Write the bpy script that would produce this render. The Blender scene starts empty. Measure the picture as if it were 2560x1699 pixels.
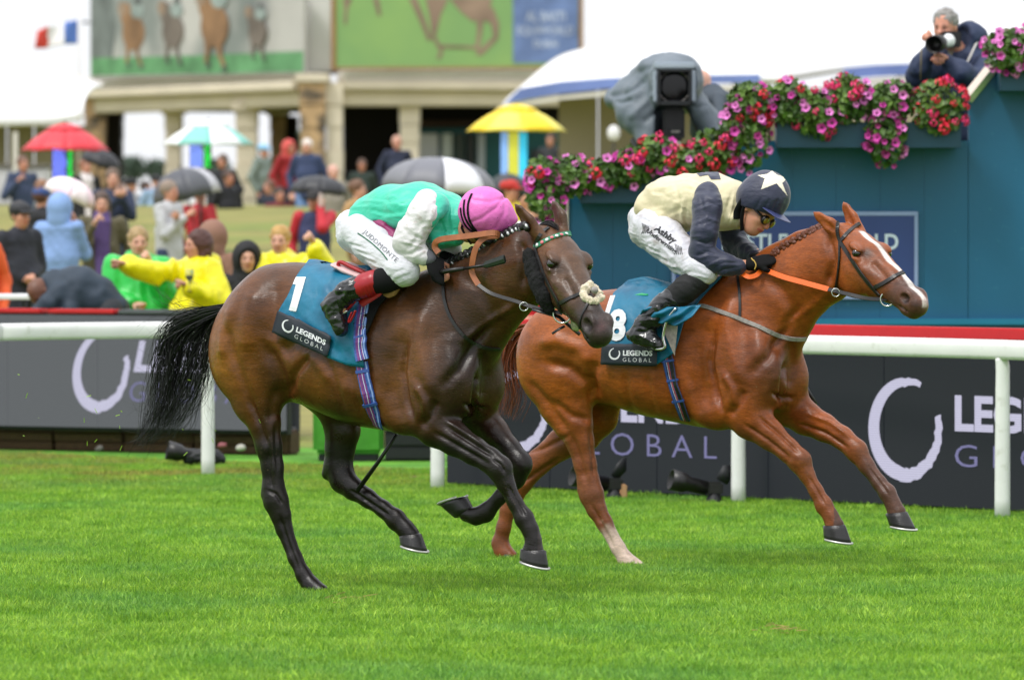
import bpy, bmesh, math, random
import numpy as np
from mathutils import Vector, Matrix, Quaternion
from mathutils.bvhtree import BVHTree
random.seed(7); np.random.seed(7)
R = math.radians
# ------------------------------------------------------------------ camera, sky, sun, exposure
scene = bpy.context.scene
FPX, CX, CY, HZ = 14222.0, 1280.0, 849.5, 531.0       # focal length and horizon, in photo pixels (2560 wide)
CAMZ = 1.85
PITCH = math.atan((CY - HZ) / FPX)
cam_d = bpy.data.cameras.new('camera'); cam = bpy.data.objects.new('camera', cam_d)
scene.collection.objects.link(cam); scene.camera = cam
cam.location = (0, 0, CAMZ); cam.rotation_euler = (math.pi / 2 - PITCH, 0, 0)
cam_d.sensor_width = 36; cam_d.lens = 36 * FPX / 2560; cam_d.clip_end = 2000; cam_d.clip_start = .5
cam_d.dof.use_dof = True; cam_d.dof.focus_distance = 27.6; cam_d.dof.aperture_fstop = 4.2
w = bpy.data.worlds.new('World'); scene.world = w; w.use_nodes = True
nt = w.node_tree; nt.nodes.clear()
wo = nt.nodes.new('ShaderNodeOutputWorld'); bg = nt.nodes.new('ShaderNodeBackground')
sky = nt.nodes.new('ShaderNodeTexSky'); sky.sky_type = 'NISHITA'; sky.sun_disc = False
sky.sun_elevation = R(58); sky.sun_rotation = R(215)
mixc = nt.nodes.new('ShaderNodeMix'); mixc.data_type = 'RGBA'
mixc.inputs[0].default_value = .93                    # a closed white cloud deck over the blue
nt.links.new(sky.outputs[0], mixc.inputs[6]); mixc.inputs[7].default_value = (8.9, 9.05, 9.4, 1)
# an overcast dome: brighter overhead than at the horizon
tco = nt.nodes.new('ShaderNodeTexCoord'); sepz = nt.nodes.new('ShaderNodeSeparateXYZ'); nt.links.new(tco.outputs['Generated'], sepz.inputs[0])
grd = nt.nodes.new('ShaderNodeMapRange'); grd.inputs[1].default_value = 0; grd.inputs[2].default_value = 1; grd.inputs[3].default_value = .98; grd.inputs[4].default_value = 1.75; nt.links.new(sepz.outputs[2], grd.inputs[0])
ovc = nt.nodes.new('ShaderNodeMix'); ovc.data_type = 'RGBA'; ovc.blend_type = 'MULTIPLY'; ovc.inputs[0].default_value = 1; nt.links.new(mixc.outputs[2], ovc.inputs[6]); nt.links.new(grd.outputs[0], ovc.inputs[7])
nt.links.new(ovc.outputs[2], bg.inputs[0]); bg.inputs[1].default_value = .085
nt.links.new(bg.outputs[0], wo.inputs[0])
sun_d = bpy.data.lights.new('sun', 'SUN'); sun_d.energy = 1.5; sun_d.angle = R(11); sun_d.color = (1, .97, .92)
sun = bpy.data.objects.new('sun', sun_d); scene.collection.objects.link(sun)
sun.rotation_euler = (R(32), R(-8), R(-35))
scene.view_settings.view_transform = 'Standard'; scene.view_settings.look = 'None'
scene.view_settings.exposure = .46; scene.view_settings.gamma = 1
scene.cycles.use_denoising = True; scene.cycles.max_bounces = 6; scene.cycles.transparent_max_bounces = 8
scene.cycles.caustics_reflective = False; scene.cycles.caustics_refractive = False

# ------------------------------------------------------------------ helpers
COL = scene.collection
_cp, _sp = math.cos(PITCH), math.sin(PITCH)
def ray(px, py):
    x = (px - CX) / FPX; y = -(py - CY) / FPX
    return Vector((x, _cp + y * _sp, -_sp + y * _cp))
def P(px, py, d):                                     # the point at distance d (along the ground) seen at a photo pixel
    r = ray(px, py); return Vector((0, 0, CAMZ)) + r * (d / r.y)
def PG(px, py):                                       # the ground point seen at a photo pixel
    r = ray(px, py); return Vector((0, 0, CAMZ)) + r * (-CAMZ / r.z)
def S(d): return FPX / d                              # photo pixels per metre at distance d
def lin(h):
    if isinstance(h, str):
        c = [int(h[i:i + 2], 16) / 255 for i in (0, 2, 4)]
        return tuple(((v + .055) / 1.055) ** 2.4 if v > .04045 else v / 12.92 for v in c)
    return tuple(h)

_mats = {}
def mat(name, col, rough=.6, var=.12, scale=12, bump=0, bscale=60, metal=0, spec=.5, sheen=0, coat=0, emit=0,
        attr=None, bdist=.004, col2=None, c2scale=6, c2lo=.45, c2hi=.6, sss=0, trans=0, alpha=1, stretch=None):
    if name in _mats: return _mats[name]
    m = bpy.data.materials.new(name); m.use_nodes = True; n = m.node_tree; L = n.links.new
    b = n.nodes['Principled BSDF']; tc = n.nodes.new('ShaderNodeTexCoord'); src = tc.outputs['Object']
    if stretch:
        mp = n.nodes.new('ShaderNodeMapping'); mp.inputs['Scale'].default_value = stretch; L(src, mp.inputs[0]); src = mp.outputs[0]
    c = lin(col)
    nz = n.nodes.new('ShaderNodeTexNoise'); nz.inputs['Scale'].default_value = scale; nz.inputs['Detail'].default_value = 4
    L(src, nz.inputs[0])
    mr = n.nodes.new('ShaderNodeMapRange'); mr.inputs[1].default_value = .25; mr.inputs[2].default_value = .75
    mr.inputs[3].default_value = 1 - var; mr.inputs[4].default_value = 1 + var; L(nz.outputs[0], mr.inputs[0])
    mx = n.nodes.new('ShaderNodeMix'); mx.data_type = 'RGBA'; mx.blend_type = 'MULTIPLY'; mx.inputs[0].default_value = 1
    if attr:
        a = n.nodes.new('ShaderNodeAttribute'); a.attribute_name = attr; base = a.outputs[0]
    else:
        rg = n.nodes.new('ShaderNodeRGB'); rg.outputs[0].default_value = (*c, 1); base = rg.outputs[0]
    if col2 is not None:
        n2 = n.nodes.new('ShaderNodeTexNoise'); n2.inputs['Scale'].default_value = c2scale; n2.inputs['Detail'].default_value = 5
        L(src, n2.inputs[0]); r2 = n.nodes.new('ShaderNodeMapRange'); r2.inputs[1].default_value = c2lo; r2.inputs[2].default_value = c2hi
        L(n2.outputs[0], r2.inputs[0]); m2 = n.nodes.new('ShaderNodeMix'); m2.data_type = 'RGBA'
        L(r2.outputs[0], m2.inputs[0]); L(base, m2.inputs[6]); m2.inputs[7].default_value = (*lin(col2), 1); base = m2.outputs[2]
    L(base, mx.inputs[6]); L(mr.outputs[0], mx.inputs[7]); L(mx.outputs[2], b.inputs['Base Color'])
    b.inputs['Roughness'].default_value = rough; b.inputs['Metallic'].default_value = metal
    b.inputs['Specular IOR Level'].default_value = spec
    if sheen: b.inputs['Sheen Weight'].default_value = sheen
    if coat: b.inputs['Coat Weight'].default_value = coat; b.inputs['Coat Roughness'].default_value = .25
    if sss: b.inputs['Subsurface Weight'].default_value = sss; b.inputs['Subsurface Radius'].default_value = (.02, .008, .004); b.inputs['Subsurface Scale'].default_value = .3
    if trans: b.inputs['Transmission Weight'].default_value = trans
    if alpha < 1: b.inputs['Alpha'].default_value = alpha
    if emit:
        L(mx.outputs[2], b.inputs['Emission Color']); b.inputs['Emission Strength'].default_value = emit
    if bump:
        nb = n.nodes.new('ShaderNodeTexNoise'); nb.inputs['Scale'].default_value = bscale; nb.inputs['Detail'].default_value = 3
        L(src, nb.inputs[0]); bp = n.nodes.new('ShaderNodeBump'); bp.inputs['Strength'].default_value = bump
        bp.inputs['Distance'].default_value = bdist; L(nb.outputs[0], bp.inputs['Height']); L(bp.outputs[0], b.inputs['Normal'])
    _mats[name] = m; return m

def mesh(name, verts, faces, m=None, parent=None, smooth=True, col=None):
    me = bpy.data.meshes.new(name)
    if isinstance(verts, np.ndarray) and isinstance(faces, np.ndarray):
        nv, nf, k = len(verts), len(faces), faces.shape[1]
        me.vertices.add(nv); me.vertices.foreach_set('co', verts.astype(np.float32).ravel())
        me.loops.add(nf * k); me.loops.foreach_set('vertex_index', faces.astype(np.int32).ravel())
        me.polygons.add(nf); me.polygons.foreach_set('loop_start', np.arange(0, nf * k, k, dtype=np.int32))
        me.update(calc_edges=True); me.validate()
    else:
        me.from_pydata([tuple(v) for v in verts], [], [tuple(f) for f in faces])
    if smooth: me.polygons.foreach_set('use_smooth', np.ones(len(me.polygons), dtype=bool))
    if col is not None:
        a = me.color_attributes.new('col', 'FLOAT_COLOR', 'POINT')
        c = np.ones((len(me.vertices), 4), np.float32); c[:, :3] = col; a.data.foreach_set('color', c.ravel())
    return link(name, me, m, parent)
def link(name, me, m=None, parent=None):
    o = bpy.data.objects.new(name, me); COL.objects.link(o)
    if m is not None:
        for q in (m if isinstance(m, (list, tuple)) else [m]): me.materials.append(q)
    if parent is not None: put(o, parent)
    return o
def put(o, parent):                                   # parent while the geometry keeps its place in the world
    o.parent = parent; o.matrix_parent_inverse = world(parent).inverted()
def world(o):
    mm = Matrix.LocRotScale(o.location, o.rotation_euler, o.scale)
    return (world(o.parent) @ o.matrix_parent_inverse @ mm) if o.parent else mm
def thing(name, label, cat, loc=(0, 0, 0), rz=0, group=None):
    o = bpy.data.objects.new(name, None); COL.objects.link(o); o.location = loc; o.rotation_euler = (0, 0, rz)
    o.empty_display_size = .1
    return tag(o, label, cat, group)
def tag(o, label=None, cat=None, group=None, kind=None):
    for k, v in (('label', label), ('category', cat), ('group', group), ('kind', kind)):
        if v: o[k] = v
    return o
def bm_obj(name, bm, m=None, parent=None, smooth=False, bevel=0, seg=2):
    if bevel: bmesh.ops.bevel(bm, geom=list(bm.edges), offset=bevel, segments=seg, affect='EDGES', clamp_overlap=True)
    me = bpy.data.meshes.new(name); bm.to_mesh(me); bm.free()
    if smooth: me.polygons.foreach_set('use_smooth', np.ones(len(me.polygons), dtype=bool))
    return link(name, me, m, parent)
def bx(bm, lo, hi, M=None):
    vs = [bm.verts.new((M @ Vector(c)) if M else c) for c in
          [(x, y, z) for x in (lo[0], hi[0]) for y in (lo[1], hi[1]) for z in (lo[2], hi[2])]]
    for f in ((0, 1, 3, 2), (4, 6, 7, 5), (0, 4, 5, 1), (2, 3, 7, 6), (0, 2, 6, 4), (1, 5, 7, 3)):
        bm.faces.new([vs[i] for i in f])
def box(name, lo, hi, m, parent=None, bevel=.004, M=None):
    bm = bmesh.new(); bx(bm, lo, hi, M); return bm_obj(name, bm, m, parent, bevel=bevel)
def frames(pts):
    pts = [Vector(p) for p in pts]; T = []
    for i in range(len(pts)):
        a = pts[max(i - 1, 0)]; b = pts[min(i + 1, len(pts) - 1)]; t = (b - a)
        T.append(t.normalized() if t.length > 1e-9 else Vector((0, 0, 1)))
    n = T[0].orthogonal().normalized(); N = []
    for t in T:
        n = (n - t * n.dot(t)); n = n.normalized() if n.length > 1e-6 else t.orthogonal().normalized(); N.append(n)
    return pts, T, N
def smooth_path(pts, k=4):                            # Catmull-Rom
    pts = [Vector(p) for p in pts]; out = []
    for i in range(len(pts) - 1):
        p0, p1, p2, p3 = pts[max(i - 1, 0)], pts[i], pts[i + 1], pts[min(i + 2, len(pts) - 1)]
        for j in range(k):
            t = j / k
            out.append(.5 * ((2 * p1) + (p2 - p0) * t + (2 * p0 - 5 * p1 + 4 * p2 - p3) * t * t + (3 * p1 - p0 - 3 * p2 + p3) * t ** 3))
    out.append(pts[-1]); return out
def tube_data(pts, r, seg=8, flat=1, N0=None):
    pts, T, N = frames(pts); V = []; F = []
    for i, p in enumerate(pts):
        rr = r[i] if isinstance(r, (list, tuple)) else r
        n = N[i]
        if N0 is not None:
            n = (N0 - T[i] * N0.dot(T[i])).normalized()
        b = T[i].cross(n)
        for k in range(seg):
            a = 2 * math.pi * k / seg; V.append(p + n * (math.cos(a) * rr) + b * (math.sin(a) * rr * flat))
    for i in range(len(pts) - 1):
        for k in range(seg):
            F.append((i * seg + k, i * seg + (k + 1) % seg, (i + 1) * seg + (k + 1) % seg, (i + 1) * seg + k))
    F.append(tuple(range(seg - 1, -1, -1))); F.append(tuple(range((len(pts) - 1) * seg, len(pts) * seg)))
    return V, F
def tube(name, pts, r, m, parent=None, seg=8, flat=1, N0=None, smooth=True):
    V, F = tube_data(pts, r, seg, flat, N0); return mesh(name, V, F, m, parent, smooth)
def join(parts):
    V = []; F = []
    for v, f in parts:
        o = len(V); V += list(v); F += [tuple(i + o for i in q) for q in f]
    return V, F
def revolve(prof, axis_o, axis_d, seg=16):            # prof: (r, t) along an axis
    d = Vector(axis_d).normalized(); n = d.orthogonal().normalized(); b = d.cross(n); V = []; F = []
    for r, t in prof:
        for k in range(seg):
            a = 2 * math.pi * k / seg; V.append(Vector(axis_o) + d * t + (n * math.cos(a) + b * math.sin(a)) * max(r, 1e-4))
    for i in range(len(prof) - 1):
        for k in range(seg):
            F.append((i * seg + k, i * seg + (k + 1) % seg, (i + 1) * seg + (k + 1) % seg, (i + 1) * seg + k))
    F.append(tuple(range(seg - 1, -1, -1))); F.append(tuple(range((len(prof) - 1) * seg, len(prof) * seg)))
    return V, F
def extrude_poly(pts, M, depth):                      # a 2-D outline given thickness (front face at z=0, back at -depth)
    n = len(pts); V = [M @ Vector((p[0], p[1], 0)) for p in pts] + [M @ Vector((p[0], p[1], -depth)) for p in pts]
    F = [tuple(range(n)), tuple(range(2 * n - 1, n - 1, -1))] + [(i, i + n, (i + 1) % n + n, (i + 1) % n) for i in range(n)]
    return V, F
_dgz = [0]
def text_mesh(s, size=1, extrude=0, offset=0, shear=0, spacing=1, align='LEFT', res=3):
    cu = bpy.data.curves.new('lettering', 'FONT'); cu.body = s; cu.size = size; cu.extrude = extrude; cu.offset = offset
    cu.shear = shear; cu.space_character = spacing; cu.align_x = align; cu.resolution_u = res
    o = bpy.data.objects.new('lettering', cu); COL.objects.link(o)
    dg = bpy.context.evaluated_depsgraph_get(); me = bpy.data.meshes.new_from_object(o.evaluated_get(dg))
    V = [v.co.copy() for v in me.vertices]; F = [tuple(p.vertices) for p in me.polygons]
    bpy.data.objects.remove(o); bpy.data.curves.remove(cu); bpy.data.meshes.remove(me)
    return V, F

# ------------------------------------------------------------------ implicit bodies, meshed with surface nets
def norm(v): v = np.asarray(v, float); return v / np.linalg.norm(v)
class Field:
    def __init__(s, lo, hi, h):
        s.lo = np.array(lo, float); s.h = h; s.n = np.ceil((np.array(hi) - s.lo) / h).astype(int) + 1
        s.g = np.full(s.n, 1.0, np.float32); s.ax = [(s.lo[i] + h * np.arange(s.n[i])).astype(np.float32) for i in range(3)]
    def win(s, lo, hi, pad):
        a = np.clip(np.floor((np.array(lo) - pad - s.lo) / s.h).astype(int), 0, s.n - 1)
        b = np.clip(np.ceil((np.array(hi) + pad - s.lo) / s.h).astype(int) + 1, 1, s.n)
        sl = tuple(slice(a[i], b[i]) for i in range(3))
        X = s.ax[0][sl[0]][:, None, None]; Y = s.ax[1][sl[1]][None, :, None]; Z = s.ax[2][sl[2]][None, None, :]
        return sl, X, Y, Z
    def merge(s, sl, d, k, op='u'):
        a = s.g[sl]
        if op == 'u':
            h = np.maximum(k - np.abs(a - d), 0) / k; s.g[sl] = np.minimum(a, d) - h * h * k * .25
        else:
            d = -d; h = np.maximum(k - np.abs(a - d), 0) / k; s.g[sl] = np.maximum(a, d) + h * h * k * .25
    def ell(s, c, r, k=.03, rot=None, op='u'):        # ellipsoid; rot: rows are its axes
        c = np.array(c, float); r = np.array(r, float); m = max(r) + k
        sl, X, Y, Z = s.win(c - m, c + m, s.h * 2); x, y, z = X - c[0], Y - c[1], Z - c[2]
        if rot is not None:
            q = np.array(rot, float); x, y, z = [q[i, 0] * x + q[i, 1] * y + q[i, 2] * z for i in range(3)]
        k0 = np.sqrt((x / r[0]) ** 2 + (y / r[1]) ** 2 + (z / r[2]) ** 2); k1 = np.sqrt((x / r[0] ** 2) ** 2 + (y / r[1] ** 2) ** 2 + (z / r[2] ** 2) ** 2)
        s.merge(sl, (k0 * (k0 - 1) / np.maximum(k1, 1e-5)).astype(np.float32), k, op)
    def limb(s, st, k=.03, ki=.02, op='u', lat=(0, 1, 0)):
        # st: (point, in-plane radius, lateral radius); segments blended by ki, the whole blended on by k
        pts = np.array([p for p, _, _ in st], float); rm = max(max(a, b) for _, a, b in st) + max(k, ki)
        sl, X, Y, Z = s.win(pts.min(0) - rm, pts.max(0) + rm, s.h * 2); D = None; lat = np.array(lat, float)
        for (p, ra, rb), (q, qa, qb) in zip(st[:-1], st[1:]):
            p = np.array(p, float); t = np.array(q, float) - p; ln = np.linalg.norm(t)
            if ln < 1e-6: continue
            t /= ln; e = lat - t * lat.dot(t); e = norm(e) if np.linalg.norm(e) > .05 else norm(np.cross(t, [.3, .2, .9])); g = np.cross(t, e)
            x, y, z = X - p[0], Y - p[1], Z - p[2]
            al = x * t[0] + y * t[1] + z * t[2]; w = np.clip(al / ln, 0, 1); a = ra + (qa - ra) * w; b = rb + (qb - rb) * w
            ov = al - w * ln; le = x * e[0] + y * e[1] + z * e[2]; ge = x * g[0] + y * g[1] + z * g[2]
            k0 = np.sqrt((ge * ge + ov * ov) / a ** 2 + le * le / b ** 2); k1 = np.sqrt((ge * ge + ov * ov) / a ** 4 + le * le / b ** 4)
            d = (k0 * (k0 - 1) / np.maximum(k1, 1e-5)).astype(np.float32)
            if D is None: D = d
            else:
                h = np.maximum(ki - np.abs(D - d), 0) / ki; D = np.minimum(D, d) - h * h * ki * .25
        s.merge(sl, D, k, op)
    def loft(s, st, k=.03, axis=0, n=2.4, op='u'):
        # a trunk along an axis: st = (u, top, bottom, half width, widest height 0..1); ends are rounded
        st = sorted(st); u = np.array([q[0] for q in st]); tp, bt, w, wh = [np.array([q[i] for q in st], float) for i in (1, 2, 3, 4)]
        lo = np.array([u[0] - .15, -w.max(), bt.min()]); hi = np.array([u[-1] + .15, w.max(), tp.max()])
        sl, X, Y, Z = s.win(lo, hi, k + s.h * 2); xx = X[:, 0, 0]
        def ip(v):
            m = np.gradient(v, u); i = np.clip(np.searchsorted(u, xx) - 1, 0, len(u) - 2); h = u[i + 1] - u[i]; t = np.clip((xx - u[i]) / h, 0, 1)
            return ((2 * t ** 3 - 3 * t ** 2 + 1) * v[i] + (t ** 3 - 2 * t ** 2 + t) * h * m[i] + (-2 * t ** 3 + 3 * t ** 2) * v[i + 1] + (t ** 3 - t ** 2) * h * m[i + 1]).astype(np.float32)[:, None, None]
        T, B, W, H = ip(tp), ip(bt), ip(w), ip(wh); c = B + (T - B) * H
        hz = np.where(Z > c, T - c, c - B); ov = np.where(X < u[0], u[0] - X, np.where(X > u[-1], X - u[-1], 0)); re = .10
        k0 = ((np.abs(Y) / W) ** n + (np.abs(Z - c) / hz) ** n + (ov / re) ** n) ** (1 / n)
        s.merge(sl, ((k0 - 1) * np.minimum(W, hz) * .9).astype(np.float32), k, op)
    def nets(s):
        g = s.g; ins = g < 0; n = s.n
        c8 = [ins[a:n[0] - 1 + a, b:n[1] - 1 + b, c:n[2] - 1 + c] for a in (0, 1) for b in (0, 1) for c in (0, 1)]
        cnt = sum(c.astype(np.int8) for c in c8); act = (cnt > 0) & (cnt < 8); I, J, K = np.nonzero(act)
        acc = np.zeros((len(I), 3)); num = np.zeros(len(I))
        cr = [(a, b, c) for a in (0, 1) for b in (0, 1) for c in (0, 1)]
        for i in range(8):
            for ax in range(3):
                if cr[i][ax] == 0:
                    o = list(cr[i]); o[ax] = 1; a = g[I + cr[i][0], J + cr[i][1], K + cr[i][2]]; b = g[I + o[0], J + o[1], K + o[2]]
                    m = (a < 0) != (b < 0); t = np.where(m, a / np.where(m, a - b, 1), 0)
                    p = np.array(cr[i], float)[None, :].repeat(len(I), 0); p[:, ax] += t; acc += p * m[:, None]; num += m
        V = (acc / num[:, None] + np.stack([I, J, K], 1)) * s.h + s.lo
        idx = np.full(act.shape, -1, np.int32); idx[I, J, K] = np.arange(len(I)); F = []
        for ax in range(3):
            sa = [slice(None)] * 3; sb = [slice(None)] * 3; sa[ax] = slice(0, -1); sb[ax] = slice(1, None)
            a = ins[tuple(sa)]; b = ins[tuple(sb)]; u, v = [(1, 2), (2, 0), (0, 1)][ax]
            for flip in (False, True):
                q = np.array(np.nonzero((a & ~b) if not flip else (~a & b)))
                ok = (q[u] > 0) & (q[v] > 0) & (q[u] < n[u] - 1) & (q[v] < n[v] - 1); q = q[:, ok]
                def at(du, dv):
                    w = q.copy(); w[u] -= du; w[v] -= dv; return idx[w[0], w[1], w[2]]
                f = np.stack([at(1, 1), at(0, 1), at(0, 0), at(1, 0)], 1); F.append(f[:, ::-1] if flip else f)
        return V, np.concatenate(F)
def lap(V, F, it=3, lam=.5):                          # light smoothing of a quad mesh
    E = np.concatenate([F[:, [0, 1]], F[:, [1, 2]], F[:, [2, 3]], F[:, [3, 0]]]); E = np.concatenate([E, E[:, ::-1]])
    cn = np.bincount(E[:, 0], minlength=len(V)).astype(float)[:, None]
    for _ in range(it):
        A = np.stack([np.bincount(E[:, 0], weights=V[E[:, 1], i], minlength=len(V)) for i in range(3)], 1) / np.maximum(cn, 1)
        V = V + (A - V) * lam
    return V
def normals(V, F):
    fn = np.cross(V[F[:, 2]] - V[F[:, 0]], V[F[:, 3]] - V[F[:, 1]]); N = np.zeros_like(V)
    for i in range(4):
        for c in range(3): N[:, c] += np.bincount(F[:, i], weights=fn[:, c], minlength=len(V))
    return N / np.maximum(np.linalg.norm(N, axis=1), 1e-12)[:, None]
def vnoise(Pt, sc, seed=0):                           # smooth 3-D value noise, -1..1
    q = np.asarray(Pt, float) * sc + seed * 17.31; i = np.floor(q).astype(np.int64); f = q - i; f = f * f * (3 - 2 * f)
    def hsh(a, b, c):
        h = (a * 374761393 + b * 668265263 + c * 2147483647 + seed * 974711) & 0x7fffffff; h = ((h ^ (h >> 13)) * 1274126177) & 0x7fffffff
        return ((h ^ (h >> 16)) & 0xffff) / 32767.5 - 1
    out = 0
    for a in (0, 1):
        for b in (0, 1):
            for c in (0, 1):
                w = (f[:, 0] if a else 1 - f[:, 0]) * (f[:, 1] if b else 1 - f[:, 1]) * (f[:, 2] if c else 1 - f[:, 2])
                out = out + w * hsh(i[:, 0] + a, i[:, 1] + b, i[:, 2] + c)
    return out
def seg_dist(Q, pts):                                 # distance and arc position from 2-D points to a polyline
    pts = np.array(pts, float); best = np.full(len(Q), 1e9); tt = np.zeros(len(Q)); n = len(pts) - 1
    for i in range(n):
        a, b = pts[i], pts[i + 1]; ab = b - a; t = np.clip(((Q - a) @ ab) / max(ab @ ab, 1e-9), 0, 1)
        d = np.linalg.norm(Q - (a + t[:, None] * ab), axis=1); m = d < best; best = np.where(m, d, best); tt = np.where(m, (i + t) / n, tt)
    return best, tt
def project_px(Pw):                                   # world points to photo pixels
    x, y, z = Pw[:, 0], Pw[:, 1], Pw[:, 2] - CAMZ; dep = y * _cp - z * _sp; up = y * _sp + z * _cp
    return np.stack([CX + FPX * x / dep, CY - FPX * up / dep], 1)
# ------------------------------------------------------------------ people
def human_head(F, o, fwd, up, sc=1., ears=True):
    f = norm(fwd); u = norm(np.array(up) - f * np.dot(up, f)); s = np.cross(u, f); o = np.array(o, float); rot = [f, s, u]
    T = lambda a, b, c: o + sc * (a * f + b * s + c * u); E = lambda p, r, k=.015, op='u': F.ell(T(*p), [max(q * sc, .004) for q in r], k, rot, op)
    E((-.012, 0, .035), (.098, .076, .092)); E((.022, 0, -.035), (.070, .062, .078), .03); E((.045, 0, -.088), (.035, .034, .026), .03)
    E((.072, 0, .022), (.02, .052, .016), .015); E((.055, .032, -.02), (.03, .026, .022), .02); E((.055, -.032, -.02), (.03, .026, .022), .02)
    F.limb([(T(.082, 0, .012), .009 * sc, .009 * sc), (T(.106, 0, -.026), .013 * sc, .015 * sc)], .012, .01, lat=s); E((.086, 0, -.057), (.014, .024, .012), .01)
    for q in (1, -1):
        E((.094, .031 * q, .002), (.013, .016, .009), .01, 'c')
        if ears: E((-.012, .078 * q, -.005), (.020, .010, .032), .006)
    return T, (f, s, u)
def hand(F, wr, d, up, sc=1., curl=.6, k=.006, rad=1., side=1):
    # a palm, four fingers of unequal length bent at the knuckles, and a thumb off the side of the palm
    d = norm(d); up = norm(np.array(up) - d * np.dot(up, d)); s = np.cross(d, up) * side; wr = np.array(wr, float)
    F.limb([(wr, .026 * rad * sc, .018 * rad * sc), (wr + d * .045 * sc, .040 * rad * sc, .017 * rad * sc), (wr + d * .085 * sc, .040 * rad * sc, .015 * rad * sc)], .012, .01, lat=up)
    for i, ln in enumerate((.072, .082, .076, .058)):
        b = wr + d * (.083 - .004 * abs(i - 1)) * sc + s * (.031 - .0205 * i) * sc; pts = [(b, .0095 * rad * sc, .0095 * rad * sc)]; p = b; a = 0
        for j, fr in enumerate((.45, .3, .25)):
            a += curl * (1.15, 1.25, .9)[j]; dd = d * math.cos(a) - up * math.sin(a); p = p + dd * ln * fr * sc; r = (.009, .0082, .007)[j] * rad * sc; pts.append((p, r, r))
        F.limb(pts, .004, .004, lat=s)
    t0 = wr + d * .03 * sc + s * .034 * sc; t1 = t0 + (d * .6 + s * .55 - up * .35 * curl) * .045 * sc; t2 = t1 + (d * .8 - s * .1 - up * .7 * curl) * .036 * sc
    F.limb([(t0, .013 * rad * sc, .013 * rad * sc), (t1, .0105 * rad * sc, .0105 * rad * sc), (t2, .008 * rad * sc, .008 * rad * sc)], .006, .005)
def netmesh(F, it=1):
    V, Q = F.nets()
    if len(V) and (V[Q[:, 0]] * np.cross(V[Q[:, 1]], V[Q[:, 2]])).sum() < 0: Q = Q[:, ::-1].copy()
    return lap(V, Q, it), Q
def local_obj(name, V, Q, m, t, col=None):
    o = mesh(name, V, Q, m, None, True, col); o.parent = t; return o
def subdiv_poly(pts, step):
    out = []
    for a, b in zip(pts, pts[1:] + pts[:1]):
        n = max(1, int(math.dist(a, b) / step)); out += [(a[0] + (b[0] - a[0]) * i / n, a[1] + (b[1] - a[1]) * i / n) for i in range(n)]
    return out
def ring_logo(n=40, a0=100, a1=395, w0=.30, seed=0):  # a brush-drawn ring, thick on the left, ragged at its ends
    rnd = random.Random(seed); V = []; F_ = []
    for i in range(n + 1):
        t = i / n; a = R(a0 + (a1 - a0) * t); w = w0 * (.35 + 1.0 * math.sin(min(t * 2.2, 1.55)) * (1 - .78 * max(0, t - .25) / .75)); w *= 1 + rnd.uniform(-.06, .06) * (t < .12 or t > .6)
        ro = .5 + rnd.uniform(-.012, .012) * (t < .1 or t > .6); V += [((ro) * math.cos(a), ro * math.sin(a), 0), ((ro - w * .5) * math.cos(a), (ro - w * .5) * math.sin(a), 0)]
    for i in range(n): F_.append((i * 2, i * 2 + 1, i * 2 + 3, i * 2 + 2))
    return V, F_
def fit(VF, x0, y0, w=None, h=None):                  # place lettering by its own bounds
    V, F_ = VF; xs = [v[0] for v in V]; ys = [v[1] for v in V]; sx = w / (max(xs) - min(xs)) if w else None; sy = h / (max(ys) - min(ys)) if h else sx
    sx = sx or sy; return [((v[0] - min(xs)) * sx + x0, (v[1] - min(ys)) * sy + y0, 0) for v in V], F_
m_teal = mat('teal nylon', '066b8c', .5, .10, 14, .5, 24, bdist=.008, col2='05597a', c2scale=5)
m_navy = mat('patch navy', '18202b', .6, .08, 30); m_white = mat('white print', 'dcdde0', .6, .06, 30)
m_black = mat('black leather', '151313', .4, .15, 40, .2, 160, bdist=.001); m_blackcloth = mat('black cloth', '0b0b0d', .85, .15, 40, .3, 200, spec=.25, bdist=.002)
m_red = mat('red vinyl', 'a81622', .35, .12, 20, .15, 80); m_tan = mat('tan leather', '9a5a34', .45, .2, 30, .25, 120, bdist=.001)
m_orange = mat('orange rubber', 'e0600c', .5, .1, 60, .3, 300, bdist=.001); m_steel = mat('bright steel', 'd6d6d6', .2, .05, 20, metal=.9)
m_fleece = mat('black fleece', '060607', .95, .3, 120, .9, 260, bdist=.006); m_wool = mat('cream sheepskin', 'd8c9ae', .95, .2, 60, .9, 180, sheen=.5, bdist=.008)
m_grey = mat('muddy grey webbing', '8b8580', .7, .3, 60, .3, 200, bdist=.001); m_foam = mat('foam', 'a9a886', .6, .4, 60, .5, 120)
def islands(VF):                                      # lettering split into its separate letters
    V, F_ = VF; par = list(range(len(V)))
    def find(i):
        while par[i] != i: par[i] = par[par[i]]; i = par[i]
        return i
    for f in F_:
        for q in f[1:]: par[find(q)] = find(f[0])
    out = {}
    for f in F_: out.setdefault(find(f[0]), []).append(f)
    for fs in out.values():
        ids = sorted({i for f in fs for i in f}); mp = {i: k for k, i in enumerate(ids)}; yield [V[i] for i in ids], [tuple(mp[i] for i in f) for f in fs]
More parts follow.
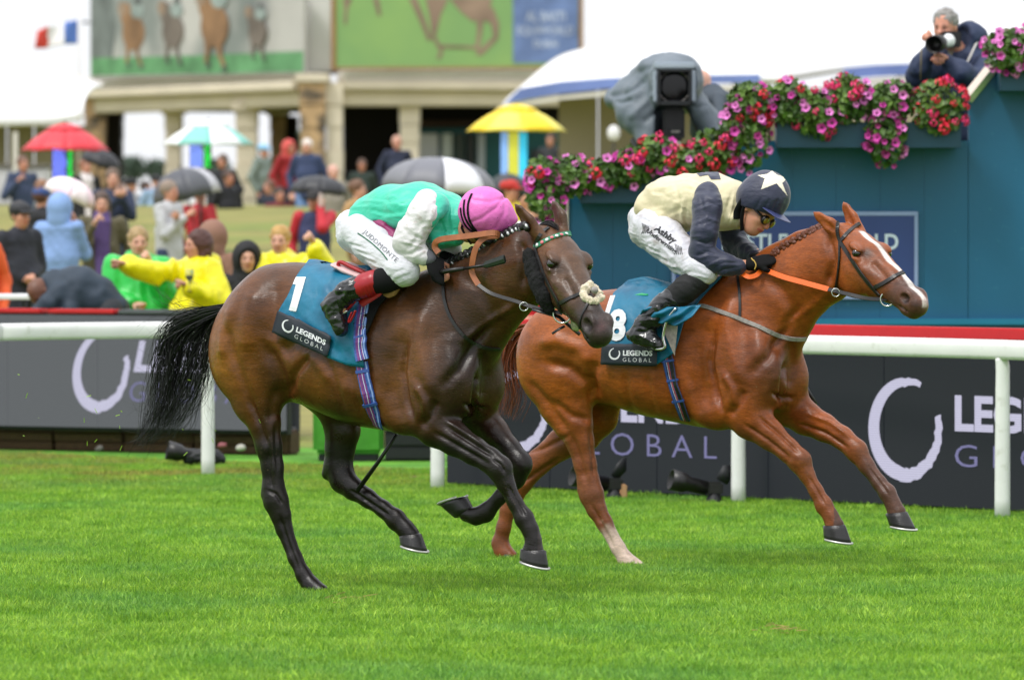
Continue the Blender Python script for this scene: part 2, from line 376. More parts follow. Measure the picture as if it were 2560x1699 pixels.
# ------------------------------------------------------------------ ground, turf, rail, boards, wall
def hbank(y): 
    t = min(max((y - 47) / 48, 0), 1); return 1.97 * t * t * (3 - 2 * t) + .0016 * max(0, y - 95)
m_bank = mat('worn lawn', '7f7a3c', .9, .25, 1.2, .4, 20, col2='6f7a30', c2scale=.35, bdist=.03)
ys = list(np.linspace(6, 46, 9)) + list(np.linspace(48, 96, 30)) + [110, 130, 160, 220, 400, 900]; xs = [-300, -60, -20, -10, 0, 10, 20, 60, 300]
gv = [(x, y, hbank(y)) for y in ys for x in xs]; nx = len(xs)
tag(mesh('ground', gv, [(j * nx + i, j * nx + i + 1, (j + 1) * nx + i + 1, (j + 1) * nx + i) for j in range(len(ys) - 1) for i in range(nx - 1)], m_bank), kind='structure')
m_soil = mat('turf soil', '4f8a1c', .95, .3, 3, .5, 40, col2='5f9a26', c2scale=1.5, bdist=.02)
tag(mesh('racetrack', [(-40, 7, .004), (40, 7, .004), (40, 43.2, .004), (-40, 46, .004)], [(0, 1, 2, 3)], m_soil, None, False), kind='structure')
# turf: blades in clumps, scattered by geometry nodes
def blade_mat():
    m = bpy.data.materials.new('grass blade'); m.use_nodes = True; n = m.node_tree; L = n.links.new; b = n.nodes['Principled BSDF']
    ge = n.nodes.new('ShaderNodeNewGeometry'); nz = n.nodes.new('ShaderNodeTexNoise'); nz.inputs['Scale'].default_value = 2.2; nz.inputs['Detail'].default_value = 7; nz.inputs['Roughness'].default_value = .65; L(ge.outputs['Position'], nz.inputs[0])
    cr = n.nodes.new('ShaderNodeValToRGB'); e = cr.color_ramp.elements; e[0].position = .32; e[0].color = (.165, .36, .024, 1); e[1].position = .66; e[1].color = (.35, .57, .075, 1)
    k = cr.color_ramp.elements.new(.48); k.color = (.245, .46, .042, 1)
    L(nz.outputs[0], cr.inputs[0]); oi = n.nodes.new('ShaderNodeObjectInfo'); hs = n.nodes.new('ShaderNodeHueSaturation')
    mr = n.nodes.new('ShaderNodeMapRange'); mr.inputs[3].default_value = .8; mr.inputs[4].default_value = 1.2; L(oi.outputs['Random'], mr.inputs[0]); L(mr.outputs[0], hs.inputs['Value']); sx = n.nodes.new('ShaderNodeSeparateXYZ'); L(ge.outputs['Position'], sx.inputs[0]); ry = n.nodes.new('ShaderNodeMapRange'); ry.inputs[1].default_value = 36.5; ry.inputs[2].default_value = 40; L(sx.outputs[1], ry.inputs[0]); n3 = n.nodes.new('ShaderNodeTexNoise'); n3.inputs['Scale'].default_value = 1.3; n3.inputs['Detail'].default_value = 4; L(ge.outputs['Position'], n3.inputs[0]); rz_ = n.nodes.new('ShaderNodeMapRange'); rz_.inputs[1].default_value = .42; rz_.inputs[2].default_value = .62; L(n3.outputs[0], rz_.inputs[0]); mm = n.nodes.new('ShaderNodeMath'); mm.operation = 'MULTIPLY'; L(ry.outputs[0], mm.inputs[0]); L(rz_.outputs[0], mm.inputs[1]); wm = n.nodes.new('ShaderNodeMix'); wm.data_type = 'RGBA'; L(mm.outputs[0], wm.inputs[0]); L(cr.outputs[0], wm.inputs[6]); wm.inputs[7].default_value = (.36, .33, .07, 1); n4 = n.nodes.new('ShaderNodeTexNoise'); n4.inputs['Scale'].default_value = .7; n4.inputs['Detail'].default_value = 5; L(ge.outputs['Position'], n4.inputs[0]); r4 = n.nodes.new('ShaderNodeMapRange'); r4.inputs[1].default_value = .5; r4.inputs[2].default_value = .68; r4.inputs[4].default_value = .6; L(n4.outputs[0], r4.inputs[0]); w4 = n.nodes.new('ShaderNodeMix'); w4.data_type = 'RGBA'; L(r4.outputs[0], w4.inputs[0]); L(wm.outputs[2], w4.inputs[6]); w4.inputs[7].default_value = (.15, .38, .075, 1); L(w4.outputs[2], hs.inputs['Color'])
    at = n.nodes.new('ShaderNodeAttribute'); at.attribute_name = 'col'; mx = n.nodes.new('ShaderNodeMix'); mx.data_type = 'RGBA'; mx.blend_type = 'MULTIPLY'; mx.inputs[0].default_value = 1
    L(hs.outputs[0], mx.inputs[6]); L(at.outputs[0], mx.inputs[7]); L(mx.outputs[2], b.inputs['Base Color']); b.inputs['Roughness'].default_value = .5; b.inputs['Specular IOR Level'].default_value = .35
    tr = n.nodes.new('ShaderNodeBsdfTranslucent'); L(mx.outputs[2], tr.inputs[0]); ms = n.nodes.new('ShaderNodeMixShader'); ms.inputs[0].default_value = .35; L(b.outputs[0], ms.inputs[1]); L(tr.outputs[0], ms.inputs[2]); L(ms.outputs[0], n.nodes['Material Output'].inputs[0])
    return m
m_blade = blade_mat(); clumps = bpy.data.collections.new('turf clumps')
def clump(seed, n=40, hgt=.042, rad=.062):
    rr = random.Random(seed); V = []; F_ = []; C = []
    for _ in range(n):
        a = rr.random() * 6.283; q = rad * math.sqrt(rr.random()); x, y = q * math.cos(a), q * math.sin(a); h = hgt * rr.uniform(.5, 1.25); ln = rr.uniform(.1, .9) * h; da = rr.random() * 6.283; wd = rr.uniform(.0016, .0034); pa = rr.random() * 6.283
        dx, dy, px_, py_ = math.cos(da) * ln, math.sin(da) * ln, math.cos(pa) * wd, math.sin(pa) * wd; b = len(V)
        for t, ww in ((0, 1), (.55, .9)): V += [(x + dx * t * t - px_ * ww, y + dy * t * t - py_ * ww, h * t), (x + dx * t * t + px_ * ww, y + dy * t * t + py_ * ww, h * t)]
        V.append((x + dx, y + dy, h)); F_ += [(b, b + 1, b + 3, b + 2), (b + 2, b + 3, b + 4)]
        s = rr.random(); c = (1.9, 1.35, 2.2) if s < .03 else (1.35, 1.2, 1.0) if s < .25 else (1.0, 1.0, 1.0) if s < .6 else (.62, .72, .8); C += [c] * 5
    me = bpy.data.meshes.new('turf clump'); me.from_pydata(V, [], F_); at = me.color_attributes.new('col', 'FLOAT_COLOR', 'POINT')
    at.data.foreach_set('color', np.c_[np.array(C, np.float32), np.ones(len(C), np.float32)].ravel()); me.materials.append(m_blade)
    o = bpy.data.objects.new('turf clump', me); clumps.objects.link(o)
for s in range(4): clump(s)
def scatter_tree(name, density, smin, smax, tilt, seed):
    g = bpy.data.node_groups.new(name, 'GeometryNodeTree'); g.interface.new_socket('Geometry', in_out='INPUT', socket_type='NodeSocketGeometry'); g.interface.new_socket('Geometry', in_out='OUTPUT', socket_type='NodeSocketGeometry')
    N = g.nodes.new; L = g.links.new; gi, go = N('NodeGroupInput'), N('NodeGroupOutput'); dp = N('GeometryNodeDistributePointsOnFaces'); dp.inputs['Density'].default_value = density; dp.inputs['Seed'].default_value = seed
    ip = N('GeometryNodeInstanceOnPoints'); ci = N('GeometryNodeCollectionInfo'); ci.inputs['Collection'].default_value = clumps; ci.inputs['Separate Children'].default_value = True; ci.inputs['Reset Children'].default_value = True; ip.inputs['Pick Instance'].default_value = True
    ps = N('GeometryNodeInputPosition'); nz = N('ShaderNodeTexNoise'); nz.inputs['Scale'].default_value = 1.6; nz.inputs['Detail'].default_value = 2; L(ps.outputs[0], nz.inputs['Vector'])
    sub = N('ShaderNodeVectorMath'); sub.operation = 'SUBTRACT'; sub.inputs[1].default_value = (.5, .5, .5); L(nz.outputs['Color'], sub.inputs[0]); mul = N('ShaderNodeVectorMath'); mul.operation = 'MULTIPLY'; mul.inputs[1].default_value = (tilt, tilt, 0); L(sub.outputs[0], mul.inputs[0])
    rv = N('FunctionNodeRandomValue'); rv.data_type = 'FLOAT_VECTOR'; rv.inputs[0].default_value = (-.25, -.25, 0); rv.inputs[1].default_value = (.25, .25, 6.283); ad = N('ShaderNodeVectorMath'); L(mul.outputs[0], ad.inputs[0]); L(rv.outputs[0], ad.inputs[1]); L(ad.outputs[0], ip.inputs['Rotation'])
    n2 = N('ShaderNodeTexNoise'); n2.inputs['Scale'].default_value = 1.1; n2.inputs['Detail'].default_value = 3; L(ps.outputs[0], n2.inputs['Vector']); mr = N('ShaderNodeMapRange'); mr.inputs[1].default_value = .3; mr.inputs[2].default_value = .7; mr.inputs[3].default_value = smin; mr.inputs[4].default_value = smax; L(n2.outputs[0], mr.inputs[0]); L(mr.outputs[0], ip.inputs['Scale'])
    L(gi.outputs[0], dp.inputs[0]); L(dp.outputs[0], ip.inputs['Points']); L(ci.outputs[0], ip.inputs['Instance']); L(ip.outputs[0], go.inputs[0]); return g
def turf(name, quad, density, smin, smax, tilt, seed):
    o = mesh(name, quad, [(0, 1, 2, 3)], m_blade, None, False); md = o.modifiers.new('scatter', 'NODES'); md.node_group = scatter_tree(name, density, smin, smax, tilt, seed); tag(o, kind='stuff'); return o
turf('grass', [(-4.2, 21.0, .006), (4.2, 21.0, .006), (5.2, 31, .006), (-5.2, 31, .006)], 480, .85, 1.2, 1.3, 1)
turf('grass', [(-5.2, 31.02, .006), (5.2, 31.02, .006), (6.6, 34.0, .006), (-6.6, 45.4, .006)], 330, .8, 1.15, 1.2, 2)
m_straw = mat('dry straw', '9a8a50', .9, .2, 30)
for i, (x, y) in enumerate(((1950, 1600), (860, 1520))):      # a few divots of dead grass
    V = []; F_ = []; rr = random.Random(i); c0 = PG(x, y)
    for k in range(26):
        a = rr.random() * 6.283; p = c0 + Vector((rr.gauss(0, .05), rr.gauss(0, .12), rr.uniform(.035, .06))); q = p + Vector((math.cos(a), math.sin(a), rr.uniform(-.1, .2))) * rr.uniform(.03, .09); b = len(V); V += [p, q, p + Vector((0, .002, .004)), q + Vector((0, 0, .003))]; F_.append((b, b + 1, b + 3, b + 2))
    tag(mesh('dry_grass', V, F_, m_straw, None, False), kind='stuff')

# running rail
m_plastic = mat('white plastic', 'e4e4e2', .42, .05, 6, col2='cfd0c8', c2scale=14, c2lo=.58, c2hi=.75)
rr_ = thing('running_rail', 'white plastic running rail on curved posts behind the galloping horses', 'rail', (0, 37, 0))
posts = [PG(x, y) for x, y in ((520, 1197), (1094, 1233), (1846, 1268), (2506, 1306))]
path = [P(-700, 817, 36.6), P(-300, 814, 38.2), P(0, 811, 38.9), P(260, 806, 39.4), Vector((posts[0].x, posts[0].y, 1.09))] + [Vector((p.x, p.y, 1.09)) for p in posts[1:]] + [P(2750, 856, 32.9), P(3300, 870, 31.2)]
for p in path: p.z = 1.09
sec = [(-.030, -.115), (.030, -.115), (.038, -.09), (.040, -.04), (.034, -.012), (.018, 0), (-.018, 0), (-.034, -.012), (-.040, -.04), (-.038, -.09)]
def sweep(name, path, sec, m, parent):
    V = []; F_ = []; n = len(sec)
    for i, p in enumerate(path):
        t = (path[min(i + 1, len(path) - 1)] - path[max(i - 1, 0)]); t.z = 0; t.normalize(); s = Vector((t.y, -t.x, 0))
        V += [p + s * a + Vector((0, 0, b)) for a, b in sec]
    for i in range(len(path) - 1):
        for k in range(n): F_.append((i * n + k, i * n + (k + 1) % n, (i + 1) * n + (k + 1) % n, (i + 1) * n + k))
    F_ += [tuple(range(n - 1, -1, -1)), tuple(range((len(path) - 1) * n, len(path) * n))]; return mesh(name, V, F_, m, parent)
sp = smooth_path(path, 4); 
for a, b in ((0, 8), (8, 16), (16, 24), (24, len(sp) - 1)):
    q = sp[a:b + 1]; q[-1] = q[-1].lerp(q[-2], .004); sweep('rail', q, sec, m_plastic, rr_)
extra = [Vector((-4.55, 38.2, 0)), Vector((4.3, 31.9, 0))]
for p in posts + extra:
    b = Vector((-.03, .10, 0)); pts = [p + b * 0, p + Vector((0, 0, .5)), p + Vector((0, 0, .80)), p + Vector((0, -.0, .93)) , p + Vector((-.01, -.0, .985))]
    V, F_ = tube_data(smooth_path(pts, 3), [.047, .047, .046, .045, .044, .043, .043, .042, .042, .042, .04, .038, .036], 10, .8, Vector((1, 0, 0))); mesh('post', V, F_, m_plastic, rr_)

# LED advertising boards
def led_mat(name, c, st=.55):
    m = bpy.data.materials.new(name); m.use_nodes = True; n = m.node_tree; L = n.links.new; b = n.nodes['Principled BSDF']; tc = n.nodes.new('ShaderNodeTexCoord'); wv = n.nodes.new('ShaderNodeTexWave'); wv.bands_direction = 'Z'; wv.inputs['Scale'].default_value = 22
    L(tc.outputs['Object'], wv.inputs[0]); cr = n.nodes.new('ShaderNodeMapRange'); cr.inputs[3].default_value = .72; cr.inputs[4].default_value = 1.1; L(wv.outputs[0], cr.inputs[0]); mx = n.nodes.new('ShaderNodeMix'); mx.data_type = 'RGBA'; mx.blend_type = 'MULTIPLY'; mx.inputs[0].default_value = 1
    mx.inputs[6].default_value = (*lin(c), 1); L(cr.outputs[0], mx.inputs[7]); L(mx.outputs[2], b.inputs['Emission Color']); b.inputs['Emission Strength'].default_value = st; b.inputs['Base Color'].default_value = (.010, .010, .012, 1); b.inputs['Roughness'].default_value = .6; b.inputs['Specular IOR Level'].default_value = .2; return m
m_led_dk = led_mat('led dark', '282d32', .5); m_led_gr = led_mat('led grey', '5a5d60', .85); m_led_w = led_mat('led white', 'e6e4ff'); m_led_v = led_mat('led violet', '8f8dbd'); m_frame = mat('board frame', '15171a', .6, .1, 20)
m_redcap = mat('red padding', 'c01a22', .5, .06, 12)
class Board:
    def __init__(s, a, b): s.a, s.b = a, b; s.t = (b - a).normalized(); s.n = Vector((s.t.y, -s.t.x, 0)); s.len = (b - a).length
    def hit(s, px, py, off=.004):
        r = ray(px, py); o = Vector((0, 0, CAMZ)); k = (s.a - o).dot(s.n) / r.dot(s.n); return o + r * k + s.n * off
    def M(s): return Matrix(((s.t.x, s.n.x, 0, s.a.x), (s.t.y, s.n.y, 0, s.a.y), (0, 0, 1, 0), (0, 0, 0, 1)))
    def print(s, name, VF, x0, y0, w, h, m, par, slope=0, shear=0, off=.004):
        V, F_ = fit(VF, 0, 0, w, h)
        if name == 'lettering':
            for v, f in islands((V, F_)): mesh('letter', [s.hit(x0 + x + shear * y, y0 - y + slope * x, off) for x, y, _ in v], f, m, par, False)
            return
        return mesh(name, [s.hit(x0 + x + shear * y, y0 - y + slope * x, off) for x, y, _ in V], F_, m, par, False)
def led_board(label, a, b, z0, z1, pw, mled, caps, ch=.076):
    B = Board(a, b); t = thing('advertising_board', label, 'advertising board', a); n = int(B.len / pw); M = B.M()
    for i in range(n): box('panel', (i * pw + .003, -.08, z0), ((i + 1) * pw - .003, 0, z1), mled, t, .003, M)
    box('frame', (0, -.16, z0 - .03), (n * pw, -.085, z1 + .01), m_frame, t, .004, M)
    for u0, u1, mm in caps: box('top_cap', (u0, -.14, z1 + .012), (u1, .012, z1 + .012 + ch), mm, t, .01, M)
    return t, B
a = P(1116, 1205, 37.9); b = P(2560, 1275, 34.35); a.z = b.z = 0; b = b + (b - a) * .35
bd, B = led_board('dark right hand screen board with white ring logos and a red padded top', a, b, .05, 1.06, .97, m_led_dk, [(.02, 2.3, m_redcap), (2.32, 6.3, m_redcap)])
for x0, y0, w, h in ((1212, 1130, 160, 205), (2172, 1202, 186, 262)): B.print('ring_logo', ring_logo(60, a0=64, a1=378, seed=5), x0, y0, w, h, m_led_w, bd, .03)
for x0, y0, w, h, nm, mm, off in ((1402, 1050, 366, 86, 'LEGENDS', m_led_w, .05), (1385, 1132, 408, 56, 'GLOBAL', m_led_v, -.01), (2388, 1078, 420, 92, 'LEGENDS', m_led_w, .05), (2388, 1166, 470, 56, 'GLOBAL', m_led_v, -.01)):
    B.print('lettering', text_mesh(nm, 1, offset=off * .7, spacing=1.0 if nm[0] == 'L' else 1.55), x0, y0, w, h, mm, bd, .036)
a = P(-420, 1120, 44.7); b = P(790, 1141, 42.85); a.z = b.z = 0
bd2, B_ = led_board('grey left hand screen board with a slanting white ring logo behind the bay tail', a, b, .20, 1.060, .80, m_led_gr, [(.0, 1.9, m_redcap), (1.96, 2.55, m_redcap), (2.58, 3.6, mat('grey cap', '55585c', .6, .1, 20))], .036)
B_.print('ring_logo', ring_logo(60, a0=85, a1=385, seed=8), 172, 1032, 142, 210, m_led_w, bd2, .02, .10)
B_.print('lettering', text_mesh('LEGENDS', 1, offset=.04), 334, 930, 360, 80, m_led_w, bd2, .024, .2); B_.print('lettering', text_mesh('GLOBAL', 1, spacing=1.55, offset=-.01), 322, 1003, 330, 50, m_led_v, bd2, .024, .12)
# plank skirt, stones and green box between the boards
m_plank = mat('damp brown plank', '553d28', .8, .3, 8, .5, 40, stretch=(.6, 6, 6), bdist=.008)
sk = thing('low_fence', 'dark brown plank skirting under the grey left hand board', 'skirting', a); M = B_.M()
box('soil_bank', (0, -.50, 0), (3.9, -.31, .19), m_plank, sk, .02, M)
for i in range(6):
    for j in range(3): box('plank', (i * .62 + .01, -.30 - .006 * ((i + j) % 3), .01 + j * .07), (i * .62 + .61, -.26 + .012 * ((i * 2 + j) % 3), .072 + j * .07), m_plank, sk, .006, M)
m_litter = [mat('stone pale', 'b6b2a8', .8, .2, 20, .3, 40), mat('pinkish wrapper', '8a4a50', .6, .2, 20), mat('grey stone', '5d5a55', .85, .2, 20, .4, 40)]
lab = ['pale litter lump in front of brown skirting near the bay hind leg', 'pink crumpled wrapper in front of brown skirting', 'grey stone lying at the foot of brown skirting left of the tail', 'small pinkish scrap at the skirting far left', 'white scrap at the skirting left of the ring logo']
for i, (x, y, r, k) in enumerate(((625, 1118, .035, 0), (580, 1112, .032, 1), (272, 1120, .035, 2))):
    c_ = B_.hit(x, y, .16) - B_.n * 0; F = Field(np.array(c_) - .1, np.array(c_) + .1, .01); F.ell(c_, (r, r * .8, r * .6), .02); F.ell(np.array(c_) + (r * .5, 0, r * .2), (r * .7, r * .6, r * .5), .02); V, Q = netmesh(F, 2); V = V + normals(V, Q) * (.008 * vnoise(V, 30, i))[:, None]
    tag(mesh('stone' if k != 1 else 'wrapper', V, Q, m_litter[k]), lab[i], 'stone' if k != 1 else 'litter')
gb_ = thing('equipment_box', 'bright green box standing under the bay belly between the two boards', 'box', PG(865, 1160)); c0 = PG(780, 1160); c1 = PG(958, 1160)
m_gbox = mat('green plastic cover', '3f8a1e', .6, .12, 6, .3, 14, bdist=.02)
d0 = 42.2; p0, p1_ = P(782, 1150, d0), P(958, 1150, d0); box('cover', (p0.x, d0, .06), (p1_.x, d0 + .5, .50), m_gbox, gb_, .03); box('skid', (p0.x + .04, d0 + .03, 0), (p1_.x - .04, d0 + .45, .06), m_frame, gb_, .01); box('lid', (p0.x - .01, d0 - .01, .502), (p1_.x + .01, d0 + .51, .54), m_gbox, gb_, .015)
db_ = thing('equipment_case', 'black slatted case standing right of the green box', 'case', PG(1020, 1160)); p0, p1_ = P(962, 1150, d0), P(1085, 1150, d0)
for j in range(5): box('slat', (p0.x, d0 + .02, .02 + j * .1), (p1_.x, d0 + .05, .105 + j * .1), m_frame, db_, .008)
box('shell', (p0.x, d0 + .055, 0), (p1_.x, d0 + .45, .56), m_black, db_, .01)

# teal viewing stand
m_teal_w = mat('teal painted boarding', '0d587a', .5, .14, .9, .2, 30, bdist=.004, col2='2a6c84', c2scale=26, c2lo=.66, c2hi=.78); m_teal_b = mat('teal trim', '0d6f90', .5, .08, 3); m_boxp = mat('planter paint', '0c4258', .5, .1, 4)
m_cream_p = mat('cream board', 'd9cbbf', .6, .08, 8)
D0 = 39.8
st_ = thing('viewing_stand', 'teal boarded viewing stand with stepped top behind the chestnut', 'stand', P(2000, 1100, D0))
def zz(py, d=D0): return CAMZ + (HZ - py) * d / FPX
def xx(px, d=D0): return (px - CX) * d / FPX
for x0, x1, top in ((1422, 1760, 488), (1760, 2421, 352)):
    e = [x0]; 
    while e[-1] < x1 - 30: e.append(min(e[-1] + 110, x1))
    for p, q in zip(e, e[1:]): box('board_panel', (xx(p) + .0004, D0, 0.2), (xx(q) - .0004, D0 + .06, zz(top)), m_teal_w, st_, .0012)
bm = bmesh.new(); pg = [(2421, 900), (2740, 900), (2740, 150), (2485, 150), (2478, 172), (2421, 246)]
fr = [bm.verts.new((xx(x), D0 - .003, zz(y) if y < 800 else .2)) for x, y in pg]; bk = [bm.verts.new((v.co.x, D0 + .06, v.co.z)) for v in fr]; bm.faces.new(fr); bm.faces.new(bk[::-1])
for i in range(6): bm.faces.new((fr[i], bk[i], bk[(i + 1) % 6], fr[(i + 1) % 6]))
bmesh.ops.recalc_face_normals(bm, faces=bm.faces); bm_obj('board_panel', bm, m_teal_w, st_)
pa, pb = Vector((xx(2416), D0 - .02, zz(248))), Vector((xx(2480), D0 - .02, zz(168))); V, F_ = tube_data([pa, pb], .055, 4, .8, Vector((0, 1, 0))); mesh('sloping_rail', V, F_, m_cream_p, st_, False)
box('backing', (xx(1424), D0 + .0605, .2), (xx(2735), D0 + .1, zz(493)), m_teal_w, st_, .002); box('backing', (xx(1762), D0 + .0605, zz(492.5)), (xx(2735), D0 + .1, zz(357)), m_teal_w, st_, .002)
box('trim', (xx(1410), D0 - .05, zz(812)), (xx(2750), D0 - .004, zz(796)), m_teal_b, st_, .004); box('plinth', (xx(1425), D0 - .03, 0), (xx(2750), D0 - .006, zz(813)), m_boxp, st_, .003)
box('side_wall', (xx(1422), D0 + .105, 0), (xx(1422) + .06, D0 + 1.4, zz(488)), m_teal_w, st_, .003); box('deck', (xx(1500), D0 + .105, zz(452)), (xx(2740), D0 + 3.2, zz(440)), m_frame, st_, .004)
box('frame_post', (xx(1414), D0 - .02, 0), (xx(1421), D0 + .05, zz(488)), m_cream_p, st_, .002)
sg = thing('sign', 'dark blue sign with pale border and capitals behind the chestnut neck', 'sign', P(1986, 640, D0)); m_sign = mat('sign blue', '2b3f78', .5, .08, 3); m_signb = mat('sign border', '8d9cc4', .5, .05, 6); m_signt = mat('sign lettering', 'd3dcea', .5, .05, 6)
box('board', (xx(1679), D0 - .03, zz(747)), (xx(2294), D0 - .006, zz(529)), m_sign, sg, .002)
for x0, x1, y0, y1 in ((1679, 2294, 539, 529), (1679, 2294, 747, 737), (1679, 1688, 736.5, 539.5), (2285, 2294, 736.5, 539.5)): box('border', (xx(x0), D0 - .036, zz(y0)), (xx(x1), D0 - .0305, zz(y1)), m_signb, sg, .001)
for V, F_ in islands(fit(text_mesh('AL BASTI EQUIWORLD', 1, offset=.02), 1728, -632, 517, 48)): mesh('letter', [Vector((xx(x), D0 - .033, zz(-y))) for x, y, _ in V], F_, m_signt, sg, False)

# planters, petunias and geraniums
PL = []
for x0, x1, y0, y1, lab, dd in ((1450, 1700, 508, 450, 'lower teal planter box below the television camera', .30), (1941, 2401, 370, 306, 'long upper teal planter box in front of the photographer', .34), (2500, 2720, 228, 168, 'top teal planter box at the right edge of the photo', .30)):
    p = thing('planter_box', lab, 'planter', (xx(x0), D0 - dd, zz(y0)))
    z0, z1, xa, xb = zz(y0, D0 - .3), zz(y1, D0 - .3), xx(x0, D0 - .3), xx(x1, D0 - .3)
    box('front', (xa, D0 - dd, z0), (xb, D0 - dd + .025, z1), m_boxp, p, .004); box('base', (xa + .002, D0 - dd + .026, z0 + .002), (xb - .002, D0 - .008, z0 + .025), m_boxp, p, .002); box('soil', (xa + .003, D0 - dd + .027, z0 + .026), (xb - .003, D0 - .009, z1 - .03), m_soil, p, .002)
    for xq in (xa, xb - .022): box('end', (xq + .001, D0 - dd + .0255, z0 + .0255), (xq + .022, D0 - .0085, z1 - .002), m_boxp, p, .002)
m_leaf = mat('flower leaf', '3c5a1c', .5, .35, 6, trans=0, col2='5d7a2c', c2scale=9); m_petal = [mat('petunia magenta', 'c23a9a', .6, .15, 20), mat('petunia pink', 'dc7cc4', .6, .15, 20), mat('petunia plum', '8f1b66', .6, .15, 20)]
m_ger = [mat('geranium red', 'de2a44', .6, .2, 30), mat('geranium rose', 'ea3574', .6, .2, 30)]; m_throat = mat('petunia throat', '6a1550', .6, .1, 20)
def petal_mesh(name, m):
    V = [(0, 0, -.012)]; F_ = []
    for k in range(10): a = 2 * math.pi * k / 10; r = .034 if k % 2 == 0 else .028; V += [(r * .35 * math.cos(a), r * .35 * math.sin(a), -.002), (r * math.cos(a), r * math.sin(a), .008 + .003 * (k % 3))]
    for k in range(10): i, j = 1 + 2 * k, 1 + 2 * ((k + 1) % 10); F_ += [(0, i, j), (i, i + 1, j + 1, j)]
    me = bpy.data.meshes.new(name); me.from_pydata(V, [], F_); me.materials.append(m); me.materials.append(m_throat)
    for i, p in enumerate(me.polygons): p.material_index = 1 if len(p.vertices) == 3 else 0
    return me
def umbel_mesh(name, m):
    rr = random.Random(4); V = []; F_ = []
    for k in range(24):
        n = Vector((rr.gauss(0, 1), rr.gauss(0, 1), abs(rr.gauss(0, .8)) - .1)).normalized(); c_ = n * rr.uniform(.03, .042); t = n.orthogonal().normalized(); b = n.cross(t); i0 = len(V)
        V += [c_] + [c_ + (t * math.cos(a) + b * math.sin(a)) * rr.uniform(.012, .018) + n * .004 for a in np.linspace(0, 6.28, 6)[:5]]; F_ += [(i0, i0 + 1 + q, i0 + 1 + (q + 1) % 5) for q in range(5)]
    me = bpy.data.meshes.new(name); me.from_pydata([tuple(v) for v in V], [], F_); me.materials.append(m); return me
pm = [petal_mesh('flower', m) for m in m_petal]; um = [umbel_mesh('flower', m) for m in m_ger]
def flower_plant(name, label, cx, cy, rx, ry, d, kinds, nfl, nleaf, seed, rd=.16):
    rr = random.Random(seed); c_ = P(cx, cy, d); s = S(d); ax, az = rx / s, ry / s; t = thing(name, label, 'flowers', c_, 0, 'flowering plants in the teal planters'); V = []; F_ = []
    def pt(shell):
        while True:
            v = Vector((rr.uniform(-1, 1), rr.uniform(-1, .6), rr.uniform(-1, 1)))
            if shell[0] < v.length < shell[1]: break
        q = v.normalized(); return c_ + Vector((v.x * ax, v.y * rd, v.z * az)), Vector((q.x, q.y - .4, q.z + .3)).normalized()
    for _ in range(nleaf):
        p, n = pt((.25, 1.0)); n = (n + Vector((rr.gauss(0, .6), rr.gauss(0, .6), rr.gauss(0, .5)))).normalized(); u = n.orthogonal().normalized(); w_ = n.cross(u); a = rr.random() * 6.28; u, w_ = u * math.cos(a) + w_ * math.sin(a), w_ * math.cos(a) - u * math.sin(a); l = rr.uniform(.02, .038); i = len(V)
        V += [p - u * l, p + w_ * l * .7 + n * .004, p + u * l, p - w_ * l * .7 + n * .004, p - n * .004]; F_ += [(i, i + 1, i + 4), (i + 1, i + 2, i + 4), (i + 2, i + 3, i + 4), (i + 3, i, i + 4)]
    f = mesh('foliage', V, F_, m_leaf, t, False); f['kind'] = 'stuff'
    for _ in range(int(nfl * 1.5)):
        p, n = pt((.8, 1.08)); k = rr.choice(kinds); me = (pm[k] if k < 3 else um[k - 3]); o = bpy.data.objects.new('flower', me); COL.objects.link(o); n = (n + Vector((rr.gauss(0, .3), -.5, rr.gauss(0, .3)))).normalized()
        o.rotation_euler = n.to_track_quat('Z', 'Y').to_euler(); o.location = p; o.scale = [rr.uniform(.65, 1.2) * (.98 if k < 3 else .85)] * 3; put(o, t)
dF = D0 - .34
